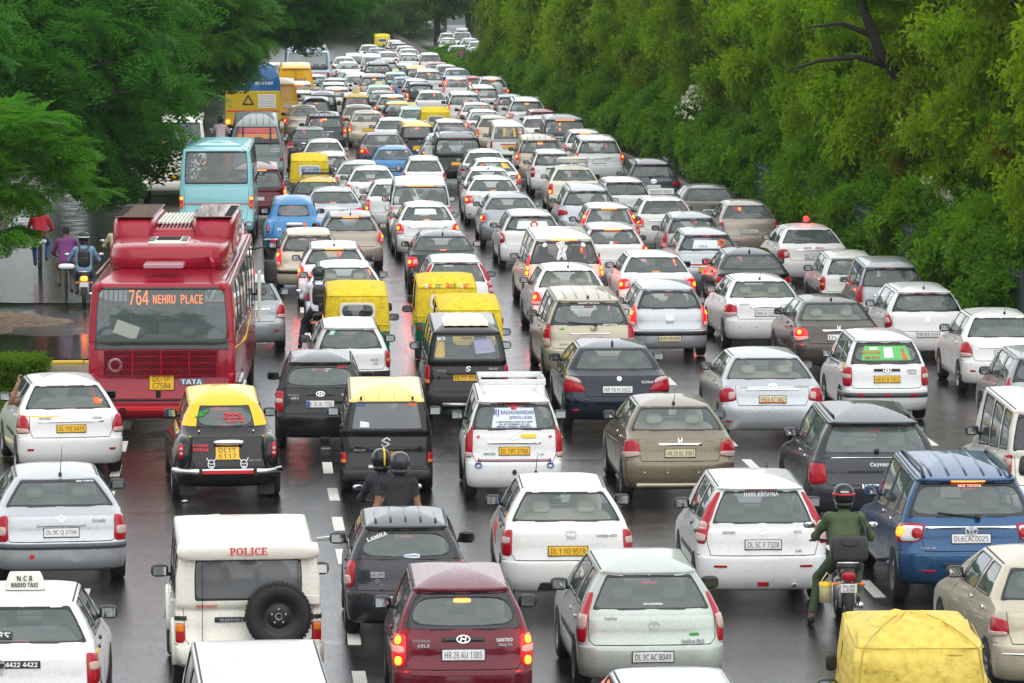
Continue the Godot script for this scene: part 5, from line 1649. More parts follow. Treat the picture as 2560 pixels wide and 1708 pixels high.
	["notch_sedan", "mint", 8.46, 0.031, -250.18, -0.9, "taxi", "mint and white taxi with a cream roof sign, far one", "taxi", {"x": "taxisign", "lit": 0, "detail": 0}],
	["long_boot_sedan", "steel_blue", 8.69, 0.03, -242.66, -0.0, "sedan", "steel blue sedan with a red lamp glowing", "sedan", {"lit": 1, "detail": 0}],
	["tall_hatch", "black", 9.02, 0.028, -229.76, 0.7, "hatchback", "black hatchback with clear rear glass in the far queue", "hatchback", {"lit": 1, "detail": 0}],
	["tall_lamp_hatch", "white", 11.39, 0.018, -238.29, 0.2, "hatchback", "white hatchback with tall lamps in front of the ice blue sedan", "hatchback", {"lit": 2, "detail": 0}],
	["compact_hatch", "red", 12.45, 0.014, -242.19, -0.3, "hatchback", "dark red car mostly hidden at the far hedge", "hatchback", {"lit": 0, "detail": 0}],
	["notch_sedan", "mint", 6.78, 0.038, -225.83, 0.0, "taxi", "mint green taxi with a cream roof sign behind the tan carrier", "taxi", {"x": "taxisign", "lit": 2, "detail": 0}],
	["long_boot_sedan", "grey", 6.77, 0.038, -218.5, 0.7, "sedan", "grey sedan right behind a mint taxi", "sedan", {"lit": 0, "detail": 0}],
	["arch_hatch", "white_c", 7.0, 0.037, -212.11, -0.8, "hatchback", "white hatchback with one amber-red lamp glowing brightly", "hatchback", {"lit": 2, "detail": 0}],
	["notch_sedan", "black", 6.93, 0.037, -201.02, 0.1, "taxi", "black sedan taxi with yellow roof and red bumper line", "taxi", {"roof": "taxi_yellow", "plate": "y", "lit": 1, "detail": 0}],
	["tall_hatch", "white_b", 15.97, 0, -348.39, 180, "oncoming_car", "white oncoming car seen from the front across the median", "car", {"plate": "n", "group": "oncoming white cars on the other carriageway", "front": 1, "detail": 0}],
	["short_sedan", "white_b", 17.7, 0, -349.24, 180, "oncoming_car", "white oncoming car seen from the front across the median", "car", {"plate": "n", "group": "oncoming white cars on the other carriageway", "front": 1, "detail": 0}],
	["short_sedan", "white_b", 17.71, 0, -337.3, 180, "oncoming_car", "white oncoming car seen from the front across the median", "car", {"plate": "n", "group": "oncoming white cars on the other carriageway", "front": 1, "detail": 0}],
	["short_sedan", "white_b", 15.44, 0.001, -321.74, 180, "oncoming_car", "white oncoming car seen from the front across the median", "car", {"plate": "n", "group": "oncoming white cars on the other carriageway", "front": 1, "detail": 0}],
	["compact_hatch", "white_b", 16.64, 0, -316.13, 180, "oncoming_car", "white oncoming car seen from the front across the median", "car", {"plate": "n", "group": "oncoming white cars on the other carriageway", "front": 1, "detail": 0}],
	["saloon", "white_b", 16.3, 0, -308.64, 180, "oncoming_car", "white oncoming car seen from the front across the median", "car", {"plate": "n", "group": "oncoming white cars on the other carriageway", "front": 1, "detail": 0}],
	["compact_hatch", "white_b", 16.94, 0, -370.56, 180, "oncoming_car", "white oncoming car seen from the front across the median", "car", {"plate": "n", "group": "oncoming white cars on the other carriageway", "front": 1, "detail": 0}],
	["people_carrier", "white", 17.92, 0, -365.67, 180, "oncoming_car", "oncoming white people carrier with a white roof box", "car", {"plate": "n", "front": 1, "x": "roofbox", "detail": 0}],
]


func build_traffic():
	for r in TRAFFIC:
		var n := car(r[0], r[1], Vector3(r[2], r[3], r[4]), r[5], r[6], r[7], r[8], r[9])
		var x: String = r[9].get("x", "")
		if x != "":
			dress(n, CACHE[r[0]], x, r[1])


const RED_BUS := [-1.32, 0.02, -81.27, -2.0]
const TANKER := [0.22, 0, -195.69, 0]
const SPECIAL := [
	["mini_bus", "light_blue", -0.83, 0.021, -128.46, -1.5, "minibus", "light blue minibus with brake lamps glowing beside the trees", "minibus", {"lit": 1, "plate": "n", "x": "minibus", "lens": "lens_amber", "detail": 1}],
	["mini_bus", "cream_white", -2.48, 0.011, -149.82, 0, "minibus", "white minibus with red lines half hidden by hanging branches", "minibus", {"lit": 1, "plate": "y", "text": "DL1PC 1020", "x": "whitebus", "detail": 1}],
	["tempo_van", "grey_green", 0.32, 0.028, -161.83, 0, "passenger_van", "grey-green high roof passenger van with red and amber panels on its glass", "van", {"plate": "n", "x": "tempo", "glass": "grey_glass", "lens": "lens_amber", "detail": 1}],
	["panel_van", "van_yellow", 1.42, 0.034, -210.2, 0, "delivery_van", "yellow delivery van with blue side marks beside the tanker", "van", {"x": "mailvan", "plate": "n", "glass": "van_yellow", "frame": "van_yellow", "detail": 0}],
	["panel_van", "van_yellow", 2.6, 0.042, -239.37, 0, "delivery_van", "yellow delivery van lettered SECURE on its back doors", "van", {"x": "secure", "plate": "n", "glass": "van_yellow", "frame": "van_yellow", "detail": 0}],
	["city_bus", "pale_blue", 3.47, 0.047, -255.77, 0, "bus", "pale blue city bus under the overhanging tree", "bus", {"x": "bluebus", "plate": "y", "detail": 0}],
	["auto", "auto_yellow", 2.18, 0.039, -88.65, 0, "auto_rickshaw", "yellow auto rickshaw with a dark oval window behind the backpack rider", "auto rickshaw", {"x": "auto", "glass": "dark_glass", "frame": "auto_yellow", "low": "auto_green", "gutter": "auto_yellow", "seat": "seat_dark", "plate": "w", "detail": 2}],
	["auto", "auto_yellow", 4.08, 0.05, -90.58, 0, "auto_rickshaw", "yellow auto rickshaw with coloured Hindi lettering on its hood", "auto rickshaw", {"x": "jai", "glass": "dark_glass", "frame": "auto_yellow", "low": "auto_green", "gutter": "auto_yellow", "seat": "seat_dark", "plate": "w", "detail": 2}],
	["auto", "auto_yellow", 4.25, 0.049, -84.92, 0, "auto_rickshaw", "yellow auto rickshaw squeezed behind the Hindi-lettered one", "auto rickshaw", {"x": "auto", "glass": "dark_glass", "frame": "auto_yellow", "low": "auto_green", "gutter": "auto_yellow", "seat": "seat_dark", "plate": "w", "detail": 2}],
	["auto", "auto_yellow", 2.03, 0.038, -145.23, 0, "auto_rickshaw", "yellow auto rickshaw with a pale blue window ahead of the black carrier taxi", "auto rickshaw", {"x": "auto", "glass": "pale_glass", "frame": "auto_yellow", "low": "auto_green", "gutter": "auto_yellow", "seat": "seat_dark", "plate": "w", "detail": 1}],
	["auto", "auto_yellow", 8.06, 0.032, -188.42, 0, "auto_rickshaw", "yellow auto rickshaw beside the mint taxi and white hatchback", "auto rickshaw", {"x": "auto", "glass": "dark_glass", "frame": "auto_yellow", "low": "auto_green", "gutter": "auto_yellow", "seat": "seat_dark", "plate": "w", "detail": 0}],
	["auto", "auto_yellow", 10.94, 0.02, -355.62, 0, "auto_rickshaw", "small yellow auto rickshaw with green base at the far end of the queue", "auto rickshaw", {"x": "auto", "glass": "dark_glass", "frame": "auto_yellow", "low": "auto_green", "gutter": "auto_yellow", "seat": "seat_dark", "plate": "w", "detail": 0}],
	["auto", "tarp_yellow", 6.64, 0.039, -43.45, -2, "auto_rickshaw", "auto rickshaw wrapped in a creased yellow tarpaulin", "auto rickshaw", {"x": "tarp", "glass": "dark_glass", "frame": "tarp_yellow", "low": "auto_green", "gutter": "auto_yellow", "seat": "seat_dark", "plate": "w", "roof": "tarp_yellow", "detail": 2}],
	["tempo_van", "grey", 20.2, 0.0, -425.0, 180, "passenger_van", "grey oncoming van on the far carriageway", "van", {"plate": "n", "front": 1, "detail": 0, "glass": "grey_glass"}],
]


# ---------- marks, signs and loads on single vehicles ----------
func aerial(root: Node3D, p: Dictionary, sh: Shell, x := 0.0, d := -1.0, h := 0.3):
	var dd: float = d if d > 0 else p.dgt + 0.14
	var z: float = p.L / 2 - dd
	var y := roof_y(sh, p, x, z)
	var mb := MB.new()
	mb.sup(Vector3(x, y + 0.01, z), Vector3(0.025, 0.03, 0.05), 2.5, Basis.IDENTITY, 10, 6)
	mb.tube([Vector3(x, y + 0.02, z), Vector3(x + 0.02, y + h, z + h * 0.5)], [0.007, 0.003], 5)
	part("aerial", mb.done(), M.rubber, root)


func roof_board(root: Node3D, p: Dictionary, sh: Shell, w: float, h: float, m: Material, d := -1.0, th := 0.12) -> Transform3D:
	var z: float = p.L / 2 - (d if d > 0 else p.apex)
	var y := roof_y(sh, p, 0, z)
	var mb := MB.new()
	var rows := []
	for lv in [[0.0, 1.0], [0.05, 1.0], [h * 0.9, 0.8], [h, 0.74]]:
		var r := PackedVector3Array()
		for k in 17:
			var a := TAU * k / 16
			var cx: float = sign(cos(a)) * pow(absf(cos(a)), 0.35) * w / 2 * lv[1]
			var cz: float = sign(sin(a)) * pow(absf(sin(a)), 0.5) * th / 2 * lerpf(1.0, 0.55, lv[0] / h)
			r.append(Vector3(cx, y + lv[0], z - cz))
		rows.append(r)
	mb.grid(rows)
	mb.fan(rows[-1], Vector3(0, y + h, z))
	part("roof_sign", mb.done(), m, root)
	return Transform3D(Basis(Vector3.RIGHT, -0.16), Vector3(0, y + h * 0.5, z + th * 0.39 + 0.006))


func carrier(root: Node3D, p: Dictionary, sh: Shell, m: Material, panel := false):
	var mb := MB.new()
	var z0: float = p.L / 2 - p.dgt - 0.25
	var z1: float = -p.L / 2 + p.dwt + 0.3
	var x: float = p.W * 0.5 * p.wtop * 0.85
	var y: float = p.H + 0.09
	mb.tube([Vector3(-x, y, z0), Vector3(x, y, z0), Vector3(x, y, z1), Vector3(-x, y, z1), Vector3(-x, y, z0)], 0.014, 6)
	mb.tube([Vector3(-x, y + 0.1, z0), Vector3(x, y + 0.1, z0), Vector3(x, y + 0.1, z1), Vector3(-x, y + 0.1, z1), Vector3(-x, y + 0.1, z0)], 0.012, 6)
	for sx in [-1, 1]:
		for z in [z0, (z0 + z1) / 2, z1]:
			mb.tube([Vector3(sx * x, y - 0.14, z), Vector3(sx * x, y + 0.1, z)], 0.012, 6)
	for k in 5:
		var z := lerpf(z0, z1, k / 4.0)
		mb.tube([Vector3(-x, y, z), Vector3(x, y, z)], 0.01, 6)
	part("roof_rack", mb.done(), m, root)


func deva(s: Array, glyph_w: float, ht: float, wd: float, mats: Array, root: Node3D, fr: Transform3D):
	# hand-drawn signwriter's letters hung from a head line
	var G := {"ja": [[[0.75, 1], [0.75, 0]], [[0.75, 0.5], [0.45, 0.55], [0.3, 0.35], [0.15, 0.3], [0.1, 0.5], [0.25, 0.55]]],
		"ya": [[[0.8, 1], [0.8, 0]], [[0.15, 1], [0.3, 0.7], [0.15, 0.5], [0.35, 0.3], [0.8, 0.4]]],
		"ma": [[[0.8, 1], [0.8, 0]], [[0.25, 1], [0.25, 0.35], [0.15, 0.25], [0.3, 0.25], [0.8, 0.45]]],
		"aa": [[[0.3, 1], [0.3, 0]]],
		"vai": [[[0.8, 1], [0.8, 0]], [[0.8, 0.65], [0.4, 0.7], [0.2, 0.45], [0.4, 0.25], [0.8, 0.4]], [[0.8, 1], [0.6, 1.25], [0.3, 1.3]], [[0.8, 1], [0.5, 1.15]]],
		"sha": [[[0.8, 1], [0.8, 0]], [[0.2, 1], [0.2, 0.4], [0.5, 0.3], [0.8, 0.5]], [[0.25, 0.75], [0.75, 0.45]]],
		"no": [[[0.85, 1], [0.85, 0]], [[0.2, 1], [0.2, 0.5], [0.4, 0.4], [0.55, 0.5], [0.55, 1]], [[0.85, 1], [0.6, 1.25], [0.4, 1.3]]],
		"de": [[[0.5, 1], [0.5, 0.75], [0.25, 0.6], [0.3, 0.35], [0.6, 0.35], [0.6, 0.15], [0.75, 0]], [[0.5, 1], [0.3, 1.2], [0.1, 1.25]]],
		"va": [[[0.8, 1], [0.8, 0]], [[0.8, 0.65], [0.4, 0.7], [0.2, 0.45], [0.4, 0.25], [0.8, 0.4]]],
		"ii": [[[0.3, 1], [0.3, 0]], [[0.3, 1], [0.2, 1.25], [-0.1, 1.2], [-0.2, 1]]],
		"me": [[[0.8, 1], [0.8, 0]], [[0.25, 1], [0.25, 0.35], [0.15, 0.25], [0.3, 0.25], [0.8, 0.45]], [[0.8, 1], [0.6, 1.25], [0.4, 1.3]]],
		"ru": [[[0.3, 1], [0.5, 0.8], [0.3, 0.6], [0.65, 0.1]], [[0.5, 0.3], [0.8, 0.2], [0.75, -0.1]]]}
	var x := -glyph_w * s.size() / 2
	for i in s.size():
		if s[i] == "":
			x += glyph_w
			continue
		var mb := MB.new()
		mb.stroke([Vector2(x - glyph_w * 0.08, ht / 2), Vector2(x + glyph_w * 1.08, ht / 2)], wd, 0.006, fr)
		for st in G[s[i]]:
			var pts := []
			for q in st:
				pts.append(Vector2(x + q[0] * glyph_w, (q[1] - 0.5) * ht))
			mb.stroke(pts, wd, 0.006, fr)
		part("lettering", mb.done(), M[mats[i % mats.size()]], root)
		x += glyph_w


func dress(n: Node3D, o: Dictionary, key: String, paint_: String):
	var sh: Shell = o.sh
	var p: Dictionary = o.p
	var chrome: Material = M.chrome
	match key:
		"ncr":
			var f := roof_board(n, p, sh, 0.44, 0.19, M.cream_white, p.apex - 0.35, 0.16)
			f.origin.y += 0.03
			lettering("N C R", 0.17, 0.055, M.ink, n, f)
			f.origin.y -= 0.07
			f.origin.z += 0.012
			lettering("RADIO TAXI", 0.29, 0.048, M.ink, n, f)
			rear_panel(n, sh, "call_strip", [[-0.62, 0.86], [0.28, 0.86], [0.28, 0.94], [-0.62, 0.94]], M.ink)
			rear_text(n, sh, "CALL", -0.40, 0.90, 0.17, 0.05, M.ink_white, null, 0.012)
			rear_text(n, sh, "4422 4422", 0.03, 0.90, 0.34, 0.05, M.ink_white, null, 0.012)
			rear_marks(n, sh, mark_t(), -0.22, 0.895, 0.13, 0.012, M.steel, "badge", 0.012)
			rear_text(n, sh, "TATA", -0.22, 0.81, 0.12, 0.035, M.steel)
			rear_panel(n, sh, "sticker", [[-0.5, 1.115], [-0.12, 1.115], [-0.12, 1.185], [-0.5, 1.185]], M.ink, 0.05, 0.003)
			var t := sh.t_rear(1.15)
			var fr := sh.frame(sh.ax(-0.26), t, 0.008)
			deva(["me", "ru"], 0.07, 0.05, 0.009, ["ink_white"], n, fr)
			rear_marks(n, sh, [[[-0.5, -0.4], [0.0, 0.5], [0.5, -0.4], [-0.5, -0.4]]], -0.34, 1.15, 0.06, 0.014, M.ink_orange, "sticker_mark", 0.008)
			side_panel(n, sh, 1, "side_stripe", [[0.5, 0.98], [0.95, 0.94], [0.95, 0.90], [0.5, 0.92]], M.ink_yellow)
			side_panel(n, sh, 1, "side_sticker", [[0.42, 0.80], [0.7, 0.78], [0.7, 0.66], [0.42, 0.68]], M.ink)
		"airforce":
			aerial(n, p, sh, 0.04, p.dgt + 0.12, 0.42)
			rear_text(n, sh, "AIR FORCE", 0.36, 1.285, 0.24, 0.035, M.ink_white, null, 0.006)
			rear_marks(n, sh, mark_ring(), 0.0, 0.90, 0.09, 0.012, chrome)
			rear_text(n, sh, "Octavia", 0.50, 0.87, 0.18, 0.05, M.ink_grey)
			rear_panel(n, sh, "boot_handle", [[-0.38, 0.80], [0.38, 0.80], [0.38, 0.835], [-0.38, 0.835]], M[paint_], 0.04, 0.012, 0.012)
			rear_panel(n, sh, "sticker", [[-0.50, 0.38], [-0.42, 0.38], [-0.42, 0.44], [-0.50, 0.44]], M.ink_red, 0.4)
		"tour":
			rear_marks(n, sh, MARK_S, 0.0, 0.965, 0.09, 0.014, chrome)
			rear_text(n, sh, "MARUTI SUZUKI", -0.42, 0.955, 0.18, 0.03, M.ink_grey)
			rear_text(n, sh, "TOUR", 0.42, 0.955, 0.15, 0.035, M.ink_grey)
			rear_panel(n, sh, "round_sticker", [[0.58, 1.13], [0.77, 1.13], [0.77, 1.23], [0.58, 1.23]], M.ink_orange, 0.42, 0.004)
			rear_text(n, sh, "G S", 0.53, 1.18, 0.07, 0.04, M.white, null, 0.011)
			side_panel(n, sh, -1, "side_stripe", [[0.1, 0.99], [1.0, 0.99], [1.0, 0.965], [0.1, 0.965]], M.ink_yellow)
			side_panel(n, sh, -1, "side_moulding", [[1.0, 0.66], [2.3, 0.66], [2.3, 0.58], [1.0, 0.58]], M.trim)
			arm(n, Vector3(-p.W / 2 + 0.12, 1.12, p.L / 2 - 1.35), Vector3(-p.W / 2 - 0.03, 1.1, p.L / 2 - 1.2), Vector3(-p.W / 2 + 0.1, 1.46, p.L / 2 - 1.12))
		"police":
			rear_text(n, sh, "INDIA GARAGE", -0.47, 1.07, 0.24, 0.035, M.ink_red, FONT_R)
			rear_panel(n, sh, "name_bar", [[-0.46, 0.885], [0.0, 0.885], [0.0, 0.945], [-0.46, 0.945]], M.trim, 0.05, 0.012, 0.004)
			rear_text(n, sh, "mahindra", -0.19, 0.915, 0.26, 0.045, M.ink_grey, null, 0.024)
			for sx in [-1, 1]:
				rear_panel(n, sh, "corner_moulding", [[sx * 0.84, 0.91], [sx * 1.0, 0.91], [sx * 1.0, 0.96], [sx * 0.84, 0.96]], M.trim, 0.05, 0.008)
			var lip := MB.new()
			lip.sup(Vector3(0, 1.69, p.L / 2 - 0.1), Vector3(p.W * 0.485, 0.085, 0.12), 7.0, Basis(Vector3.RIGHT, 0.12), 28, 8)
			part("roof_visor", lip.done(), M[paint_], n)
			lettering("POLICE", 0.42, 0.085, M.ink_red, n, Transform3D(Basis(Vector3.RIGHT, -0.1), Vector3(0, 1.70, p.L / 2 + 0.03)), FONT_S)
			var mb := MB.new()
			mb.sup(Vector3(0, 0.54, p.L / 2 + 0.06), Vector3(p.W * 0.49, 0.13, 0.1), 5.0, Basis.IDENTITY, 24, 8)
			part("bumper", mb.done(), M[paint_], n)
			lettering("POLICE", 0.4, 0.1, M.ink_red, n, Transform3D(Basis.IDENTITY, Vector3(-0.42, 0.55, p.L / 2 + 0.165)), FONT_S)
			spare_wheel(n, Vector3(0.33, 0.98, p.L / 2 + 0.13), 0.37)
			for y in [1.14, 0.66]:
				var h := MB.new()
				h.box(Vector3(0.72, y, p.L / 2 + 0.01), Vector3(0.16, 0.1 if y > 1 else 0.05, 0.03), 0.006)
				part("door_hinge", h.done(), M[paint_], n)
			var sm := MB.new()
			for sx in [-0.52, 0.56]:
				sm.slab(Vector3(sx, 1.12, p.L / 2 - 0.012), Vector3(0.008, 0.98, 0.02))
			sm.slab(Vector3(0.02, 0.635, p.L / 2 - 0.004), Vector3(1.08, 0.008, 0.02))
			part("door_seam", sm.done(), M.seam, n)
			fender(n, p, M[paint_])
		"whitevan":
			var mb := MB.new()
			for k in 5:
				var x := (k - 2) * 0.22
				var pts := []
				for j in 6:
					var z: float = p.L / 2 - lerpf(0.35, p.L - 1.3, j / 5.0)
					pts.append(Vector3(x, roof_y(sh, p, x, z) - 0.004, z))
				mb.tube(pts, 0.014, 6)
			part("roof_rib", mb.done(), M[paint_], n)
		"amby", "blueamby":
			# rounded rear wings, chrome bumper, boot hinges
			for sx in [-1, 1]:
				var mb := MB.new()
				mb.sup(Vector3(sx * p.W * 0.395, 0.66, p.L / 2 - 0.62), Vector3(0.165, 0.33, 0.58), 2.6, Basis.IDENTITY, 24, 12)
				part("rear_wing", mb.done(), M[paint_], n)
				var fl := MB.new()
				fl.slab(Vector3(sx * 0.6, 0.22, p.L / 2 - 0.35), Vector3(0.26, 0.34, 0.012))
				part("mud_flap", fl.done(), M.rubber, n)
				var lm := MB.new()
				lm.sup(Vector3(sx * p.W * 0.43, 0.76, p.L / 2 - 0.09), Vector3(0.05, 0.13, 0.06), 2.4, Basis.IDENTITY, 14, 10)
				var l := part("wing_lamp", lm.done(), M.lamp, n)
				var l2 := MB.new()
				for y in [0.73, 0.80]:
					l2.sup(Vector3(sx * p.W * 0.43, y, p.L / 2 - 0.035), Vector3(0.026, 0.026, 0.015), 2.2, Basis.IDENTITY, 10, 6)
				part("lens", l2.done(), M.lens, l)
				var ov := MB.new()
				ov.box(Vector3(sx * 0.42, 0.45, p.L / 2 + 0.075), Vector3(0.05, 0.13, 0.07), 0.01)
				part("over_rider", ov.done(), M.rubber, n)
			var b := MB.new()
			var pts := []
			for k in 17:
				var f := k / 8.0 - 1.0
				pts.append(Vector3(f * 0.82, 0.45, p.L / 2 + 0.05 - pow(absf(f), 4) * 0.3))
			b.tube(pts, 0.052, 10)
			part("bumper", b.done(), chrome, n)
			var rb := MB.new()
			rb.box(Vector3(0, 0.45, p.L / 2 + 0.1), Vector3(0.78 if key == "amby" else 1.3, 0.06, 0.02), 0.006)
			part("bumper_band", rb.done(), M.ink_red, n)
			var hd := MB.new()
			hd.sup(Vector3(0.02, 0.885, p.L / 2 - 0.115), Vector3(0.24, 0.045, 0.06), 3.0, Basis.IDENTITY, 16, 8)
			part("boot_handle", hd.done(), chrome if key == "amby" else M.ink_white, n)
			for sx in [-0.42, 0.42]:
				var hg := MB.new()
				hg.tube([Vector3(sx, 1.02, p.L / 2 - 0.56), Vector3(sx, 1.03, p.L / 2 - 0.42)], 0.016, 6)
				part("boot_hinge", hg.done(), chrome, n)
			if key == "amby":
				rear_text(n, sh, "POWER", -0.40, 0.83, 0.24, 0.05, M.ink_red)
				rear_text(n, sh, "BREAK", -0.40, 0.77, 0.24, 0.05, M.ink_red)
				rear_text(n, sh, "AVIGO CLASSIC", 0.42, 0.61, 0.2, 0.028, M.ink_grey)
				for x in [-0.25, 0.25]:
					rear_marks(n, sh, [oval(0.32, 0.42, 10), [[-0.45, 0.6], [-0.25, 0.3]], [[0.45, 0.6], [0.25, 0.3]], [[-0.2, 0.05], [-0.05, 0.0]], [[0.05, 0.0], [0.2, 0.05]], [[-0.12, -0.25], [0.12, -0.25]]], x, 0.56, 0.16, 0.012, M.ink_white, "sticker")
				rear_text(n, sh, "★ OM ★", 0.16, 1.15, 0.26, 0.05, M.ink_red, null, 0.004)
				rear_marks(n, sh, [[[-0.9, 0.0], [-0.5, 0.3], [0.0, 0.38], [0.5, 0.3], [0.9, 0.0]], [[-0.9, -0.1], [0.9, -0.1]], [[0, 0.7], [0, -0.1]], [[-0.8, 0.45], [0.8, 0.45]]], 0.12, 1.2, 0.16, 0.018, M.ink_red, "sticker", 0.004)
				rear_marks(n, sh, [oval(0.35, 0.35, 12), [[-0.7, -0.6], [0.7, 0.6]]], -0.36, 1.25, 0.12, 0.03, M.ink_green, "sticker", 0.004)
				for sx in [-1, 1]:
					side_panel(n, sh, sx, "green_stripe", [[0.35, 0.92], [3.0, 0.9], [3.0, 0.85], [0.35, 0.87]], M.ink_green)
					side_panel(n, sh, sx, "yellow_stripe", [[0.35, 0.96], [3.0, 0.94], [3.0, 0.905], [0.35, 0.925]], M.ink_yellow)
			else:
				rear_text(n, sh, "P 01 A", 0.0, 0.72, 0.26, 0.1, M.ink_white, null, 0.02)
				rear_text(n, sh, "DA", -0.4, 0.74, 0.1, 0.08, M.ink_white, null, 0.01)
				rear_panel(n, sh, "round_sticker", [[0.3, 0.82], [0.46, 0.82], [0.46, 0.92], [0.3, 0.92]], M.ink_orange, 0.4)
		"blacksantro", "santro", "greenad":
			rear_marks(n, sh, mark_h(), 0.0, 0.945, 0.10, 0.011, chrome, "badge", 0.022)
			if key != "greenad":
				rear_text(n, sh, "HYUNDAI", -0.45, 0.93, 0.19, 0.03, M.ink_grey)
				rear_text(n, sh, "eRLX", -0.43, 0.88, 0.13, 0.04, M.steel)
			rear_text(n, sh, "SANTRO", 0.45, 0.935, 0.18, 0.04, M.steel if key != "greenad" else M.ink_grey)
			rear_text(n, sh, "Xing XL", 0.46, 0.885, 0.16, 0.035, M.steel if key != "greenad" else M.ink_grey, FONT_S)
			if key == "blacksantro":
				rear_text(n, sh, "ARMY", 0.36, 1.38, 0.18, 0.045, M.ink_red, FONT_S, 0.004)
				var v := sh.rear(0, p.py)
				var fr := sh.frame(v.x, v.y, 0.017)
				var b := MB.new()
				b.box(Vector3(-0.2, 0, 0), Vector3(0.05, 0.1, 0.006), 0.002)
				part("plate_band", b.done(), M.ink_blue, n, fr)
			if key == "greenad":
				rear_panel(n, sh, "banner", [[-0.66, 1.11], [0.66, 1.11], [0.66, 1.36], [-0.66, 1.36]], M.sticker_green, 0.02, 0.004)
				rear_panel(n, sh, "banner_badge", [[-0.5, 1.29], [-0.22, 1.29], [-0.22, 1.335], [-0.5, 1.335]], M.sticker_white, 0.45, 0.008)
				rear_text(n, sh, "HANDLOOM", -0.27, 1.25, 0.34, 0.05, M.ink_orange, null, 0.01)
				rear_text(n, sh, "98 911", -0.25, 1.16, 0.26, 0.045, M.ink_red, null, 0.01)
				rear_panel(n, sh, "banner_picture", [[-0.06, 1.15], [0.2, 1.15], [0.2, 1.33], [-0.06, 1.33]], M.sticker_white, 0.05, 0.008)
				rear_panel(n, sh, "banner_figure", [[0.44, 1.12], [0.58, 1.12], [0.54, 1.25], [0.46, 1.25]], M.sticker_orange, 0.2, 0.008)
				rear_panel(n, sh, "banner_figure", [[0.46, 1.25], [0.54, 1.25], [0.54, 1.32], [0.46, 1.32]], M.skin, 0.4, 0.009)
				side_panel(n, sh, -1, "blue_stripe", [[1.1, 0.99], [2.4, 0.98], [2.4, 0.95], [1.1, 0.96]], M.ink_blue)
				side_panel(n, sh, -1, "yellow_sticker", [[0.5, 1.05], [0.66, 1.05], [0.66, 0.9], [0.5, 0.9]], M.ink_yellow)
				var q := []
				for k in 21:
					q.append(Vector2(-1.22 + 2.44 * k / 20.0, sh.t_rear(0.5)))
				var mb := MB.new()
				strip(mb, sh, q, 0.085, 0.012, 1)
				part("bumper_strip", mb.done(), M.grey_trim, n)
				for x in [-0.62, 0.0, 0.62]:
					rear_panel(n, sh, "reflector", [[x - 0.07, 0.475], [x + 0.07, 0.475], [x + 0.07, 0.525], [x - 0.07, 0.525]], M.lamp, 0.2, 0.018)
		"omni":
			rear_marks(n, sh, MARK_S, -0.02, 0.82, 0.13, 0.02, chrome)
			rear_text(n, sh, "MARUTI SUZUKI", -0.42, 0.70, 0.18, 0.035, M.ink_grey)
			for sx in [-0.4, 0.4]:
				var mb := MB.new()
				mb.box(Vector3(sx, 1.5, p.L / 2 - 0.16), Vector3(0.035, 0.05, 0.06), 0.006)
				part("door_hinge", mb.done(), M.rubber, n)
			rear_panel(n, sh, "paper_scrap", [[-0.62, 1.05], [-0.4, 1.05], [-0.42, 1.13], [-0.62, 1.15]], M.sticker_white, 0.1, 0.004)
			rear_text(n, sh, "88", -0.4, 1.40, 0.14, 0.05, M.ink_blue, null, 0.004)
			rear_text(n, sh, "88", 0.4, 1.40, 0.14, 0.05, M.ink_orange, null, 0.004)
			var b := MB.new()
			b.sup(Vector3(0, 0.33, p.L / 2 + 0.02), Vector3(p.W * 0.49, 0.085, 0.07), 6.0, Basis.IDENTITY, 24, 8)
			part("bumper", b.done(), M.trim, n)
			for x in [-0.24, 0.3]:
				var w := MB.new()
				w.box(Vector3(x, 0.45, p.L / 2 + 0.005), Vector3(0.1, 0.05, 0.02), 0.006)
				part("plate_lamp", w.done(), M.lens_clear, n)
			var bar := MB.new()
			bar.box(Vector3(0, 0.715, p.L / 2 - 0.01), Vector3(0.58, 0.05, 0.05), 0.012)
			part("plate_lamp_bar", bar.done(), M.trim, n)
			var ribs := MB.new()
			for k in 4:
				var x := (k - 1.5) * 0.24
				var pts := []
				for j in 6:
					var z: float = p.L / 2 - lerpf(0.3, p.L - 0.9, j / 5.0)
					pts.append(Vector3(x, roof_y(sh, p, x, z) - 0.006, z))
				ribs.tube(pts, 0.013, 6)
			part("roof_rib", ribs.done(), M.taxi_straw, n)
		"lamha":
			rear_text(n, sh, "LAMHA", -0.36, 1.24, 0.26, 0.055, M.ink_white, FONT_S, 0.006, 0.45)
			rear_text(n, sh, "MARUTI", -0.36, 0.83, 0.17, 0.032, M.steel)
			rear_text(n, sh, "SUZUKI", -0.36, 0.79, 0.17, 0.032, M.steel)
			rear_panel(n, sh, "oval_sticker", [[-0.06, 1.0], [0.24, 1.0], [0.24, 1.05], [-0.06, 1.05]], M.sticker_white, 0.45, 0.006)
			rear_text(n, sh, "R.S AUTOMOBILES", 0.06, 1.025, 0.17, 0.018, M.ink_blue, null, 0.012)
			for q in [[-0.36, 0.72], [-0.31, 0.66]]:
				rear_marks(n, sh, [oval(0.22, 0.18, 8), oval(0.12, 0.1, 8), [[-0.4, 0.25], [-0.36, 0.3]], [[-0.15, 0.45], [-0.12, 0.5]], [[0.15, 0.45], [0.18, 0.5]], [[0.4, 0.25], [0.44, 0.3]]], q[0], q[1], 0.07, 0.014, M.ink_grey, "paw_sticker")
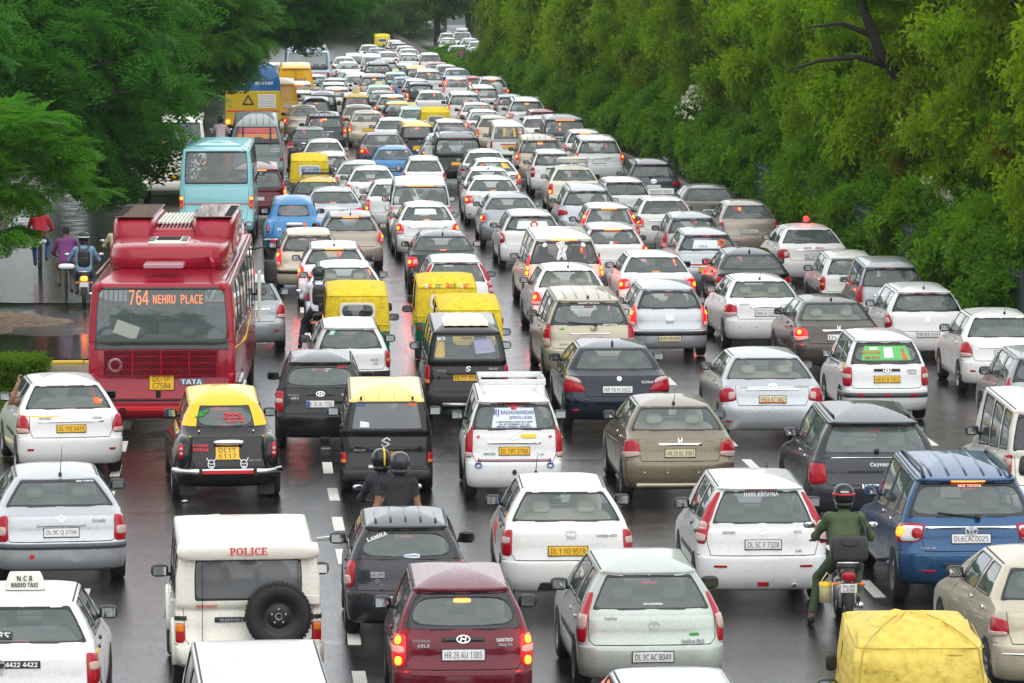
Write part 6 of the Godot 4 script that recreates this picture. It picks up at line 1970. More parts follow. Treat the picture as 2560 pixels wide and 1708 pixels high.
		"indigo":
			rear_marks(n, sh, mark_t(), 0.04, 0.965, 0.11, 0.01, M.steel)
			rear_text(n, sh, "TATA", 0.04, 0.905, 0.12, 0.03, M.steel)
			rear_text(n, sh, "indigo eCS", 0.5, 0.93, 0.26, 0.045, M.ink_grey)
			aerial(n, p, sh, -0.3, 2.2, 0.3)
			var mb := MB.new()
			patch(mb, sh, [sh.rear(-0.5, 0.235), sh.rear(0.5, 0.235), sh.rear(0.42, 0.34), sh.rear(-0.42, 0.34)], 0.1, 0.004, 0.0, 3)
			part("bumper_insert", mb.done(), M.trim, n)
			side_panel(n, sh, -1, "blue_stripe", [[0.8, 1.0], [2.6, 0.98], [2.6, 0.94], [0.8, 0.96]], M.ink_blue)
			side_panel(n, sh, -1, "yellow_stripe", [[0.8, 0.955], [2.6, 0.935], [2.6, 0.92], [0.8, 0.94]], M.ink_yellow)
			side_panel(n, sh, -1, "red_sticker", [[2.0, 0.85], [2.6, 0.85], [2.6, 0.6], [2.1, 0.55]], M.ink_red)
			side_panel(n, sh, -1, "yellow_sticker", [[0.72, 1.12], [0.84, 1.14], [0.84, 1.02], [0.72, 1.0]], M.ink_yellow)
		"wagonr":
			rear_panel(n, sh, "poster", [[-0.5, 1.13], [0.5, 1.13], [0.5, 1.43], [-0.5, 1.43]], M.sticker_white, 0.02, 0.004)
			rear_text(n, sh, "RAGHUNANDAN", 0.05, 1.36, 0.5, 0.062, M.ink_blue, FONT_R, 0.01)
			rear_text(n, sh, "JEWELLERS", 0.1, 1.28, 0.36, 0.055, M.ink_blue, FONT_R, 0.01)
			rear_text(n, sh, "RJ", -0.27, 1.35, 0.09, 0.11, M.ink_blue, FONT_S, 0.01)
			rear_text(n, sh, "2, Kohat Enclave, Pitam Pura, Delhi", 0.0, 1.22, 0.56, 0.026, M.ink, null, 0.01)
			rear_text(n, sh, "Ph : 011 27360420 / 21 / 22", 0.0, 1.185, 0.46, 0.024, M.ink, null, 0.01)
			rear_text(n, sh, "DELHI • NOIDA • MEERUT", 0.0, 1.15, 0.52, 0.026, M.ink_blue, null, 0.01)
			rear_panel(n, sh, "rose_sticker", [[-0.08, 1.4], [0.06, 1.4], [0.06, 1.47], [-0.08, 1.47]], M.ink_red, 0.4, 0.01)
			rear_marks(n, sh, MARK_S, 0.0, 1.0, 0.085, 0.014, chrome)
			rear_panel(n, sh, "yellow_sticker", [[0.13, 0.975], [0.47, 0.975], [0.47, 1.035], [0.13, 1.035]], M.ink_yellow, 0.2)
			rear_text(n, sh, "MARUTI SUZUKI", -0.38, 0.74, 0.18, 0.035, M.ink_grey)
			rear_text(n, sh, "LXI", 0.42, 0.73, 0.07, 0.025, M.ink_grey)
			rear_panel(n, sh, "pink_strip", [[-0.72, 0.625], [0.72, 0.625], [0.72, 0.66], [-0.72, 0.66]], M.mauve, 0.02)
			for x in [-0.55, 0.55]:
				rear_marks(n, sh, [oval(0.4, 0.28, 10), [[-0.35, 0.3], [0.35, 0.3]], [[0, 0.4], [0, 0.7]]], x, 0.56, 0.12, 0.016, M.ink_blue, "sticker")
				rear_marks(n, sh, [[[0, 0.4], [-0.15, 0.65], [0, 0.9], [0.15, 0.65], [0, 0.4]]], x, 0.58, 0.1, 0.014, M.ink_red, "sticker")
				rear_marks(n, sh, [[[-0.3, 0.2], [0, -0.4], [0.3, 0.2]], [[-0.3, -0.1], [0.3, -0.1]]], x, 1.0, 0.06, 0.014, M.ink_red, "sticker")
			rear_marks(n, sh, [oval(0.3, 0.4, 8), [[-0.3, 0], [0.3, 0]]], 0.0, 0.46, 0.08, 0.02, M.ink, "sticker")
			var mb := MB.new()
			var y: float = p.H + 0.03
			for z in [p.L / 2 - 0.75, p.L / 2 - 2.0]:
				mb.box(Vector3(0, y + 0.06, z), Vector3(1.0, 0.085, 0.05), 0.01)
				for sx in [-0.47, 0.47]:
					mb.slab(Vector3(sx, y - 0.02, z), Vector3(0.05, 0.12, 0.05))
			for sx in [-0.5, 0.5]:
				mb.box(Vector3(sx, y + 0.06, p.L / 2 - 1.375), Vector3(0.03, 0.1, 1.3), 0.01)
			part("roof_rack", mb.done(), M.white, n)
			rear_panel(n, sh, "spoiler_lamp", [[-0.26, 1.475], [0.26, 1.475], [0.26, 1.495], [-0.26, 1.495]], M.lamp, 0.2, 0.012)
			side_panel(n, sh, -1, "green_stripe", [[1.0, 1.02], [2.8, 1.0], [2.8, 0.93], [1.0, 0.95]], M.ink_green)
		"eeco":
			rear_text(n, sh, "NCR", -0.46, 1.47, 0.15, 0.06, M.ink_white, null, 0.006)
			rear_marks(n, sh, MARK_S, 0.02, 0.93, 0.085, 0.014, chrome)
			rear_text(n, sh, "MARUTI SUZUKI", -0.46, 0.90, 0.17, 0.035, M.ink_grey)
			rear_text(n, sh, "EECO", 0.47, 0.93, 0.15, 0.035, M.steel)
			var mb := MB.new()
			var rows := []
			for j in 9:
				var z: float = p.L / 2 - lerpf(0.42, p.L - 1.15, j / 8.0)
				var r := PackedVector3Array()
				for k in 9:
					var x := -0.40 + 0.8 * k / 8.0
					r.append(Vector3(x, roof_y(sh, p, x, z) + 0.008 + (0.006 if k % 2 else 0.0), z))
				rows.append(r)
			mb.grid(rows)
			part("roof_panel", mb.done(), M.roof_straw, n)
			var bar := MB.new()
			bar.box(Vector3(0, 0.86, p.L / 2 - 0.01), Vector3(0.74, 0.045, 0.05), 0.012)
			part("plate_lamp_bar", bar.done(), M.trim, n)
			var pg := MB.new()
			pg.tube([Vector3(0.0, 0.3, p.L / 2 + 0.05), Vector3(-0.45, 0.3, p.L / 2 + 0.05)], 0.035, 8)
			part("tow_bar", pg.done(), M.steel, n)
			rear_panel(n, sh, "parcel", [[0.22, 1.2], [0.76, 1.24], [0.72, 1.5], [0.18, 1.46]], M.sticker_purple, 0.05, -0.03)
			rear_panel(n, sh, "yellow_bag", [[-0.83, 1.14], [-0.55, 1.14], [-0.62, 1.42], [-0.8, 1.45]], M.ink_yellow, 0.2, -0.03)
		"alto":
			rear_text(n, sh, "ALTO", 0.44, 0.75, 0.14, 0.04, M.ink_grey)
			rear_text(n, sh, "LXI", 0.46, 0.68, 0.08, 0.03, M.ink_grey)
			rear_panel(n, sh, "green_sticker", [[-0.72, 1.2], [-0.56, 1.2], [-0.52, 1.27], [-0.68, 1.27]], M.mint, 0.1, 0.004)
		"innova":
			rear_text(n, sh, "GALAXY TOYOTA", 0.0, 1.535, 0.42, 0.04, M.ink_white, null, 0.008)
			rear_text(n, sh, "GRACE TOYOTA", 0.4, 1.13, 0.28, 0.03, M.ink_white, null, 0.008)
			rear_marks(n, sh, mark_ovals(), 0.08, 1.05, 0.12, 0.012, chrome)
			rear_text(n, sh, "INNOVA", -0.5, 0.76, 0.18, 0.03, M.ink_grey)
			wiper(n, sh, 0.12, 1.12, -0.42, 1.17)
			rear_panel(n, sh, "leaf_sticker", [[-0.72, 1.04], [-0.56, 1.04], [-0.62, 1.09]], M.ink_green, 0.1)
			aerial(n, p, sh, 0.0, -1, 0.05)
		"bmw":
			rear_marks(n, sh, [oval(0.42, 0.42, 14), [[-0.4, 0], [0.4, 0]], [[0, -0.4], [0, 0.4]]], 0.03, 0.93, 0.085, 0.014, chrome)
			rear_text(n, sh, "520d", 0.52, 0.87, 0.2, 0.045, M.steel)
			var mb := MB.new()
			mb.sup(Vector3(0, roof_y(sh, p, 0, p.L / 2 - 1.4) + 0.03, p.L / 2 - 1.4), Vector3(0.025, 0.05, 0.09), 1.6, Basis.IDENTITY, 10, 6)
			part("roof_fin", mb.done(), M.black, n)
			side_panel(n, sh, -1, "navy_strip", [[2.3, 0.86], [2.5, 0.98], [2.6, 0.98], [2.4, 0.84]], M.navy)  # slanted strip in the same navy paint as the body
		"city", "citypb":
			rear_marks(n, sh, mark_bar_h(), 0.0, 0.945, 0.085, 0.012, chrome)
			rear_text(n, sh, "CITY", -0.45, 0.945, 0.2, 0.035, M.ink_grey)
			rear_text(n, sh, "i-VTEC", 0.45, 0.945, 0.15, 0.022, M.ink_grey)
			aerial(n, p, sh, 0.0, p.dgt + 0.12, 0.22)
			var mb := MB.new()
			for x in [-0.55, -0.2, 0.28, 0.6]:
				var v := sh.rear(x / 0.85, 0.47)
				var fr := sh.frame(v.x, v.y, 0.004)
				mb.sup(fr.origin, Vector3(0.014, 0.014, 0.006), 2.2, fr.basis, 10, 6)
			part("parking_sensor", mb.done(), M.lens_clear if key == "city" else M.ink_grey, n)
			if key == "city":
				var q := []
				for k in 13:
					q.append(sh.rear(-0.8 + 1.6 * k / 12.0, 0.27))
				var b := MB.new()
				strip(b, sh, q, 0.06, 0.012, 1)
				part("bumper_lip", b.done(), M.sand, n)
		"corolla":
			rear_marks(n, sh, mark_ovals(), 0.0, 0.955, 0.12, 0.012, chrome)
			rear_text(n, sh, "COROLLA", 0.5, 0.955, 0.24, 0.028, M.ink_grey)
			rear_text(n, sh, "ALTIS", -0.5, 0.945, 0.12, 0.02, M.ink_grey)
			var v := sh.rear(0, p.py)
			var fr := sh.frame(v.x, v.y, 0.017)
			var b := MB.new()
			b.box(Vector3(0, -0.047, 0), Vector3(0.44, 0.018, 0.004), 0.001)
			part("plate_strip", b.done(), M.ink_orange, n, fr)
		"cayenne":
			rear_text(n, sh, "Cayenne", 0.05, 0.97, 0.32, 0.07, chrome, FONT_S)
			wiper(n, sh, 0.0, 1.15, 0.0, 1.15)
			for sx in [-0.5, 0.5]:
				var mb := MB.new()
				mb.lathe(Vector3(sx, 0.33, p.L / 2 - 0.02), [[0.06, 0.055], [0.08, 0.06], [0.06, 0.045], [-0.1, 0.045]], 16, Basis(Vector3.UP, -PI / 2))
				part("exhaust_tip", mb.done(), chrome, n)
			for sx in [-1, 1]:
				var rl := MB.new()
				var pts := []
				for j in 7:
					var z: float = p.L / 2 - lerpf(0.8, 2.6, j / 6.0)
					pts.append(Vector3(sx * 0.56, roof_y(sh, p, sx * 0.56, z) + 0.015, z))
				rl.tube(pts, 0.018, 6)
				part("roof_rail", rl.done(), M.rubber, n)
		"fortuner":
			rear_text(n, sh, "MGF TOYOTA", 0.02, 1.545, 0.30, 0.035, M.ink_white, null, 0.008)
			rear_marks(n, sh, mark_ovals(), 0.0, 1.0, 0.12, 0.013, chrome, "badge", 0.026)
			wiper(n, sh, 0.1, 1.16, -0.42, 1.21)
			rear_text(n, sh, "3.0 D-4D", -0.55, 0.78, 0.2, 0.03, M.steel)
			var mb := MB.new()
			patch(mb, sh, [Vector2(-0.10, sh.belt + 2.2), Vector2(0.10, sh.belt + 2.2), Vector2(0.10, sh.belt + 2.7), Vector2(-0.10, sh.belt + 2.7)], 0.1, 0.008, 0.004, 2)
			part("brake_light", mb.done(), M.lamp_lit, n)
			for sg in [1, -1]:
				for q in [[0.76, 0.97], [0.97, 0.98]]:
					var v := sh.rear(q[0] * sg, q[1])
					var fr := sh.frame(v.x, v.y, 0.03)
					var r := MB.new()
					r.sup(fr.origin, Vector3(0.07, 0.07, 0.015), 2.3, fr.basis, 16, 6)
					part("lamp_ring", r.done(), M.amber_lit if sg < 0 and q[0] > 0.9 else M.lamp, n)
			for x in [-0.6, 0.6]:
				rear_panel(n, sh, "reflector", [[x - 0.1, 0.47], [x + 0.1, 0.47], [x + 0.1, 0.5], [x - 0.1, 0.5]], M.lamp, 0.2, 0.006)
			rear_panel(n, sh, "tow_step", [[-0.42, 0.55], [0.42, 0.55], [0.4, 0.59], [-0.4, 0.59]], M.trim, 0.1, 0.012)
			for sx in [-1, 1]:
				var st := MB.new()
				st.box(Vector3(sx * 0.93, 0.42, -0.1), Vector3(0.16, 0.05, 1.7), 0.01)
				part("side_step", st.done(), M.trim, n)
		"ritz":
			rear_text(n, sh, "HARE KRISHNA", 0.0, 1.42, 0.44, 0.065, M.ink_white, FONT_R, 0.006)
			rear_marks(n, sh, MARK_S, 0.0, 0.97, 0.085, 0.014, chrome)
			rear_text(n, sh, "MARUTI SUZUKI", -0.44, 0.955, 0.16, 0.035, M.ink_grey)
			rear_text(n, sh, "RITZ", 0.45, 0.96, 0.1, 0.03, M.ink_grey)
			rear_text(n, sh, "LXI", 0.46, 0.72, 0.08, 0.028, M.ink_grey)
			for x in [-0.66, 0.66]:
				rear_panel(n, sh, "reflector", [[x - 0.1, 0.51], [x + 0.1, 0.51], [x + 0.1, 0.54], [x - 0.1, 0.54]], M.lamp, 0.2)
			rear_panel(n, sh, "fog_lamp", [[-0.09, 0.26], [0.09, 0.26], [0.09, 0.32], [-0.09, 0.32]], M.lamp, 0.2)
			var ex := MB.new()
			ex.lathe(Vector3(0.4, 0.27, p.L / 2 - 0.05), [[0.07, 0.03], [0.07, 0.04], [-0.1, 0.035]], 12, Basis(Vector3.UP, -PI / 2))
			part("exhaust_tip", ex.done(), M.steel, n)
			side_panel(n, sh, -1, "side_moulding", [[1.0, 0.62], [2.5, 0.6], [2.5, 0.52], [1.0, 0.54]], M.grey_trim)
			aerial(n, p, sh, 0.25, 2.0, 0.12)
		"indica":
			rear_marks(n, sh, mark_t(), 0.02, 0.82, 0.1, 0.01, M.steel)
			rear_text(n, sh, "TATA", 0.02, 0.765, 0.12, 0.03, M.steel)
			rear_text(n, sh, "turbo", -0.47, 0.90, 0.14, 0.04, M.ink_grey)
			rear_text(n, sh, "Indica DLS", 0.46, 0.64, 0.26, 0.045, M.ink_grey)
			rear_panel(n, sh, "green_sticker", [[0.5, 0.7], [0.64, 0.7], [0.64, 0.735], [0.5, 0.735]], M.ink_green, 0.4)
			rear_text(n, sh, "SANYA AUTOMOBILE", 0.02, 1.04, 0.22, 0.025, M.ink_white, null, 0.006)
			side_panel(n, sh, -1, "side_moulding", [[0.95, 0.62], [2.4, 0.62], [2.4, 0.53], [0.95, 0.53]], M.grey_trim)
		"linea":
			var q := []
			for k in 13:
				q.append(sh.rear(-0.9 + 1.8 * k / 12.0, 0.53))
			var mb := MB.new()
			strip(mb, sh, q, 0.018, 0.008, 1)
			part("bumper_trim", mb.done(), chrome, n)
		"scorpio":
			rear_panel(n, sh, "door_cladding", [[-0.82, 0.84], [0.6, 0.84], [0.5, 1.1], [-0.78, 1.14]], M.trim, 0.15, 0.012)
			rear_text(n, sh, "Mahindra", -0.5, 0.88, 0.26, 0.045, M.ink_grey, null, 0.03)
			rear_marks(n, sh, [[[-0.4, 0.3], [0.4, 0.3], [0.1, -0.4], [0, 0.2]]], -0.42, 1.55, 0.12, 0.03, M.ink_green, "sticker")
			rear_marks(n, sh, [[[-0.3, 0.5], [0.3, 0.5], [0, 0.2], [0.3, 0], [-0.3, -0.2], [0, -0.5]]], 0.0, 1.45, 0.2, 0.03, M.ink_red, "sticker")
			for d in [p.dw, p.L - p.fw]:
				for sx in [-1, 1]:
					var fl := MB.new()
					var pts := []
					for k in 9:
						var a := PI * k / 8
						pts.append(Vector3(sx * (p.W / 2 + 0.01), 0.36 + sin(a) * 0.46, p.L / 2 - d + cos(a) * 0.46))
					fl.tube(pts, 0.05, 6)
					part("wheel_flare", fl.done(), M.trim, n)
		"dzr", "silverdz":
			rear_marks(n, sh, MARK_S, 0.0, 0.965, 0.09, 0.014, chrome)
			if key == "dzr":
				aerial(n, p, sh, 0.1, p.dgt + 0.2, 0.2)
		"brown":
			aerial(n, p, sh, 0.0, p.dgt + 0.2, 0.05)
			rear_marks(n, sh, mark_bar_h(), 0.0, 0.945, 0.085, 0.012, chrome)
		"swift":
			rear_marks(n, sh, MARK_S, 0.0, 0.86, 0.09, 0.014, chrome)
			aerial(n, p, sh, 0.0, p.dgt + 0.2, 0.14)
			part("brake_light", o.hms, M.lamp_glow, n)
		"beacon":
			rear_text(n, sh, "GOVT   VEHICLE", 0.0, 0.96, 0.5, 0.045, M.ink_red)
			rear_marks(n, sh, MARK_S, 0.0, 0.96, 0.06, 0.012, chrome)
			var z: float = p.L / 2 - p.apex
			var mb := MB.new()
			mb.lathe(Vector3(0.05, p.H - 0.01, z), [[0.0, 0.1], [0.05, 0.1], [0.06, 0.001]], 16, Basis(Vector3(0, 0, 1), PI / 2))
			part("beacon_base", mb.done(), M.trim, n)
			var b := MB.new()
			b.sup(Vector3(0.05, p.H + 0.11, z), Vector3(0.07, 0.075, 0.07), 2.8, Basis.IDENTITY, 16, 10)
			part("beacon_lamp", b.done(), M.beacon, n)
			var l := OmniLight3D.new()
			l.name = "beacon_light"
			l.light_color = Color(1, 0.1, 0.05)
			l.light_energy = 0.5
			l.light_size = 0.1
			l.omni_range = 60
			l.omni_attenuation = 2.0
			l.shadow_enabled = true
			n.add_child(l)
			l.position = Vector3(0.05, p.H + 0.11, z)
		"aerial", "jetta":
			aerial(n, p, sh, 0.0, p.dgt + 0.2, 0.2)
			if key == "jetta":
				rear_marks(n, sh, mark_ring(), 0.0, 0.9, 0.11, 0.014, chrome)
		"star":
			rear_panel(n, sh, "paper", [[-0.5, 1.07], [0.45, 1.07], [0.45, 1.27], [-0.5, 1.27]], M.sticker_white, 0.02, 0.004)
			rear_marks(n, sh, [[[-0.5, -0.3], [0.5, -0.3], [0, 0.6], [-0.5, -0.3]], [[-0.5, 0.3], [0.5, 0.3], [0, -0.6], [-0.5, 0.3]]], 0.36, 1.2, 0.2, 0.03, M.ink_orange, "star_sticker", 0.01)
			rear_text(n, sh, "SPA", -0.1, 1.12, 0.2, 0.05, M.ink_grey, null, 0.01)
			rear_panel(n, sh, "red_stripe", [[-0.8, 0.665], [0.8, 0.665], [0.8, 0.7], [-0.8, 0.7]], M.ink_red, 0.02)
			rear_marks(n, sh, mark_ovals(), 0.2, 0.86, 0.13, 0.014, chrome)
		"etioscross":
			rear_text(n, sh, "ETIOS CROSS", 0.0, 0.62, 0.6, 0.05, M.ink_white)
			rear_marks(n, sh, mark_ovals(), 0.0, 0.97, 0.14, 0.014, chrome)
			wiper(n, sh, -0.1, 1.1, 0.35, 1.14)
		"flatsign":
			var mb := MB.new()
			mb.box(Vector3(0, p.H + 0.1, p.L / 2 - p.apex), Vector3(0.75, 0.16, 0.1), 0.02)
			part("roof_sign", mb.done(), M.white, n)
			lettering("RADIO TAXI", 0.6, 0.08, M.ink_grey, n, Transform3D(Basis.IDENTITY, Vector3(0, p.H + 0.1, p.L / 2 - p.apex + 0.052)))
		"creamtaxi":
			carrier(n, p, sh, M.steel)
			var mb := MB.new()
			mb.sup(Vector3(0, p.H + 0.17, p.L / 2 - 1.2), Vector3(0.5, 0.1, 0.12), 5.0, Basis.IDENTITY, 16, 8)
			part("rolled_mat", mb.done(), M.cream_white, n)
			rear_panel(n, sh, "blue_strip", [[0.0, 0.9], [0.72, 0.9], [0.72, 0.98], [0.0, 0.98]], M.ink_blue, 0.03)
			rear_text(n, sh, "4141414", 0.32, 0.94, 0.3, 0.05, M.ink_white, null, 0.012)
			rear_panel(n, sh, "orange_strip", [[-0.4, 0.9], [-0.02, 0.9], [-0.02, 0.98], [-0.4, 0.98]], M.ink_orange, 0.03)
		"balloon":
			rear_panel(n, sh, "red_balloon", [[0.28, 1.3], [0.42, 1.3], [0.42, 1.48], [0.28, 1.48]], M.ink_red, 0.45, -0.02)
		"rover":
			rear_text(n, sh, "RANGE ROVER", 0.0, 1.08, 0.8, 0.05, M.steel)
		"stickers":
			for x in [-0.3, 0.3]:
				rear_panel(n, sh, "yellow_sticker", [[x - 0.06, 1.16], [x + 0.06, 1.16], [x + 0.06, 1.5], [x - 0.06, 1.5]], M.ink_yellow, 0.1, 0.006)
			rear_panel(n, sh, "red_strip", [[-0.5, 0.86], [0.5, 0.86], [0.5, 0.9], [-0.5, 0.9]], M.ink_red, 0.03)
		"sparecover", "donotfollow":
			var mb := MB.new()
			mb.sup(Vector3(0.2 if key == "sparecover" else 0.0, 1.0, p.L / 2 + 0.08), Vector3(0.36, 0.36, 0.12), 2.6, Basis.IDENTITY, 24, 12)
			part("spare_cover", mb.done(), M[paint_], n)
			if key == "donotfollow":
				lettering("Do Not Follow Me", 0.42, 0.06, M.ink_grey, n, Transform3D(Basis.IDENTITY, Vector3(0, 1.16, p.L / 2 + 0.2)), FONT_S)
		"bluesed":
			rear_text(n, sh, "07M10871281", 0.0, p.py, 0.36, 0.06, M.ink_white, FONT_R, 0.02)
		"taxisign":
			roof_board(n, p, sh, 0.42, 0.17, M.roof_straw)
		"rack", "rackfar":
			carrier(n, p, sh, M.rubber if key == "rack" else M.steel)
		"paper":
			rear_panel(n, sh, "paper", [[-0.5, 1.22], [0.4, 1.22], [0.4, 1.36], [-0.5, 1.36]], M.sticker_white, 0.02, 0.004)
			rear_marks(n, sh, MARK_S, 0.0, 0.95, 0.09, 0.014, chrome)
		"fourrings":
			for k in 4:
				rear_marks(n, sh, [oval(0.4, 0.4, 12)], (k - 1.5) * 0.09, 0.93, 0.11, 0.014, chrome)
		"stick2":
			rear_panel(n, sh, "yellow_sticker", [[0.4, 1.12], [0.75, 1.12], [0.6, 1.28], [0.4, 1.28]], M.ink_yellow, 0.1, 0.004)
			rear_panel(n, sh, "orange_sticker", [[-0.7, 1.16], [-0.55, 1.16], [-0.55, 1.26], [-0.7, 1.26]], M.ink_orange, 0.1, 0.004)
		"ringsticker":
			rear_panel(n, sh, "paper", [[-0.55, 1.06], [0.6, 1.06], [0.6, 1.26], [-0.55, 1.26]], M.sticker_white, 0.02, 0.004)
			rear_marks(n, sh, [oval(0.42, 0.42, 16)], 0.06, 1.17, 0.2, 0.04, M.ink_orange, "ring_sticker", 0.012)
		"xylo":
			rear_marks(n, sh, [[[-0.3, 0.5], [0.1, 0.55], [0, 0.2], [0.3, 0.3], [0.1, -0.1], [0.2, -0.6], [-0.05, -0.2], [-0.3, -0.6], [-0.1, 0.1], [-0.3, 0.5]]], -0.05, 1.42, 0.34, 0.07, M.ink_white, "figure_sticker", 0.008)
			rear_marks(n, sh, mark_t(), 0.02, 1.03, 0.16, 0.016, chrome)
			rear_text(n, sh, "XYLO", 0.6, 1.16, 0.12, 0.04, M.ink_grey)
			for x in [-0.62, 0.62]:
				rear_panel(n, sh, "round_sticker", [[x - 0.07, 1.5], [x + 0.07, 1.5], [x + 0.07, 1.6], [x - 0.07, 1.6]], M.sticker_white, 0.45, 0.008)
		"polo":
			rear_panel(n, sh, "red_sticker", [[0.02, 1.02], [0.16, 1.02], [0.12, 1.08], [0.02, 1.08]], M.ink_red, 0.2, 0.006)
			rear_panel(n, sh, "white_sticker", [[-0.14, 1.02], [0.0, 1.02], [0.0, 1.08], [-0.1, 1.08]], M.sticker_white, 0.2, 0.006)
		"i10":
			rear_marks(n, sh, mark_h(), 0.0, 0.85, 0.11, 0.012, chrome)
			rear_panel(n, sh, "boot_handle", [[-0.1, 0.74], [0.1, 0.74], [0.1, 0.8], [-0.1, 0.8]], M.silver, 0.2, 0.01)
		"indicator":
			var v := sh.side(-1, 3.2, 0.75)
			var fr := sh.frame(v.x, v.y, 0.02)
			var mb := MB.new()
			mb.sup(fr.origin, Vector3(0.12, 0.1, 0.03), 2.4, fr.basis, 14, 8)
			part("indicator_lamp", mb.done(), M.amber_lit, n)
		"roofbox":
			var mb := MB.new()
			mb.sup(Vector3(0, p.H + 0.15, 0), Vector3(0.5, 0.13, 0.7), 5.0, Basis.IDENTITY, 16, 8)
			part("roof_box", mb.done(), M.white, n)


func wiper(n: Node3D, sh: Shell, x0: float, y0: float, x1: float, y1: float):
	var mb := MB.new()
	var pts := []
	for k in 5:
		var x := lerpf(x0, x1, k / 4.0)
		var y := lerpf(y0, y1, k / 4.0)
		var t := sh.t_rear(y)
		var a := sh.ax(x / sh.g(sh.w, t))
		pts.append(sh.P(a, t) + sh.N(a, t) * 0.03)
	if absf(x1 - x0) > 0.05:
		mb.tube(pts, 0.012, 6)
	mb.sup(pts[0], Vector3(0.04, 0.03, 0.03), 3.0, Basis.IDENTITY, 10, 6)
	part("rear_wiper", mb.done(), M.rubber, n)


func fender(n: Node3D, p: Dictionary, m: Material):
	for sx in [-1, 1]:
		for d in [p.dw, p.L - p.fw]:
			var mb := MB.new()
			var pts := []
			for k in 9:
				var a := PI * k / 8
				pts.append(Vector3(sx * (p.W / 2 - 0.01), 0.38 + sin(a) * 0.44, p.L / 2 - d + cos(a) * 0.46))
			mb.tube(pts, 0.042, 8)
			part("wheel_flare", mb.done(), m, n)


func spare_wheel(n: Node3D, at: Vector3, r: float):
	var s := Node3D.new()
	s.name = "spare_wheel"
	n.add_child(s, true)
	s.position = at
	s.rotation.y = -PI / 2
	var a := MB.new()
	a.lathe(Vector3.ZERO, [[-0.1, r * 0.58], [-0.1, r * 0.86], [-0.08, r * 0.97], [-0.03, r], [0.03, r], [0.08, r * 0.97], [0.1, r * 0.86], [0.095, r * 0.6], [0.05, r * 0.56]], 40)
	for k in 44:
		for s2 in [-1, 1]:
			var an := TAU * (k + (0.5 if s2 > 0 else 0.0)) / 44
			a.slab(Vector3(s2 * 0.062, cos(an) * r * 0.99, sin(an) * r * 0.99), Vector3(0.055, 0.022, 0.03), Basis(Vector3.RIGHT, an))
	part("tyre", a.done(), M.tyre, s)
	var b := MB.new()
	b.lathe(Vector3.ZERO, [[0.04, 0.001], [0.05, r * 0.12], [0.05, r * 0.3], [0.02, r * 0.36], [0.03, r * 0.45], [0.075, r * 0.52], [0.09, r * 0.6]], 28)
	part("rim", b.done(), M.dark_rim, s)
	var c := MB.new()
	for k in 5:
		var an := TAU * k / 5
		c.lathe(Vector3(0.055, cos(an) * r * 0.22, sin(an) * r * 0.22), [[0.0, 0.012], [0.02, 0.012], [0.022, 0.001]], 8)
	c.lathe(Vector3(0.045, 0, 0), [[0.0, r * 0.11], [0.015, r * 0.11], [0.012, r * 0.09], [-0.02, r * 0.08]], 14)
	part("wheel_nut", c.done(), M.steel, s)


func arm(n: Node3D, a: Vector3, b: Vector3, c: Vector3):
	var mb := MB.new()
	mb.tube([a, b.lerp(a, 0.4), b, b.lerp(c, 0.35), b.lerp(c, 0.8), c], [0.05, 0.047, 0.044, 0.042, 0.032, 0.03], 10)
	mb.sup(c + Vector3(0.0, 0.03, 0.0), Vector3(0.022, 0.05, 0.042), 3.0, Basis.IDENTITY, 12, 8)
	for k in 4:
		var z := -0.032 + k * 0.021
		mb.tube([c + Vector3(0.0, 0.06, z), c + Vector3(0.015, 0.1, z * 1.1), c + Vector3(0.05, 0.115 - absf(k - 1.5) * 0.006, z * 1.1)], [0.010, 0.009, 0.007], 6)
	mb.tube([c + Vector3(0, 0.02, -0.04), c + Vector3(0.03, 0.05, -0.06)], [0.011, 0.008], 6)
	var o := part("resting_arm", mb.done(), M.skin, n)
	o.set_meta("label", "bare forearm resting on the sill with bent fingers")


# ---------- buses, vans, tanker, autos ----------
func build_specials():
	bus_red()
	for b in SPECIAL:
		var n := car(b[0], b[1], Vector3(b[2], b[3], b[4]), b[5], b[6], b[7], b[8], b[9])
		special(n, CACHE[b[0]], b[9].get("x", ""), b[1])
	tanker()


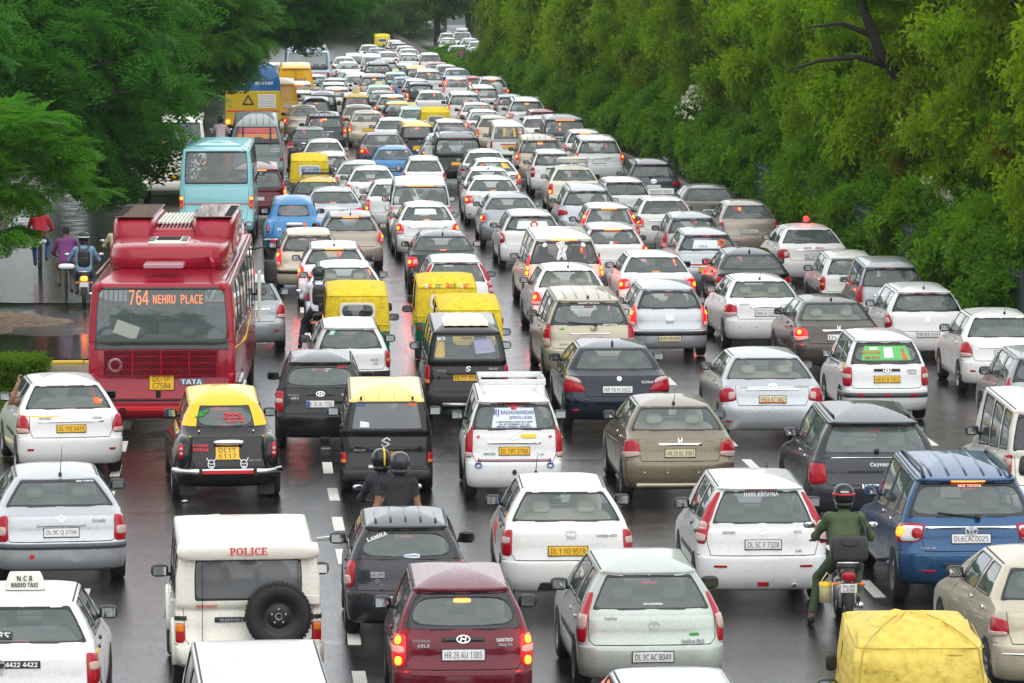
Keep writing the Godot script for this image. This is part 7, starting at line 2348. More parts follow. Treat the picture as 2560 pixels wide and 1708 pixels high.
func auto_dress(n: Node3D, o: Dictionary, key: String):
	var sh: Shell = o.sh
	var p: Dictionary = o.p
	# pale surround of the rear window, hood seams, side rails, handle bar
	var t0: float = sh.belt + 0.1
	var t1: float = sh.belt + 1.9
	var b0: float = sh.ax(0.6)
	var hole := [Vector2(-b0, t0), Vector2(b0, t0), Vector2(b0, t1), Vector2(-b0, t1)]
	var mb := MB.new()
	band(mb, sh, scaled(hole, 0.82, 0.62), 0.3, scaled(hole, 0.58, 0.42), 0.42, 0.006)
	part("window_surround", mb.done(), M.board, n)
	mb = MB.new()
	for t in [sh.belt + 0.06, sh.belt + 2.0]:
		var q := []
		for k in 25:
			q.append(Vector2(-1.7 + 3.4 * k / 24.0, t))
		strip(mb, sh, q, 0.03, 0.006, 1)
	for sg in [1, -1]:
		strip(mb, sh, [Vector2(sg * 0.72, sh.belt), Vector2(sg * 0.72, sh.belt + 2.0), Vector2(sg * 0.8, sh.belt + 4.0)], 0.02, 0.006)
	part("hood_seam", mb.done(), M[{"tarp": "tarp_yellow"}.get(key, "auto_yellow")], n)
	for sg in [1, -1]:
		var r := MB.new()
		r.tube([Vector3(sg * 0.63, 0.86, 0.55), Vector3(sg * 0.65, 0.86, -0.35), Vector3(sg * 0.6, 1.5, -0.5)], 0.018, 6)
		part("side_rail", r.done(), M.trim, n)
		var mg := MB.new()
		mg.sup(Vector3(sg * 0.7, 1.12, -0.62), Vector3(0.06, 0.09, 0.02), 3.0, Basis.IDENTITY, 12, 6)
		mg.tube([Vector3(sg * 0.58, 1.02, -0.66), Vector3(sg * 0.68, 1.08, -0.62)], 0.01, 6)
		part("side_mirror", mg.done(), M.trim, n)
		var fl := MB.new()
		fl.slab(Vector3(sg * 0.55, 0.17, p.L / 2 - 0.14), Vector3(0.18, 0.22, 0.012))
		part("mud_flap", fl.done(), M.rubber, n)
	var bm := MB.new()
	bm.tube([Vector3(-0.55, 0.33, p.L / 2 + 0.03), Vector3(0.55, 0.33, p.L / 2 + 0.03)], 0.03, 8)
	part("bumper", bm.done(), M.trim, n)
	rear_text(n, sh, "CNG", -0.38, 0.66, 0.16, 0.07, M.ink_white)
	if key == "jai":
		var fr := sh.frame(0.0, sh.belt + 1.99, 0.02)
		fr.basis = fr.basis * Basis(Vector3.RIGHT, -0.25)
		fr.origin.y += 0.03
		deva(["ja", "ya", "", "ma", "aa", "", "vai", "sha", "no", "", "de", "va", "ii"], 0.072, 0.085, 0.014, ["ink_white", "ink_red", "ink_orange", "ink_green", "ink_blue"], n, fr)
	if key == "tarp":
		var nz := FastNoiseLite.new()
		nz.seed = 12
		nz.frequency = 1.6
		var rows := []
		for i in 26:
			var t: float = lerpf(sh.belt - 0.2, sh.last - 0.1, i / 25.0)
			var r := PackedVector3Array()
			for j in 61:
				var a := -1.75 + 3.5 * j / 60.0
				var q := sh.P(a, t)
				var fold := 0.018 * sin(a * 9.0 + t * 1.3) + 0.012 * sin(t * 4.0 + a * 2.0) + 0.03 * nz.get_noise_3d(q.x, q.y * 1.5, q.z)
				r.append(q + sh.N(a, t) * (0.035 + fold))
			rows.append(r)
		var tp := MB.new()
		tp.grid(rows)
		tp.fan(rows[-1], Vector3(0, p.H + 0.04, p.L / 2 - p.apex))
		part("tarpaulin", tp.done(), M.tarp_yellow, n)
		var rp := MB.new()
		for a in [-0.62, 0.62]:
			var pts := []
			for i in 14:
				var t: float = lerpf(sh.belt, sh.last - 1.2, i / 13.0)
				pts.append(sh.P(a, t) + sh.N(a, t) * 0.062)
			rp.tube(pts, 0.006, 5)
		for t in [sh.belt + 1.0, sh.belt + 2.3]:
			var pts := []
			for j in 25:
				var a := -1.6 + 3.2 * j / 24.0
				pts.append(sh.P(a, t) + sh.N(a, t) * 0.062)
			rp.tube(pts, 0.006, 5)
		part("tarpaulin_seam", rp.done(), M.ink_ochre, n)


func special(n: Node3D, o: Dictionary, key: String, paint_: String):
	var sh: Shell = o.sh
	var p: Dictionary = o.p
	match key:
		"auto", "jai", "tarp":
			auto_dress(n, o, key)
		"minibus":
			rear_panel(n, sh, "red_line", [[-0.9, 1.18], [0.9, 1.18], [0.9, 1.215], [-0.9, 1.215]], M.ink_red, 0.02)
			rear_text(n, sh, "TATA", 0.62, 1.0, 0.3, 0.08, M.steel)
			rear_panel(n, sh, "marker_lamp", [[0.82, 2.74], [0.88, 2.74], [0.88, 2.79], [0.82, 2.79]], M.lamp, 0.4)
			for sg in [1, -1]:
				side_panel(n, sh, sg, "amber_line", [[0.3, 0.92], [6.2, 0.92], [6.2, 0.86], [0.3, 0.86]], M.lamp_amber)
				var g := MB.new()
				for k in 3:
					g.tube([Vector3(sg * (p.W / 2 - 0.0), 1.9 + k * 0.1, p.L / 2 - 0.5), Vector3(sg * (p.W / 2 - 0.0), 1.9 + k * 0.1, -p.L / 2 + 0.9)], 0.012, 5)
				part("window_bar", g.done(), M.steel, n)
			for k in 6:
				var rb := MB.new()
				rb.tube([Vector3(-0.7, roof_y(sh, p, 0.7, 2.4 - k) + 0.01, 2.4 - k), Vector3(0, roof_y(sh, p, 0, 2.4 - k) + 0.01, 2.4 - k), Vector3(0.7, roof_y(sh, p, 0.7, 2.4 - k) + 0.01, 2.4 - k)], 0.02, 6)
				part("roof_rib", rb.done(), M[paint_], n)
			bus_seats(n, p, 3, 1.1)
		"whitebus":
			rear_panel(n, sh, "red_line", [[-0.97, 1.05], [0.97, 1.05], [0.97, 1.1], [-0.97, 1.1]], M.ink_red, 0.02)
			rear_panel(n, sh, "red_line", [[-0.97, 0.76], [0.97, 0.76], [0.97, 0.79], [-0.97, 0.79]], M.ink_red, 0.02)
			rear_marks(n, sh, [[[-0.5, -0.4], [0.5, -0.4], [0, 0.5], [-0.5, -0.4]]], -0.35, 1.95, 0.22, 0.03, M.ink_orange, "warning_sticker")
			bus_seats(n, p, 3, 1.1)
		"tempo":
			rear_panel(n, sh, "red_amber_panel", [[-0.82, 1.5], [0.82, 1.5], [0.8, 1.78], [-0.8, 1.78]], M.panel_amber, 0.02, 0.004)  # flat amber and red panels over the glass, jagged black one below
			rear_panel(n, sh, "red_amber_panel", [[-0.82, 1.785], [0.82, 1.785], [0.8, 2.0], [-0.8, 2.0]], M.panel_red, 0.02, 0.004)
			rear_panel(n, sh, "black_panel", [[-0.85, 1.42], [0.85, 1.42], [0.84, 1.62], [0.3, 1.6], [0.1, 1.68], [-0.2, 1.6], [-0.5, 1.68], [-0.84, 1.6]], M.frit, 0.1, 0.012)
			for x in [-0.5, 0.5]:
				var mb := MB.new()
				mb.slab(Vector3(x, 1.72, p.L / 2 - 0.14), Vector3(0.06, 0.66, 0.06), Basis(Vector3.RIGHT, -0.22))
				part("window_post", mb.done(), M.rubber, n)
			rear_text(n, sh, "STOPS!", 0.68, 1.22, 0.3, 0.05, M.ink_white)
			rear_text(n, sh, "PRAYING", 0.68, 1.14, 0.3, 0.05, M.ink_white)
		"secure":
			rear_text(n, sh, "SECURE", 0.0, 1.42, 1.15, 0.2, M.ink_slate, FONT_S)
			rear_panel(n, sh, "underline", [[-0.62, 1.25], [-0.15, 1.25], [-0.15, 1.28], [-0.62, 1.28]], M.ink_slate, 0.02)
			rear_panel(n, sh, "underline", [[0.2, 1.25], [0.62, 1.25], [0.62, 1.28], [0.2, 1.28]], M.ink_slate, 0.02)
			rear_panel(n, sh, "pale_panel", [[0.3, 1.02], [0.66, 1.02], [0.66, 1.16], [0.3, 1.16]], M.board, 0.03)
			van_doors(n, p)
		"mailvan":
			for sg in [1]:
				for k in 5:
					side_panel(n, sh, sg, "blue_mark", [[0.3 + k * 0.2, 1.9], [0.4 + k * 0.2, 1.9], [0.4 + k * 0.2, 1.2], [0.3 + k * 0.2, 1.2]], M.ink_blue)
			rear_panel(n, sh, "pale_panel", [[0.3, 1.0], [0.7, 1.0], [0.7, 1.16], [0.3, 1.16]], M.board, 0.03)
			van_doors(n, p)
		"bluebus":
			rear_panel(n, sh, "red_line", [[-0.9, 1.42], [0.9, 1.42], [0.9, 1.48], [-0.9, 1.48]], M.ink_red, 0.02)
			for sg in [1, -1]:
				rear_panel(n, sh, "lamp_panel", [[sg * 0.8, 0.8], [sg * 0.96, 0.8], [sg * 0.96, 1.45], [sg * 0.84, 1.5]] if sg > 0 else [[-0.84, 1.5], [-0.96, 1.45], [-0.96, 0.8], [-0.8, 0.8]], M.lamp, 0.1, 0.01)
			rear_panel(n, sh, "engine_band", [[-0.85, 1.62], [0.85, 1.62], [0.85, 1.85], [-0.85, 1.85]], M.frit, 0.03, 0.008)
			rear_text(n, sh, "DELHI", -0.3, 1.25, 0.9, 0.2, M.ink_slate)
			bus_seats(n, p, 3, 1.2)
		"oncoming_bus":
			bus_seats(n, p, 3, 1.2)


func van_doors(n: Node3D, p: Dictionary):
	var mb := MB.new()
	mb.slab(Vector3(0, 1.3, p.L / 2 - 0.06), Vector3(0.012, 1.4, 0.06))
	mb.slab(Vector3(0, 2.02, p.L / 2 - 0.13), Vector3(1.5, 0.012, 0.05))
	part("door_seam", mb.done(), M.seam, n)


func bus_seats(n: Node3D, p: Dictionary, rows: int, fy: float):
	if not CACHE.has("bus_seat"):
		var mb := MB.new()
		mb.sup(Vector3(0, 0.35, 0), Vector3(0.21, 0.36, 0.06), 4.0, Basis(Vector3.RIGHT, -0.15), 14, 8)
		mb.sup(Vector3(0, 0.02, -0.22), Vector3(0.21, 0.05, 0.22), 4.0, Basis.IDENTITY, 12, 6)
		CACHE["bus_seat"] = mb.done()
	for r in rows:
		for x in [-0.95, -0.48, 0.48, 0.95]:
			part("seat", CACHE["bus_seat"], M.seat_teal, n, Transform3D(Basis.IDENTITY, Vector3(x * p.W / 2.6, fy, p.L / 2 - 0.75 - r * 0.85)))


func bus_red():
	var b: Array = RED_BUS
	var n := car("city_bus", "bus_red", Vector3(b[0], b[1], b[2]), b[3], "bus", "red low-floor city bus showing 764 NEHRU PLACE in its rear window", "bus", {"plate": "y", "text": "DL-1P|C7584", "detail": 2, "lens": "lens_amber", "handle": "bus_red", "rim": "dark_rim"})
	var o: Dictionary = CACHE["city_bus"]
	var sh: Shell = o.sh
	var p: Dictionary = o.p
	var zr: float = p.L / 2
	# engine bay: black frame band, louvre panels
	rear_panel(n, sh, "window_band", [[-0.92, 1.53], [0.92, 1.53], [0.92, 1.72], [-0.92, 1.72]], M.frit, 0.03, 0.006)
	var opening := MB.new()
	opening.slab(Vector3(0, 1.31, zr - 0.035), Vector3(1.98, 0.42, 0.02))
	part("grille_opening", opening.done(), M.under, n)
	for k in 4:
		var g := MB.new()
		var cx := -0.735 + k * 0.49
		for i in 17:
			g.slab(Vector3(cx - 0.22 + i * 0.0275, 1.31, zr + 0.004), Vector3(0.009, 0.43, 0.018))
		for y in [1.095, 1.2, 1.31, 1.42, 1.525]:
			g.slab(Vector3(cx, y, zr + 0.002), Vector3(0.46, 0.012, 0.014))
		g.box(Vector3(cx + 0.24, 1.31, zr + 0.004), Vector3(0.03, 0.46, 0.022), 0.004)
		part("grille", g.done(), M.bus_red, n)
	var f2 := MB.new()
	f2.lathe(Vector3(-0.8, 1.27, zr - 0.02), [[0.0, 0.13], [0.012, 0.12], [0.0, 0.08]], 18, Basis(Vector3.UP, -PI / 2))
	part("radiator_fan", f2.done(), M.steel, n)
	rear_panel(n, sh, "name_bar", [[0.24, 0.92], [0.58, 0.92], [0.58, 1.03], [0.24, 1.03]], M.ink_slate, 0.03, 0.008)
	rear_text(n, sh, "TATA", 0.52, 0.975, 0.36, 0.085, M.ink_white, null, 0.016)
	rear_panel(n, sh, "tow_slot", [[-0.08, 0.7], [-0.01, 0.7], [-0.01, 0.82], [-0.08, 0.82]], M.under, 0.05, 0.006)
	rear_panel(n, sh, "bumper_band", [[-0.96, 0.47], [0.96, 0.47], [0.96, 0.55], [-0.96, 0.55]], M.ink_red, 0.03, 0.006)
	rear_panel(n, sh, "bumper_gap", [[-0.97, 0.635], [0.97, 0.635], [0.97, 0.665], [-0.97, 0.665]], M.under, 0.02, 0.006)
	var ex := MB.new()
	ex.lathe(Vector3(-0.68, 0.46, zr - 0.02), [[0.05, 0.05], [0.05, 0.07], [0.02, 0.075]], 14, Basis(Vector3.UP, -PI / 2))
	part("exhaust_tip", ex.done(), M.under, n)
	for sg in [1, -1]:
		var mk := MB.new()
		mk.sup(Vector3(sg * 1.06, 2.62, zr - 0.14), Vector3(0.045, 0.08, 0.02), 2.4, Basis(Vector3(0, 0, 1), sg * 0.3), 14, 6)
		part("marker_lamp", mk.done(), M.lamp, n)
	# destination board behind the glass
	var db := MB.new()
	db.box(Vector3(0.1, 2.42, zr - 0.3), Vector3(1.3, 0.34, 0.06), 0.01)
	part("sign_board", db.done(), M.under, n)
	var ft := Transform3D(Basis.IDENTITY, Vector3(-0.4, 2.43, zr - 0.262))
	lettering("764", 0.34, 0.26, M.led, n, ft, FONT_M, "sign_lettering")
	ft.origin = Vector3(0.28, 2.40, zr - 0.262)
	lettering("NEHRU PLACE", 0.86, 0.15, M.led, n, ft, FONT_M, "sign_lettering")
	bus_seats(n, p, 5, 1.25)
	var fl := MB.new()
	fl.slab(Vector3(0, 1.1, 0), Vector3(2.4, 0.03, 11.0))
	part("deck", fl.done(), M.cabin, n)
	var pa := MB.new()
	pa.slab(Vector3(-0.62, 1.86, zr - 0.32), Vector3(0.42, 0.24, 0.01), Basis(Vector3(0, 0, 1), -0.35))
	part("pasted_paper", pa.done(), M.board, n)
	# roof: gas cylinder fairing in two steps, air unit, hatch
	var r1 := MB.new()
	r1.sup(Vector3(0, 2.98, zr - 3.9), Vector3(1.08, 0.28, 2.0), 5.0, Basis.IDENTITY, 36, 12)
	part("roof_pod", r1.done(), M.bus_red, n)
	for sg in [1, -1]:
		var r2 := MB.new()
		r2.sup(Vector3(sg * 0.72, 3.22, zr - 6.2), Vector3(0.42, 0.36, 2.1), 6.0, Basis.IDENTITY, 32, 12)
		part("cylinder_fairing", r2.done(), M.bus_red, n)
		var tp := MB.new()
		tp.box(Vector3(sg * 0.72, 3.585, zr - 6.2), Vector3(0.72, 0.02, 3.9), 0.008)
		part("fairing_lid", tp.done(), M.rust_red, n)
		var lv := MB.new()
		for k in 14:
			lv.slab(Vector3(sg * 1.0, 3.6, zr - 4.6 - k * 0.22), Vector3(0.14, 0.02, 0.1))
		part("fairing_louvre", lv.done(), M.under, n)
		var gut := MB.new()
		gut.tube([Vector3(sg * 1.14, 2.83, zr - 0.5), Vector3(sg * 1.14, 2.84, zr - 10.9)], 0.02, 6)
		part("roof_gutter", gut.done(), M.mauve, n)
	var mid := MB.new()
	mid.sup(Vector3(0, 3.05, zr - 6.2), Vector3(0.9, 0.36, 2.0), 6.0, Basis.IDENTITY, 28, 10)
	part("roof_pod", mid.done(), M.bus_red, n)
	var sl := MB.new()
	for k in 11:
		sl.box(Vector3(-0.42 + k * 0.07, 3.46, zr - 6.0), Vector3(0.05, 0.05, 2.8), 0.012)
	part("vent_slat", sl.done(), M.board, n)
	var au := MB.new()
	au.box(Vector3(0, 3.22, zr - 2.9), Vector3(0.72, 0.12, 1.3), 0.03)
	part("air_unit", au.done(), M.board, n)
	for k in 6:
		var lo := MB.new()
		lo.box(Vector3(0, 3.292, zr - 2.5 - k * 0.14), Vector3(0.42, 0.012, 0.07), 0.004)
		part("unit_louvre", lo.done(), M.under, n)
	for sg in [1, -1]:
		var ms := MB.new()
		for k in 5:
			ms.slab(Vector3(sg * 0.29, 3.289, zr - 2.35 - k * 0.2), Vector3(0.1, 0.012, 0.15))
		part("unit_mesh", ms.done(), M.grey_trim, n)
	var hp := MB.new()
	hp.box(Vector3(0, 2.93, zr - 1.15), Vector3(0.7, 0.09, 0.6), 0.02)
	part("roof_hatch", hp.done(), M.mauve, n)
	var tr := MB.new()
	tr.box(Vector3(0.82, 2.98, zr - 1.35), Vector3(0.06, 0.1, 1.5), 0.01, Basis(Vector3.UP, 0.08))
	part("broken_trim", tr.done(), M.bus_red, n)
	# right flank: door glass swung out, mirror, yellow line, silver pipes
	for sg in [1, -1]:
		side_panel(n, sh, sg, "yellow_line", [[0.4, 1.56], [9.0, 1.56], [9.0, 1.5], [0.4, 1.5]], M.ink_yellow)
	var mr := MB.new()
	mr.tube([Vector3(1.2, 2.5, -zr + 0.1), Vector3(1.45, 2.55, -zr - 0.1), Vector3(1.55, 2.3, -zr - 0.05)], 0.02, 6)
	mr.sup(Vector3(1.55, 2.05, -zr - 0.02), Vector3(0.13, 0.24, 0.06), 4.0, Basis.IDENTITY, 16, 8)
	part("bus_mirror", mr.done(), M.trim, n)
	var dr := MB.new()
	dr.box(Vector3(1.4, 1.75, -zr + 2.2), Vector3(0.05, 0.95, 0.5), 0.01)
	part("open_door_leaf", dr.done(), M.board, n)
	for k in 2:
		var pipe := MB.new()
		pipe.tube([Vector3(1.3, 0.85 - k * 0.25, zr - 1.2 - k * 1.2), Vector3(1.3, 0.85 - k * 0.25, zr - 2.6 - k * 1.2)], 0.05, 8)
		part("side_pipe", pipe.done(), M.steel, n)


func tanker():
	var b: Array = TANKER
	var n := thing("tanker_truck", "blue and yellow fuel tanker truck with a warning triangle on its back", "truck", Vector3(b[0], 0.02, b[2]), b[3])
	var w := 1.22
	var h := 1.12
	var cy := 2.3
	var L := 6.8
	for half in 2:
		var mb := MB.new()
		var rows := []
		var a0 := -0.15 if half == 0 else PI + 0.15
		var a1 := PI + 0.15 if half == 0 else TAU - 0.15
		for lv in [[L / 2 + 0.10, 0.02], [L / 2 + 0.09, 0.5], [L / 2 + 0.05, 0.85], [L / 2, 0.97], [L / 2 - 0.06, 1.0], [-L / 2 + 0.06, 1.0], [-L / 2, 0.95]]:
			var r := PackedVector3Array()
			for k in 19:
				var a := lerpf(a0, a1, k / 18.0)
				var e := 2.0 / 3.2
				r.append(Vector3(w * lv[1] * sign(cos(a)) * pow(absf(cos(a)), e), cy + h * lv[1] * sign(sin(a)) * pow(absf(sin(a)), e) + (0.35 * h * 0 if half else 0.0), lv[0]))
			rows.append(r)
		mb.grid(rows)
		part("tank_top" if half == 0 else "tank_belly", mb.done(), M.tank_blue if half == 0 else M.tank_yellow, n)
	var sk := MB.new()
	sk.box(Vector3(0, 1.55, L / 2 + 0.10), Vector3(2.4, 1.5, 0.06), 0.02)
	part("rear_panel", sk.done(), M.tank_yellow, n)
	var zz := L / 2 + 0.135
	var bd := MB.new()
	bd.box(Vector3(0.62, 1.85, zz), Vector3(0.78, 0.6, 0.02), 0.005)
	var board := part("notice_board", bd.done(), M.board, n)
	for k in 5:
		lettering("HIGHLY INFLAMMABLE", 0.66, 0.05, M.ink_grey, board, Transform3D(Basis.IDENTITY, Vector3(0.62, 2.08 - k * 0.11, zz + 0.012)))
	var tri := MB.new()
	tri.stroke([Vector2(-0.22, -0.18), Vector2(0.22, -0.18), Vector2(0, 0.2), Vector2(-0.22, -0.18)], 0.06, 0.012, Transform3D(Basis.IDENTITY, Vector3(-0.2, 1.9, zz + 0.005)))
	part("warning_triangle", tri.done(), M.ink, n)
	var st := MB.new()
	st.slab(Vector3(0, 1.42, zz), Vector3(2.3, 0.06, 0.01))
	part("red_line", st.done(), M.ink_red, n)
	lettering("LATE HALT", 0.7, 0.12, M.ink_white, n, Transform3D(Basis.IDENTITY, Vector3(-0.6, 2.62, zz - 0.02)))
	lettering("MOTOR SPIRIT", 0.8, 0.12, M.ink_white, n, Transform3D(Basis.IDENTITY, Vector3(0.5, 2.64, zz - 0.02)))
	var ch := MB.new()
	ch.box(Vector3(0, 0.72, -0.4), Vector3(1.1, 0.3, 8.2), 0.03)
	ch.box(Vector3(0, 0.6, L / 2 + 0.1), Vector3(2.3, 0.16, 0.12), 0.02)
	part("chassis", ch.done(), M.rubber, n)
	for sg in [1, -1]:
		for z in [2.4, 1.2, -4.2]:
			add_wheel(n, Vector3(sg * 1.0, 0.5, z), 0.5, sg < 0, 1, "dark_rim")
		var lm := MB.new()
		lm.sup(Vector3(sg * 1.1, 0.95, L / 2 + 0.16), Vector3(0.09, 0.09, 0.04), 2.4, Basis.IDENTITY, 14, 8)
		part("tail_lamp", lm.done(), M.lamp_lit if sg < 0 else M.lamp, n)
	var cab := MB.new()
	cab.sup(Vector3(0, 1.9, -L / 2 - 1.3), Vector3(1.2, 1.1, 0.9), 6.0, Basis.IDENTITY, 24, 10)
	part("cab", cab.done(), M.tank_yellow, n)


# ---------- trees, shrubs, fence ----------
func leaf(mb: MB, o: Vector3, d: Vector3, up: Vector3, l: float, w: float):
	var s := d.cross(up).normalized() * w * 0.5
	var n := s.cross(d).normalized() * w * 0.18
	var m := o + d * l * 0.45
	mb.tri(o, m + s + n, o + d * l)
	mb.tri(o, o + d * l, m - s + n)


func spray_meshes() -> Dictionary:
	var r := RandomNumberGenerator.new()
	r.seed = 91
	var out := {"feather": [], "broad": [], "fine": [], "petal": []}
	for v in 3:
		var mb := MB.new(-1)
		# drooping twigs with paired leaflets
		for tw in 3:
			var dir := Vector3(r.randf_range(-0.5, 0.5), r.randf_range(-0.25, 0.25), 1).normalized()
			var o := Vector3(r.randf_range(-0.12, 0.12), r.randf_range(-0.08, 0.08), -0.28)
			for k in 9:
				var f := k / 8.0
				var p := o + dir * f * 0.62 + Vector3(0, -0.24 * f * f, 0)
				for s in [-1, 1]:
					var d := (dir * 0.5 + Vector3(s, r.randf_range(-0.5, 0.2), r.randf_range(-0.3, 0.3))).normalized()
					leaf(mb, p, d, Vector3(r.randf_range(-0.4, 0.4), 1, 0), r.randf_range(0.09, 0.14), r.randf_range(0.05, 0.07))
		out.feather.append(arrays_of(mb))
		mb = MB.new(-1)
		for k in 26:
			var d := Vector3(r.randf_range(-1, 1), r.randf_range(-0.7, 0.6), r.randf_range(-0.6, 1)).normalized()
			var o := Vector3(r.randf_range(-0.2, 0.2), r.randf_range(-0.14, 0.14), r.randf_range(-0.24, 0.24))
			leaf(mb, o, d, Vector3(r.randf_range(-0.6, 0.6), 1, r.randf_range(-0.6, 0.6)), r.randf_range(0.13, 0.2), r.randf_range(0.06, 0.09))
		out.broad.append(arrays_of(mb))
		mb = MB.new(-1)
		for k in 22:
			var d := Vector3(r.randf_range(-1, 1), r.randf_range(-0.4, 0.9), r.randf_range(-1, 1)).normalized()
			var o := Vector3(r.randf_range(-0.11, 0.11), r.randf_range(-0.09, 0.09), r.randf_range(-0.11, 0.11))
			leaf(mb, o, d, Vector3(r.randf_range(-0.6, 0.6), 1, r.randf_range(-0.6, 0.6)), r.randf_range(0.05, 0.08), r.randf_range(0.025, 0.035))
		out.fine.append(arrays_of(mb))
		mb = MB.new(-1)
		for k in 16:
			var d := Vector3(r.randf_range(-1, 1), r.randf_range(-0.2, 1), r.randf_range(-1, 1)).normalized()
			leaf(mb, d * 0.05, d, Vector3(r.randf_range(-0.6, 0.6), 1, r.randf_range(-0.6, 0.6)), r.randf_range(0.06, 0.09), 0.06)
		out.petal.append(arrays_of(mb))
	return out


func arrays_of(mb: MB) -> Array:
	mb.st.generate_normals()
	var a := mb.st.commit_to_arrays()
	return [a[Mesh.ARRAY_VERTEX], a[Mesh.ARRAY_NORMAL]]


var SPRAY := {}


func tint(c: Color, f: float, warm := 0.0) -> Color:
	return Color(c.r * f * (1.0 + warm), c.g * f, c.b * f * (1.0 - warm * 0.5))


# crown made of clumps on an ellipsoid, each clump a shell of leafy sprays; returns one mesh of about unit radius 5
func crown_mesh(key: String, kind: String, r: Vector3, clumps: int, per: int, size: float, cr: float, droop: float, ymin: float) -> ArrayMesh:
	if CACHE.has(key):
		return CACHE[key]
	var V := PackedVector3Array()
	var N := PackedVector3Array()
	var C := PackedColorArray()
	for k in clumps:
		var u := Vector3(rng.randfn(), rng.randfn(), rng.randfn()).normalized()
		var f: float = pow(rng.randf(), 0.4)
		var cc := Vector3(u.x * r.x, u.y * r.y, u.z * r.z) * f * 0.9
		cc.y = maxf(cc.y, ymin + rng.randf() * 0.6)
		var rad := cr * rng.randf_range(0.6, 1.25)
		var warm := rng.randf_range(-0.25, 0.3)
		var brown := rng.randf() < 0.03
		for j in per:
			var v := Vector3(rng.randfn(), rng.randfn(), rng.randfn()).normalized()
			var p := cc + Vector3(v.x, v.y * 0.5, v.z) * rad * pow(rng.randf(), 0.4)
			if p.y < ymin - 0.6:
				continue
			var z := (v + u * 0.4 + Vector3(0, -droop * rng.randf(), 0)).normalized()
			var x := Vector3.UP.cross(z)
			x = x.normalized() if x.length() > 0.05 else Vector3.RIGHT
			var bs := Basis(x, z.cross(x).normalized(), z) * Basis(Vector3(0, 0, 1), rng.randf_range(-0.9, 0.9))
			var sp: Array = SPRAY[kind][(j + k) % 3]
			var sc := size * rng.randf_range(0.7, 1.35)
			V.append_array(Transform3D(bs.scaled(Vector3.ONE * sc), p) * (sp[0] as PackedVector3Array))
			N.append_array(Transform3D(bs, Vector3.ZERO) * (sp[1] as PackedVector3Array))
			var hue := warm + rng.randf_range(-0.12, 0.15)
			var cl := Color(1.0 + hue, 1.0, 1.0 - hue * 0.5)
			if brown and rng.randf() < 0.4:
				cl = Color(1.4, 0.45, 0.8)
			var cs := PackedColorArray()
			cs.resize(sp[0].size())
			cs.fill(cl)
			C.append_array(cs)
	var arr := []
	arr.resize(Mesh.ARRAY_MAX)
	arr[Mesh.ARRAY_VERTEX] = V
	arr[Mesh.ARRAY_NORMAL] = N
	arr[Mesh.ARRAY_COLOR] = C
	var m := ArrayMesh.new()
	m.add_surface_from_arrays(Mesh.PRIMITIVE_TRIANGLES, arr)
	CACHE[key] = m
	return m


func leaf_mat(c: Color) -> Material:
	var key := "leaf %.3f %.3f %.3f" % [c.r, c.g, c.b]
	if not M.has(key):
		var m := plain(key, c.r, c.g, c.b, 0.5)
		m.vertex_color_use_as_albedo = true
		m.backlight_enabled = true
		m.backlight = Color(1.0, 1.0, 1.0)
		m.metallic_specular = 0.22
	return M[key]


func foliage(parent: Node, called: String, mesh: Mesh, m: Material, tf: Transform3D) -> MeshInstance3D:
	var o := part(called, mesh, m, parent, tf)
	o.set_meta("kind", "stuff")
	return o


const CROWN := {"f0": ["feather", 125, 26, 1.25, 1.05, 0.8, -4.2], "f1": ["feather", 110, 26, 1.25, 1.0, 0.6, -4.6], "b0": ["broad", 118, 26, 1.25, 0.95, 0.3, -4.6], "b1": ["broad", 110, 26, 1.3, 0.95, 0.3, -4.6], "d0": ["broad", 85, 24, 2.0, 1.4, 0.3, -4.5], "s0": ["broad", 60, 16, 3.0, 1.7, 0.2, -4.6], "s1": ["broad", 46, 16, 3.3, 1.6, 0.2, -4.6]}


func crown_of(key: String) -> ArrayMesh:
	var c: Array = CROWN[key]
	return crown_mesh("crown_" + key, c[0], Vector3(5, 5, 5), c[1], c[2], c[3], c[4], c[5], c[6])


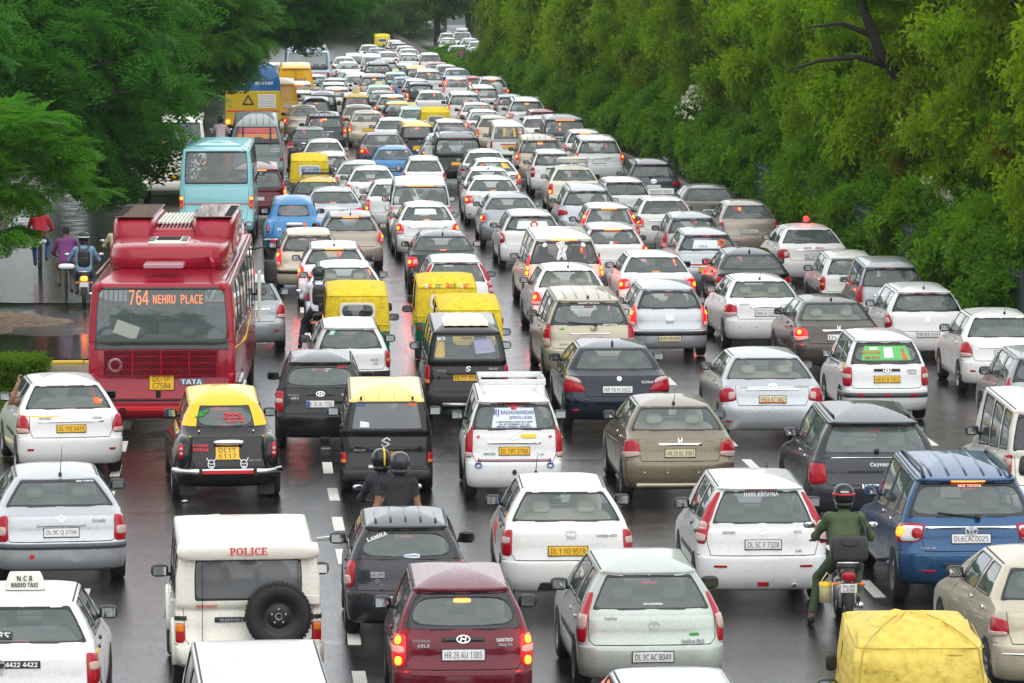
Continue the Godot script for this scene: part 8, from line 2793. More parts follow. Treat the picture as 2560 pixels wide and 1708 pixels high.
func tree(base: Vector3, c: Vector3, r: Vector3, key: String, col: Color, label: String, group := ""):
	var n := thing("tree", label, "tree", base, 0, group)
	var mb := MB.new()
	var top := c - base + Vector3(0, r.y * 0.35, 0)
	var fork := Vector3(0, maxf(1.4, (c.y - r.y) * 0.75 + 0.8), 0) + Vector3(top.x, 0, top.z) * 0.12
	var tr := 0.16 + 0.026 * r.x
	var trunk := []
	for k in 6:
		var f := k / 5.0
		trunk.append(fork * f + Vector3(sin(f * 4.0 + base.z) * 0.1 * f, 0, cos(f * 3.0 + base.x) * 0.1 * f))
	mb.tube(trunk, [tr * 1.35, tr * 1.1, tr, tr * 0.95, tr * 0.9, tr * 0.85], 10)
	for k in 7:
		var a := TAU * k / 7.0 + rng.randf()
		var e := c - base + Vector3(cos(a) * r.x * rng.randf_range(0.5, 0.85), r.y * rng.randf_range(-0.4, 0.6), sin(a) * r.z * rng.randf_range(0.5, 0.85))
		var m1 := fork.lerp(e, 0.4) + Vector3(rng.randf_range(-0.3, 0.3), r.y * 0.18, rng.randf_range(-0.3, 0.3))
		var m2 := fork.lerp(e, 0.72) + Vector3(rng.randf_range(-0.3, 0.3), r.y * 0.15, rng.randf_range(-0.3, 0.3))
		mb.tube([trunk[5], m1, m2, e], [tr * 0.6, tr * 0.42, tr * 0.26, tr * 0.1], 7)
		for j in 2:
			var q := m2.lerp(e, rng.randf())
			mb.tube([m1.lerp(m2, 0.6 + 0.3 * j), q + Vector3(rng.randf_range(-1, 1), rng.randf_range(-0.6, 0.6), rng.randf_range(-1, 1)) * 0.9], [tr * 0.22, tr * 0.06], 5)
	part("trunk", mb.done(), M.bark, n)
	var spin := Basis(Vector3.UP, rng.randf() * TAU)
	foliage(n, "crown", crown_of(key), leaf_mat(col), Transform3D(Basis.from_scale(r / 5.0) * spin, c - base))


func build_trees():
	SPRAY = spray_meshes()
	plain("petal_white", 0.68, 0.68, 0.5, 0.6)
	plain("petal_pink", 0.48, 0.03, 0.30, 0.6)
	var bk := plain("bark", 0.035, 0.028, 0.022, 0.85)
	bk.albedo_texture = M_tex("bark")
	bk.uv1_triplanar = true
	bk.uv1_scale = Vector3(1.5, 0.5, 1.5)
	var lg := Color(0.052, 0.19, 0.013)
	var gl := "broad dark green trees on the left verge"
	# left verge
	tree(Vector3(-9.2, 0, -95), Vector3(-6.5, 3.6, -95), Vector3(3.5, 2.0, 3.6), "f1", Color(0.085, 0.25, 0.010), "low bright green tree hanging over the flooded shoulder")
	tree(Vector3(-11.5, 0, -112), Vector3(-9.6, 4.8, -112), Vector3(4.4, 4.2, 4.8), "f0", lg, "dark green tree behind the low bright one on the left")
	tree(Vector3(-10.5, 0, -130), Vector3(-6.5, 5.0, -130), Vector3(5.8, 4.5, 5.8), "f0", lg, "large drooping tree hanging over the white minibus")
	tree(Vector3(-9.5, 0, -152), Vector3(-6.6, 5.2, -153), Vector3(4.6, 4.2, 5.8), "f1", lg, "leafy tree between the drooping tree and the tanker")
	tree(Vector3(-8.2, 0, -178), Vector3(-3.6, 5.3, -178), Vector3(5.2, 3.4, 5.5), "f1", Color(0.07, 0.20, 0.013), "green tree with brown seed pods above the tanker")
	tree(Vector3(-7.6, 0, -206), Vector3(0.7, 6.4, -206), Vector3(6.4, 3.2, 6.0), "f0", Color(0.048, 0.17, 0.014), "spreading dark tree reaching across the road above the pale blue bus")
	for k in 9:
		tree(Vector3(-9.5 + rng.randf_range(-1, 1), 0, -225.0 - k * 24.0), Vector3(-6.0 + k * 0.35, 5.6, -225.0 - k * 24.0), Vector3(5.4, 4.8, 6.0), "d0", lg, "dark green tree on the left verge further up the road", gl)
	for k in 5:
		tree(Vector3(-17 - k % 2, 0, -118.0 - k * 22), Vector3(-16, 6.0, -118.0 - k * 22), Vector3(5.5, 5.2, 6.0), "d0", lg, "dark tree in the second row behind the left verge", "second row of trees on the left")
	# right median
	var rg := Color(0.205, 0.335, 0.005)
	for k in 25:
		var z := -88.0 - k * 7.6 + rng.randf_range(-1.2, 1.2)
		var xm := median_x(z)
		var x := xm + 3.4 + rng.randf_range(-0.5, 0.5)
		var f: float = [1.05, 0.8, 1.0, 0.72, 1.1, 0.76, 0.95][k % 7]
		tree(Vector3(x, 0, z), Vector3(x - 0.1, 5.0 + 0.5 * (k % 3), z), Vector3(3.4, 4.8, 4.8), ["b0", "b1"][k % 2] if z > -200 else "d0", Color(rg.r * f, rg.g * f, rg.b), "yellow-green median tree in the row right of the fence" if f > 0.9 else "olive green median tree in the row right of the fence", "bright median trees" if f > 0.9 else "olive median trees")
	# bare dark limbs reaching out of one crown
	var bn := thing("tree", "dark-limbed median tree with a bent bare branch over the shrubs", "tree", Vector3(19.2, 0, -112.6))
	var bb := MB.new()
	bb.tube([Vector3(0, 0, 0), Vector3(-0.3, 2.2, 0.2), Vector3(-1.3, 4.1, 0.6), Vector3(-2.2, 4.9, 0.9), Vector3(-3.0, 5.9, 1.2), Vector3(-3.4, 6.9, 1.2), Vector3(-3.6, 8.0, 1.1)], [0.3, 0.27, 0.24, 0.2, 0.16, 0.12, 0.07], 10)
	bb.tube([Vector3(-2.7, 5.5, 1.1), Vector3(-3.6, 5.75, 1.4), Vector3(-4.6, 5.65, 1.5), Vector3(-5.4, 5.4, 1.5)], [0.09, 0.07, 0.05, 0.02], 7)
	bb.tube([Vector3(-3.2, 6.3, 1.2), Vector3(-4.0, 6.6, 1.3), Vector3(-4.9, 6.5, 1.4)], [0.08, 0.06, 0.02], 7)
	bb.tube([Vector3(-1.5, 4.3, 0.6), Vector3(-1.0, 5.6, 0.9), Vector3(-0.2, 6.8, 1.0)], [0.12, 0.08, 0.03], 7)
	part("trunk", bb.done(), M.bark, bn)
	foliage(bn, "crown", crown_of("b1"), leaf_mat(Color(0.205, 0.335, 0.005)), Transform3D(Basis.from_scale(Vector3(0.62, 0.42, 0.5)), Vector3(-1.8, 7.9, 0.2)))
	tree(Vector3(17.3, 0, -322), Vector3(17.6, 8.2, -322), Vector3(3.8, 3.5, 4.2), "d0", Color(0.08, 0.16, 0.012), "tall median tree with a bare dark trunk at the gap")
	for k in 10:
		var z := -150.0 - k * 34.0
		tree(Vector3(median_x(z) + 19.5, 0, z), Vector3(median_x(z) + 19.5, 6.2, z), Vector3(5.5, 5.6, 7.5), "d0", Color(0.10, 0.21, 0.012), "green tree beyond the far carriageway", "trees beyond the far carriageway")
	for q in [[8.5, -452], [13.0, -440], [17.6, -405], [22.5, -478], [28, -455], [3, -470], [-3, -452], [34, -485], [12, -505], [20, -520], [0, -520], [28, -530], [5.5, -432], [10.8, -428], [-1, -436], [15.5, -452], [-7, -440]]:
		tree(Vector3(q[0], 0, q[1]), Vector3(q[0], 4.6 if q[1] < -410 else 6.2, q[1]), Vector3(5.2, 5.0 if q[1] < -410 else 4.0, 5.0), "d0", Color(0.10, 0.21, 0.012), "hazy green tree closing the far end of the road", "trees at the far end of the road")
	# trees behind the bridge, mirrored in paint and glass
	for k in 6:
		for sx in [-11.0, 21.0]:
			tree(Vector3(sx, 0, 16.0 + k * 17.0), Vector3(sx, 7.5, 16.0 + k * 17.0), Vector3(6.5, 7.0, 8.0), "d0", lg, "dark tree beside the road behind the bridge", "trees behind the bridge")
	# shrubs along the fence, some in flower
	for k in 74:
		var z := -92.0 - k * 3.3 + rng.randf_range(-0.8, 0.8)
		var xm := median_x(z) + rng.randf_range(0.75, 1.35)
		var h := rng.randf_range(0.95, 1.6) if z > -290 else rng.randf_range(0.4, 0.6)
		if k % 9 == 4 and z > -180:
			continue
		var fl: int = {5: 1, 12: 1, 13: 1, 21: 1, 38: 1, 39: 1, 66: 2, 67: 2}.get(k, 0)
		var lb: String = ["leafy green shrub at the foot of the median fence", "green shrub with white flower heads at the median fence", "green shrub with magenta flowers at the median fence"][fl]
		var n := thing("shrub", lb, "shrub", Vector3(xm, 0.1, z), 0, ["green shrubs along the fence", "white flowering shrubs along the fence", "magenta flowering shrubs along the fence"][fl])
		var stm := MB.new()
		for j in 5:
			var a := j * 1.3
			stm.tube([Vector3(cos(a) * 0.1, 0, sin(a) * 0.1), Vector3(cos(a) * 0.4, h, sin(a) * 0.7)], [0.02, 0.008], 5)
		part("stem", stm.done(), M.bark, n)
		foliage(n, "leaves", crown_of("s0" if k % 2 else "s1"), leaf_mat(Color(0.13, 0.28, 0.008) if k % 3 else Color(0.09, 0.22, 0.010)), Transform3D(Basis.from_scale(Vector3(0.27, h / 4.4, 0.42)) * Basis(Vector3.UP, k * 1.7), Vector3(0, h, 0)))
		if fl > 0:
			foliage(n, "flowers", petals(), M["petal_white" if fl == 1 else "petal_pink"], Transform3D(Basis.from_scale(Vector3(1, h * 1.1, 1.35)) * Basis(Vector3.UP, k * 0.6), Vector3(0, h, 0)))
	# median fence
	var fm := plain("fence_green", 0.008, 0.030, 0.020, 0.6)
	var pm := MB.new()
	for y in [0.35, 1.6]:
		pm.box(Vector3(0, y, 0), Vector3(0.05, 0.06, 2.45), 0.008)
	for k in 20:
		pm.slab(Vector3(0, 0.95, -1.16 + k * 0.122), Vector3(0.02, 1.5, 0.06))
	var panel := pm.done()
	var po := MB.new()
	po.box(Vector3(0, 0.9, 0), Vector3(0.09, 1.8, 0.09), 0.012)
	var post := po.done()
	var fence := thing("fence", "dark green metal fence along the median behind the shrubs", "fence", Vector3(0, 0.05, 0))
	for k in 84:
		var z := -91.0 - k * 2.5
		var a := atan2(median_x(z - 1.25) - median_x(z + 1.25), 2.5)
		part("post", post, fm, fence, Transform3D(Basis.IDENTITY, Vector3(median_x(z + 1.25) + 0.35, 0, z + 1.25)))
		part("fence_panel", panel, fm, fence, Transform3D(Basis(Vector3.UP, a), Vector3(median_x(z) + 0.35, 0, z)))
	# clipped hedge on the left island
	var hd := thing("hedge", "clipped green hedge on the traffic island with a dry brown end", "hedge", Vector3(-6.05, 0, -83.5))
	var core := MB.new()
	core.box(Vector3(0, 0.28, 0), Vector3(4.2, 0.54, 0.86), 0.05)
	part("branches", core.done(), M.bark, hd)
	foliage(hd, "leaves", scatter("hedge", 2200, func(): return Vector3(rng.randf_range(-2.2, 2.15), rng.randf_range(0.54, 0.66), rng.randf_range(-0.5, 0.52)) if rng.randf() < 0.55 else Vector3(rng.randf_range(-2.2, 2.15), rng.randf_range(0.08, 0.6), rng.randf_range(0.42, 0.52))), leaf_mat(Color(0.13, 0.25, 0.012)), Transform3D.IDENTITY)
	foliage(hd, "dry_leaves", scatter("dry", 500, func(): return Vector3(rng.randf_range(-2.2, 0.6), rng.randf_range(0.05, 0.4), rng.randf_range(0.5, 0.56))), leaf_mat(Color(0.2, 0.12, 0.03)), Transform3D.IDENTITY)
	var g := MeshInstance3D.new()
	g.name = "grass"
	g.mesh = scatter("grass", 4200, func(): return Vector3(rng.randf_range(-9.0, -4.6), rng.randf_range(0.02, 0.06), rng.randf_range(-83.0, -68.0)))
	g.material_override = leaf_mat(Color(0.10, 0.17, 0.015))
	add_child(g, true)
	g.set_meta("kind", "stuff")
	g.set_meta("label", "short grass on the left traffic island")
	g.set_meta("category", "grass")


func petals() -> ArrayMesh:
	return scatter("petals", 60, func(): return Vector3(-absf(rng.randfn()), absf(rng.randfn()), rng.randfn()).normalized() * rng.randf_range(0.85, 1.05), "petal")


func scatter(key: String, count: int, where: Callable, kind := "fine") -> ArrayMesh:
	if CACHE.has(key):
		return CACHE[key]
	var V := PackedVector3Array()
	var N := PackedVector3Array()
	var C := PackedColorArray()
	for i in count:
		var p: Vector3 = where.call()
		var bs := Basis.from_euler(Vector3(rng.randf_range(-0.6, 0.6), rng.randf() * TAU, rng.randf_range(-0.6, 0.6)))
		var sp: Array = SPRAY[kind][i % 3]
		V.append_array(Transform3D(bs.scaled(Vector3.ONE * rng.randf_range(0.75, 1.3)), p) * (sp[0] as PackedVector3Array))
		N.append_array(Transform3D(bs, Vector3.ZERO) * (sp[1] as PackedVector3Array))
		var cs := PackedColorArray()
		cs.resize(sp[0].size())
		cs.fill(Color(rng.randf_range(0.8, 1.3), 1.0, 1.0))
		C.append_array(cs)
	var arr := []
	arr.resize(Mesh.ARRAY_MAX)
	arr[Mesh.ARRAY_VERTEX] = V
	arr[Mesh.ARRAY_NORMAL] = N
	arr[Mesh.ARRAY_COLOR] = C
	var m := ArrayMesh.new()
	m.add_surface_from_arrays(Mesh.PRIMITIVE_TRIANGLES, arr)
	CACHE[key] = m
	return m


func median_x(z: float) -> float:
	return lerpf(15.75, 14.1, clampf((-z - 150.0) / 190.0, 0.0, 1.0))


# ---------- people, motorcycles, a bicycle ----------
# one continuous figure from tapered bones: [from, to, radius, radius, colour]
func figure_mesh(bones: Array, h: float, hands := []) -> ArrayMesh:
	var lo := Vector3(1e9, 1e9, 1e9)
	var hi := -lo
	for b in bones:
		var m: float = maxf(b[2], b[3]) + h * 2.5
		for q in [b[0], b[1]]:
			lo = lo.min(q - Vector3.ONE * m)
			hi = hi.max(q + Vector3.ONE * m)
	var n := Vector3i(((hi - lo) / h).ceil()) + Vector3i(2, 2, 2)
	var val := PackedFloat32Array()
	val.resize(n.x * n.y * n.z)
	val.fill(1.0)
	var near := PackedFloat32Array(val)
	var own := PackedByteArray()
	own.resize(val.size())
	var k := 0.045
	for bi in bones.size():
		var b: Array = bones[bi]
		var a: Vector3 = b[0]
		var d: Vector3 = b[1] - a
		var dd := maxf(d.length_squared(), 1e-6)
		var m: float = maxf(b[2], b[3]) + 0.07
		var l0 := Vector3i(((a.min(b[1]) - Vector3.ONE * m - lo) / h).floor()).clamp(Vector3i.ZERO, n - Vector3i.ONE)
		var l1 := Vector3i(((a.max(b[1]) + Vector3.ONE * m - lo) / h).ceil()).clamp(Vector3i.ZERO, n - Vector3i.ONE)
		for z in range(l0.z, l1.z + 1):
			for y in range(l0.y, l1.y + 1):
				var row := (z * n.y + y) * n.x
				for x in range(l0.x, l1.x + 1):
					var p := lo + Vector3(x, y, z) * h - a
					var t := clampf(p.dot(d) / dd, 0.0, 1.0)
					var e: float = (p - d * t).length() - lerpf(b[2], b[3], t)
					var i := row + x
					if e < near[i]:
						near[i] = e
						own[i] = b[4]
					var v := val[i]
					var q := clampf(0.5 + 0.5 * (v - e) / k, 0.0, 1.0)
					val[i] = lerpf(v, e, q) - k * q * (1.0 - q)
	var at := {}
	var pos := PackedVector3Array()
	var cid := PackedByteArray()
	var corner := [0, 1, n.x, n.x + 1, n.x * n.y, n.x * n.y + 1, n.x * n.y + n.x, n.x * n.y + n.x + 1]
	var off := [Vector3(0, 0, 0), Vector3(1, 0, 0), Vector3(0, 1, 0), Vector3(1, 1, 0), Vector3(0, 0, 1), Vector3(1, 0, 1), Vector3(0, 1, 1), Vector3(1, 1, 1)]
	var ed := [[0, 1], [2, 3], [4, 5], [6, 7], [0, 2], [1, 3], [4, 6], [5, 7], [0, 4], [1, 5], [2, 6], [3, 7]]
	for z in n.z - 1:
		for y in n.y - 1:
			for x in n.x - 1:
				var i := (z * n.y + y) * n.x + x
				var v0 := val[i]
				if absf(v0) > h * 2.2:
					continue
				var mask := 0
				for c in 8:
					if val[i + corner[c]] < 0:
						mask |= 1 << c
				if mask == 0 or mask == 255:
					continue
				var s := Vector3.ZERO
				var cnt := 0
				for e in ed:
					var va := val[i + corner[e[0]]]
					var vb := val[i + corner[e[1]]]
					if (va < 0) != (vb < 0):
						s += off[e[0]].lerp(off[e[1]], va / (va - vb))
						cnt += 1
				at[i] = pos.size()
				pos.append(lo + (Vector3(x, y, z) + s / cnt) * h)
				cid.append(own[i])
	var mb := MB.new()
	var st := [1, n.x, n.x * n.y]
	for i in at:
		for ax in 3:
			var j: int = i + st[ax]
			if j >= val.size():
				continue
			var inside := val[i] < 0
			if inside == (val[j] < 0):
				continue
			var u: int = st[(ax + 1) % 3]
			var w: int = st[(ax + 2) % 3]
			if not (at.has(i - u) and at.has(i - w) and at.has(i - u - w)):
				continue
			var q := [at[i], at[i - u], at[i - u - w], at[i - w]]
			if not inside:
				q.reverse()
			for tr in [[0, 2, 1], [0, 3, 2]]:
				for c in tr:
					mb.st.set_color(PAL[cid[q[c]]])
					mb.st.add_vertex(pos[q[c]])
	for hd in hands:
		mb.st.set_color(PAL[hd[2]])
		hand(mb, hd[0], hd[1], hd[3] if hd.size() > 3 else true)
	return mb.done()


var PAL := []


# palm, four unequal bent fingers and a thumb closed round a bar along x
func hand(mb: MB, at: Vector3, sg: float, grip: bool):
	mb.sup(at + Vector3(0, 0.022, 0.03), Vector3(0.042, 0.018, 0.045), 3.0, Basis(Vector3.RIGHT, 0.25), 12, 8)
	for f in 4:
		var x := (f - 1.5) * 0.021
		var len_: float = [0.9, 1.05, 1.0, 0.8][f]
		var pts := []
		for k in 5:
			var a := 1.5 - k * 0.75 * len_ if grip else 1.5 - k * 0.3 * len_
			pts.append(at + Vector3(x, sin(a) * 0.029, -cos(a) * 0.029 - 0.004))
		mb.tube(pts, [0.0105, 0.01, 0.0095, 0.009, 0.0075], 6)
	mb.tube([at + Vector3(-sg * 0.042, 0.012, 0.03), at + Vector3(-sg * 0.052, -0.006, 0.0), at + Vector3(-sg * 0.045, -0.024, -0.012)], [0.012, 0.011, 0.008], 6)


# seated on a machine, hands on the bar; z0 shifts the seat, foot: -1 left foot on the ground
func rider(called_label: String, at: Vector3, turn: float, o: Dictionary) -> Node3D:
	var n := thing("person", called_label, "person", at, turn)
	PAL = [o.get("shirt", Color(0.5, 0.5, 0.5)), o.get("legs", Color(0.02, 0.02, 0.03)), o.get("skin", Color(0.22, 0.11, 0.065)), o.get("shoe", Color(0.015, 0.012, 0.01)), o.get("hair", Color(0.01, 0.009, 0.008))]
	var z0: float = o.get("z", 0.0)
	var y0: float = o.get("y", 0.0)
	var lean: float = o.get("lean", 0.0)
	var B := []
	var sk: int = 2 if o.get("bare", false) else 0
	var pv := Vector3(0, 0.9 + y0, 0.2 + z0)
	var ch := Vector3(lean * 0.1, 1.24 + y0, 0.05 + z0)
	var nk := Vector3(lean * 0.13, 1.43 + y0, 0.0 + z0)
	var hd := Vector3(lean * 0.15, 1.58 + y0, -0.03 + z0)
	for s in [-1, 1]:
		B.append([pv + Vector3(s * 0.06, 0, 0), ch + Vector3(s * 0.075, 0, 0), 0.125, 0.125, 0])
		var sh := ch + Vector3(s * 0.185, 0.12, 0.0)
		B.append([ch + Vector3(s * 0.04, 0.1, 0), sh, 0.09, 0.075, 0])
		var hx: float = o.get("grip", 0.33)
		var hdp := Vector3(s * hx, 1.03 + o.get("bar", 0.0), -0.40)
		if o.get("hold", false):
			hdp = Vector3(s * 0.22, 0.86, 0.12 + z0)
		var el := sh.lerp(hdp, 0.5) + Vector3(s * 0.09, -0.09, 0.06)
		B.append([sh, sh.lerp(el, 0.45), 0.066, 0.058, 0])
		B.append([sh.lerp(el, 0.45), el, 0.052 if sk == 2 else 0.056, 0.046, sk])
		B.append([el, hdp + Vector3(0, 0.02, 0.05), 0.043 if sk == 2 else 0.05, 0.03 if sk == 2 else 0.036, sk])
		# legs
		var hip := pv + Vector3(s * 0.1, -0.03, -0.02)
		var kn := Vector3(s * 0.2, 0.70 + y0, -0.26 + z0)
		var an := Vector3(s * 0.17, 0.36, -0.02 + z0)
		if o.get("foot", 0) == s:
			kn = Vector3(s * 0.3, 0.58, -0.14 + z0)
			an = Vector3(s * 0.40, 0.10, 0.02 + z0)
		if o.get("pedal", 0) == s:
			an = Vector3(s * 0.13, 0.22, 0.0 + z0)
			kn = Vector3(s * 0.16, 0.6, -0.2 + z0)
		B.append([hip, kn, 0.105, 0.072, 1])
		B.append([kn, kn.lerp(an, 0.85), 0.068, 0.052, 1])
		B.append([kn.lerp(an, 0.85), an, 0.042, 0.036, 2 if o.get("sandal", false) else 1])
		B.append([an + Vector3(0, -0.04, 0.03), an + Vector3(s * 0.02, -0.055, -0.15), 0.042, 0.034, 3])
	B.append([ch + Vector3(0, 0.1, 0), nk, 0.085, 0.06, 0])
	B.append([nk, hd, 0.055, 0.06, 2])
	B.append([hd + Vector3(0, 0.0, 0.02), hd + Vector3(0, 0.07, 0.02), 0.085, 0.085, 4])
	B.append([hd + Vector3(0, -0.06, -0.05), hd + Vector3(0, 0.04, -0.045), 0.055, 0.07, 2])
	B.append([hd + Vector3(0, -0.01, -0.11), hd + Vector3(0, -0.03, -0.125), 0.014, 0.017, 2])
	var hands := []
	if not o.get("hold", false):
		for s in [-1, 1]:
			hands.append([Vector3(s * o.get("grip", 0.33), 1.03 + o.get("bar", 0.0), -0.40), float(s), 2])
	var body := part("body", figure_mesh(B, o.get("h", 0.022), hands), M.cloth, n)
	if o.has("helmet"):
		var mb := MB.new()
		mb.sup(hd + Vector3(0, 0.055, 0.0), Vector3(0.135, 0.145, 0.155), 2.3, Basis.IDENTITY, 22, 14)
		mb.sup(hd + Vector3(0, -0.06, 0.01), Vector3(0.115, 0.06, 0.125), 2.6, Basis.IDENTITY, 18, 8)
		var he := part("helmet", mb.done(), M[o.helmet], n)
		var vz := MB.new()
		vz.sup(hd + Vector3(0, 0.03, -0.12), Vector3(0.115, 0.05, 0.055), 2.6, Basis.IDENTITY, 16, 8)
		part("visor", vz.done(), M.frit, he)
		if o.has("stripe"):
			var sp := MB.new()
			var pts := []
			if o.get("vertical", false):
				for k in 13:
					var a := -0.6 + PI * 1.1 * k / 12.0
					pts.append(hd + Vector3(0.03, 0.055 + sin(a) * 0.149, cos(a) * 0.158))
			else:
				for k in 17:
					var a := PI * k / 16.0
					pts.append(hd + Vector3(cos(a) * 0.135, 0.075, sin(a) * 0.156))
			sp.tube(pts, 0.013, 6)
			part("stripe", sp.done(), M[o.stripe], he)
		if o.has("word"):
			lettering(o.word, 0.1, 0.03, M.ink_white, he, Transform3D(Basis(Vector3.RIGHT, -0.4), hd + Vector3(0, 0.11, 0.148)))
	if o.has("pack"):
		var mb := MB.new()
		mb.sup(ch + Vector3(0, -0.08, 0.2), Vector3(0.155, 0.235, 0.095), 3.4, Basis(Vector3.RIGHT, 0.1), 22, 12)
		mb.sup(ch + Vector3(0, -0.15, 0.285), Vector3(0.11, 0.11, 0.03), 4.0, Basis(Vector3.RIGHT, 0.1), 14, 8)
		for s in [-1, 1]:
			mb.tube([ch + Vector3(s * 0.09, 0.14, 0.13), ch + Vector3(s * 0.12, 0.205, 0.03), ch + Vector3(s * 0.13, 0.1, -0.1)], 0.02, 6)
		part("backpack", mb.done(), M[o.pack], n)
	return n


func bike(label: String, at: Vector3, turn: float, o := {}) -> Node3D:
	var n := thing("motorcycle", label, "motorcycle", at, turn)
	var near: bool = o.get("near", false)
	if not CACHE.has("bike_tyre"):
		var t := MB.new()
		t.lathe(Vector3.ZERO, [[-0.045, 0.24], [-0.052, 0.27], [-0.035, 0.295], [0.0, 0.305], [0.035, 0.295], [0.052, 0.27], [0.045, 0.24]], 28)
		CACHE["bike_tyre"] = t.done()
		var r := MB.new()
		r.lathe(Vector3.ZERO, [[-0.03, 0.225], [-0.035, 0.245], [0.035, 0.245], [0.03, 0.225]], 24)
		r.lathe(Vector3.ZERO, [[-0.05, 0.04], [-0.05, 0.06], [0.05, 0.06], [0.05, 0.04]], 12)
		for k in 14:
			var a := TAU * k / 14
			r.tube([Vector3(0.03 * (1 if k % 2 else -1), cos(a) * 0.05, sin(a) * 0.05), Vector3(0, cos(a + 0.2) * 0.235, sin(a + 0.2) * 0.235)], 0.004, 4)
		CACHE["bike_rim"] = r.done()
	for z in [0.62, -0.66]:
		var w := Node3D.new()
		w.name = "wheel"
		n.add_child(w, true)
		w.position = Vector3(0, 0.305, z)
		part("tyre", CACHE["bike_tyre"], M.tyre, w)
		part("rim", CACHE["bike_rim"], M.steel, w)
	var c: String = o.get("paint", "black")
	var mb := MB.new()
	mb.sup(Vector3(0, 0.86, -0.16), Vector3(0.13, 0.12, 0.25), 2.8, Basis(Vector3.RIGHT, 0.15), 20, 10)
	part("tank", mb.done(), M[c], n)
	mb = MB.new()
	mb.sup(Vector3(0, 0.80, 0.33), Vector3(0.125, 0.055, 0.36), 3.2, Basis(Vector3.RIGHT, -0.08), 18, 8)
	part("seat", mb.done(), M.trim, n)
	mb = MB.new()
	mb.sup(Vector3(0, 0.72, 0.42), Vector3(0.1, 0.08, 0.34), 3.0, Basis(Vector3.RIGHT, -0.15), 16, 8)
	part("tail_cowl", mb.done(), M[c], n)
	mb = MB.new()
	mb.sup(Vector3(0, 0.45, -0.05), Vector3(0.13, 0.17, 0.2), 3.0, Basis.IDENTITY, 16, 8)
	mb.tube([Vector3(0, 0.75, -0.42), Vector3(0, 0.4, -0.3), Vector3(0, 0.3, 0.1), Vector3(0, 0.32, 0.62)], 0.03, 6)
	mb.tube([Vector3(0, 0.75, 0.5), Vector3(0.09, 0.5, 0.58), Vector3(0.09, 0.31, 0.62)], 0.022, 6)
	mb.tube([Vector3(0, 0.75, 0.5), Vector3(-0.09, 0.5, 0.58), Vector3(-0.09, 0.31, 0.62)], 0.022, 6)
	part("engine", mb.done(), M.steel, n)
	mb = MB.new()
	for s in [-1, 1]:
		mb.tube([Vector3(s * 0.08, 0.3, -0.66), Vector3(s * 0.08, 0.95, -0.44)], 0.022, 6)
	part("fork", mb.done(), M.steel, n)
	mb = MB.new()
	mb.tube([Vector3(0.1, 0.42, -0.1), Vector3(0.13, 0.28, 0.15), Vector3(0.15, 0.36, 0.75)], [0.025, 0.035, 0.045], 8)
	part("exhaust", mb.done(), M.chrome, n)
	mb = MB.new()
	mb.tube([Vector3(-0.4, 1.02, -0.34), Vector3(-0.3, 1.03, -0.41), Vector3(-0.1, 1.0, -0.45), Vector3(0.1, 1.0, -0.45), Vector3(0.3, 1.03, -0.41), Vector3(0.4, 1.02, -0.34)], 0.014, 8)
	mb.sup(Vector3(0, 0.92, -0.55), Vector3(0.1, 0.1, 0.08), 2.6, Basis.IDENTITY, 14, 8)
	part("handlebar", mb.done(), M.trim, n)
	for s in [-1, 1]:
		mb = MB.new()
		mb.tube([Vector3(s * 0.27, 1.03, -0.42), Vector3(s * 0.34, 1.18, -0.44)], 0.007, 5)
		mb.sup(Vector3(s * 0.4, 1.21, -0.43), Vector3(0.075, 0.045, 0.02), 2.6, Basis.IDENTITY, 14, 6)
		var mr := part("mirror", mb.done(), M.trim, n)
		var g := MB.new()
		g.sup(Vector3(s * 0.4, 1.21, -0.414), Vector3(0.065, 0.037, 0.008), 2.6, Basis.IDENTITY, 14, 6)
		part("mirror_glass", g.done(), M.mirror, mr)
		mb = MB.new()
		mb.sup(Vector3(s * 0.17, 0.62, 0.72), Vector3(0.04, 0.025, 0.035), 2.6, Basis.IDENTITY, 12, 6)
		mb.tube([Vector3(s * 0.05, 0.63, 0.7), Vector3(s * 0.15, 0.62, 0.72)], 0.01, 5)
		part("indicator", mb.done(), M.lamp_amber, n)
	mb = MB.new()
	mb.sup(Vector3(0, 0.72, 0.76), Vector3(0.085, 0.06, 0.04), 3.2, Basis.IDENTITY, 14, 8)
	part("tail_lamp", mb.done(), M.lamp_lit if o.get("lit", false) else M.lamp, n)
	mb = MB.new()
	mb.sup(Vector3(0, 0.5, 0.78), Vector3(0.075, 0.16, 0.02), 4.0, Basis(Vector3.RIGHT, -0.2), 12, 8)
	part("mudguard", mb.done(), M.trim, n)
	mb = MB.new()
	mb.box(Vector3(0, 0.58, 0.815), Vector3(0.2, 0.11, 0.012), 0.004)
	var pl := part("number_plate", mb.done(), M.plate_w, n)
	if o.has("plate"):
		var ln: PackedStringArray = o.plate.split("|")
		for i in ln.size():
			lettering(ln[i], 0.14, 0.035, M.ink, pl, Transform3D(Basis.IDENTITY, Vector3(0, 0.605 - 0.05 * i, 0.822)), FONT_R)
	mb = MB.new()
	mb.tube([Vector3(-0.12, 0.84, 0.45), Vector3(-0.12, 0.88, 0.7), Vector3(0, 0.89, 0.76), Vector3(0.12, 0.88, 0.7), Vector3(0.12, 0.84, 0.45)], 0.012, 6)
	part("grab_rail", mb.done(), M.chrome, n)
	if near:
		mb = MB.new()
		for y in [0.36, 0.44, 0.52, 0.6]:
			mb.tube([Vector3(-0.2, y, 0.28), Vector3(-0.2, y, 0.75)], 0.006, 5)
		for z in [0.28, 0.5, 0.75]:
			mb.tube([Vector3(-0.2, 0.34, z), Vector3(-0.2, 0.64, z)], 0.006, 5)
		part("saree_guard", mb.done(), M.steel, n)
	return n


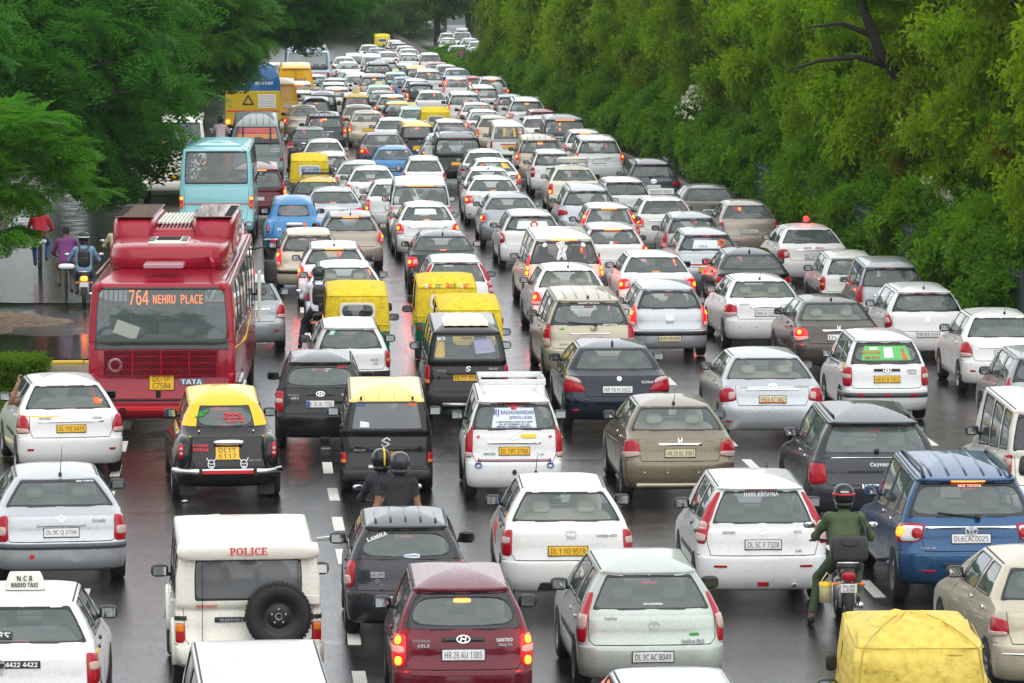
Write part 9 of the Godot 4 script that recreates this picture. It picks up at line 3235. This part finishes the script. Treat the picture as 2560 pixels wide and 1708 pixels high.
func bicycle(label: String, at: Vector3, turn: float, sack: String):
	var n := thing("bicycle", label, "bicycle", at, turn)
	for z in [0.52, -0.52]:
		var w := Node3D.new()
		w.name = "wheel"
		n.add_child(w, true)
		w.position = Vector3(0, 0.34, z)
		var t := MB.new()
		t.lathe(Vector3.ZERO, [[-0.018, 0.31], [-0.022, 0.325], [0.0, 0.342], [0.022, 0.325], [0.018, 0.31]], 28)
		part("tyre", t.done(), M.tyre, w)
		var r := MB.new()
		for k in 16:
			var a := TAU * k / 16
			r.tube([Vector3(0.02 * (1 if k % 2 else -1), 0, 0), Vector3(0, cos(a) * 0.315, sin(a) * 0.315)], 0.002, 3)
		part("spoke", r.done(), M.steel, w)
	var f := MB.new()
	for q in [[Vector3(0, 0.85, 0.18), Vector3(0, 0.3, 0.02)], [Vector3(0, 0.8, -0.36), Vector3(0, 0.3, 0.02)], [Vector3(0, 0.8, 0.16), Vector3(0, 0.84, -0.36)], [Vector3(0.04, 0.34, 0.52), Vector3(0, 0.3, 0.02)], [Vector3(-0.04, 0.34, 0.52), Vector3(0, 0.78, 0.16)], [Vector3(0, 0.9, -0.34), Vector3(0, 0.34, -0.52)]]:
		f.tube(q, 0.015, 6)
	part("frame", f.done(), M.trim, n)
	var h := MB.new()
	h.tube([Vector3(-0.28, 1.03, -0.28), Vector3(-0.25, 1.04, -0.4), Vector3(0, 1.0, -0.38), Vector3(0.25, 1.04, -0.4), Vector3(0.28, 1.03, -0.28)], 0.012, 6)
	part("handlebar", h.done(), M.steel, n)
	var s := MB.new()
	s.sup(Vector3(0, 0.88, 0.2), Vector3(0.09, 0.035, 0.13), 2.6, Basis.IDENTITY, 14, 8)
	part("saddle", s.done(), M.trim, n)
	var c := MB.new()
	c.box(Vector3(0, 0.74, 0.55), Vector3(0.16, 0.02, 0.4), 0.006)
	c.slab(Vector3(0, 0.55, 0.87), Vector3(0.05, 0.3, 0.01))
	part("carrier", c.done(), M.trim, n)
	var b := thing("sack", sack, "sack", at, turn)
	var sb := MB.new()
	sb.sup(Vector3(0, 0.82, 0.56), Vector3(0.2, 0.07, 0.2), 3.0, Basis.IDENTITY, 18, 8)
	part("cloth", sb.done(), M.sticker_white, b)


func build_people():
	var cl := plain("cloth", 1, 1, 1, 0.8)
	cl.vertex_color_use_as_albedo = true
	cl.normal_enabled = true
	cl.normal_texture = M_tex("crease")
	cl.normal_scale = 0.9
	cl.uv1_triplanar = true
	cl.uv1_scale = Vector3(3, 3, 3)
	# green-clad rider between the white hatchback and the blue utility car
	var p1 := Vector3(7.42, 0.03, -53.8)
	bike("motorcycle with a number plate L-3793 and side guard, under the green-clad rider", p1, -3, {"near": true, "plate": "DL-9S|L-3793"})
	rider("person in olive green with a black helmet, left foot on the road", p1, -3, {"shirt": Color(0.055, 0.085, 0.035), "legs": Color(0.04, 0.065, 0.03), "helmet": "black", "stripe": "ink_red", "word": "NINJA", "foot": -1, "sandal": true, "h": 0.018})
	var bag := thing("office_bag", "black office bag slung on the green-clad rider's back", "bag", p1, -3)
	var mb := MB.new()
	mb.sup(Vector3(0.04, 1.02, 0.42), Vector3(0.235, 0.165, 0.05), 6.0, Basis(Vector3.RIGHT, -0.1), 24, 10)
	part("case", mb.done(), M.trim, bag)
	mb = MB.new()
	mb.tube([Vector3(-0.06, 1.12, 0.475), Vector3(-0.05, 1.09, 0.5), Vector3(0.04, 1.07, 0.505), Vector3(0.13, 1.09, 0.5), Vector3(0.14, 1.12, 0.475)], 0.012, 6)
	part("handle", mb.done(), M.rubber, bag)
	mb = MB.new()
	mb.tube([Vector3(0.26, 1.0, 0.4), Vector3(0.24, 1.25, 0.22), Vector3(0.16, 1.43, 0.08), Vector3(0.05, 1.38, -0.12)], 0.014, 6)
	part("strap", mb.done(), M.rubber, bag)
	var tin := thing("lunch_box", "cream lunch tin with a yellow lid hung on the motorcycle guard", "lunch box", p1, -3)
	mb = MB.new()
	mb.lathe(Vector3(-0.27, 0.37, 0.55), [[0.0, 0.001], [0.0, 0.075], [0.2, 0.078]], 18, Basis(Vector3(0, 0, 1), PI / 2))
	part("can", mb.done(), M.roof_straw, tin)
	mb = MB.new()
	mb.lathe(Vector3(-0.27, 0.57, 0.55), [[0.0, 0.082], [0.05, 0.08], [0.06, 0.001]], 18, Basis(Vector3(0, 0, 1), PI / 2))
	part("lid", mb.done(), M.taxi_yellow, tin)
	mb = MB.new()
	mb.tube([Vector3(-0.34, 0.6, 0.55), Vector3(-0.25, 0.74, 0.55), Vector3(-0.18, 0.66, 0.52)], 0.008, 5)
	part("strap", mb.done(), M.roof_straw, tin)
	# two people on one motorcycle behind the microvan taxi
	var p2 := Vector3(1.88, 0.04, -57.95)
	bike("motorcycle carrying two people behind the black microvan taxi", p2, 4, {})
	rider("person in a dark patterned shirt and yellow-striped helmet steering two-up", p2, 4, {"shirt": Color(0.02, 0.022, 0.03), "legs": Color(0.06, 0.1, 0.18), "helmet": "black", "stripe": "ink_yellow", "vertical": true, "lean": -0.8, "h": 0.022})
	rider("person in a black t-shirt and black helmet sitting behind", p2, 4, {"shirt": Color(0.009, 0.009, 0.010), "legs": Color(0.07, 0.12, 0.2), "helmet": "dark_grey", "z": 0.4, "lean": 0.6, "bare": true, "hold": true, "h": 0.02, "y": 0.0})
	# rider with a backpack
	var p3 := Vector3(1.48, 0.03, -92.2)
	bike("red-tailed motorcycle ahead of the white hatchback and yellow auto", p3, 2, {"lit": true, "paint": "red"})
	rider("person in a white shirt with a black backpack and helmet", p3, 2, {"shirt": Color(0.6, 0.62, 0.66), "legs": Color(0.02, 0.022, 0.035), "helmet": "dark_grey", "pack": "trim", "foot": -1, "h": 0.024})
	# on the flooded shoulder
	var p4 := Vector3(-4.42, 0.04, -106.0)
	bicycle("black bicycle wading through the flooded shoulder", p4, 3, "white sack on the carrier behind the purple shirt")
	rider("person in a purple check shirt riding the bicycle", p4, 3, {"shirt": Color(0.13, 0.025, 0.12), "legs": Color(0.13, 0.09, 0.05), "grip": 0.27, "y": 0.04, "pedal": 1, "h": 0.026})
	var p5 := Vector3(-3.9, 0.04, -103.6)
	bike("motorcycle with a glowing tail lamp in the shoulder water", p5, 2, {"lit": true})
	rider("person in a denim jacket with a black backpack", p5, 2, {"shirt": Color(0.16, 0.26, 0.40), "legs": Color(0.05, 0.06, 0.09), "helmet": "black", "stripe": "ink_white", "pack": "trim", "h": 0.026})
	var p6 := Vector3(-3.15, 0.03, -106.2)
	p6 = Vector3(-3.24, 0.03, -108.6)
	bike("motorcycle hidden beside the red bus", p6, 0, {})
	rider("person in a pale khaki shirt beside the red bus", p6, 0, {"shirt": Color(0.42, 0.36, 0.2), "legs": Color(0.03, 0.03, 0.03), "helmet": "black", "h": 0.026})
	var p7 := Vector3(-5.5, 0.02, -115.5)
	bicycle("bicycle under the low tree ahead of the purple shirt", p7, 0, "white sack on the carrier behind the red top")
	rider("person in a bright red top half hidden under the low tree", p7, 0, {"shirt": Color(0.4, 0.01, 0.03), "legs": Color(0.03, 0.07, 0.2), "grip": 0.27, "y": 0.04, "pedal": -1, "h": 0.028})
	# far riders
	var p8 := Vector3(6.53, 0.03, -157.2)
	bike("motorcycle between the microvan taxi and the white small hatchback", p8, 0, {})
	rider("person in a grey-white shirt and white helmet in the middle queue", p8, 0, {"shirt": Color(0.5, 0.5, 0.48), "legs": Color(0.05, 0.05, 0.05), "helmet": "white", "stripe": "ink", "vertical": true, "h": 0.03})
	var p9 := Vector3(-1.11, 0.02, -177.0)
	bike("motorcycle squeezing left of the grey-green van", p9, 0, {})
	rider("person in a pale pink shirt left of the grey-green van", p9, 0, {"shirt": Color(0.6, 0.45, 0.5), "legs": Color(0.04, 0.04, 0.05), "helmet": "black", "h": 0.03})


func build_small():
	# the covered footbridge the view is taken from
	var br := thing("footbridge", "covered concrete footbridge crossing above the road", "bridge", Vector3(5, 0, 3.2))
	var cc := plain("concrete", 0.22, 0.21, 0.2, 0.8)
	cc.albedo_texture = M_tex("earth")
	cc.uv1_triplanar = true
	cc.uv1_scale = Vector3(0.3, 0.3, 0.3)
	var mb := MB.new()
	mb.box(Vector3(0, 6.2, 0), Vector3(60, 0.5, 3.4), 0.05)
	part("deck", mb.done(), cc, br)
	for z in [-1.6, 1.6]:
		mb = MB.new()
		mb.box(Vector3(0, 6.95, z), Vector3(60, 1.0, 0.12), 0.02)
		part("parapet", mb.done(), cc, br)
	mb = MB.new()
	mb.box(Vector3(0, 9.6, 0), Vector3(60, 0.12, 4.2), 0.02)
	part("canopy", mb.done(), M.grey_trim, br)
	for k in 11:
		mb = MB.new()
		mb.box(Vector3(-30 + k * 6, 8.5, 1.6), Vector3(0.12, 2.2, 0.12), 0.01)
		part("post", mb.done(), M.grey_trim, br)
	for x in [-13.0, 12.6, 30.0]:
		mb = MB.new()
		mb.box(Vector3(x, 3.0, 0), Vector3(0.9, 6.0, 0.9), 0.06)
		part("column", mb.done(), cc, br)
	# litter on the wet road
	for q in [[1.05, -62.2, 0.22, 0.05, 0.5], [-0.55, -64.8, 0.2, 0.04, 0.1], [-1.0, -66.5, 0.08, 0.06, 1.0], [4.6, -62, 0.1, 0.05, 0.3], [3.3, -55.0, 0.12, 0.06, 0.8]]:
		var s := MB.new()
		s.box(Vector3(0, 0.012, 0), Vector3(q[2], 0.012, q[3]), 0.003, Basis(Vector3(0, 0, 1), 0.06))
		var o := part("litter", s.done(), M.board, self, Transform3D(Basis(Vector3.UP, q[4]), Vector3(q[0], 0.045, q[1])))
		o.name = numbered("litter")
		o.set_meta("label", "scrap of pale litter lying on the wet asphalt")
		o.set_meta("category", "litter")
		o.set_meta("group", "scraps of litter on the road")
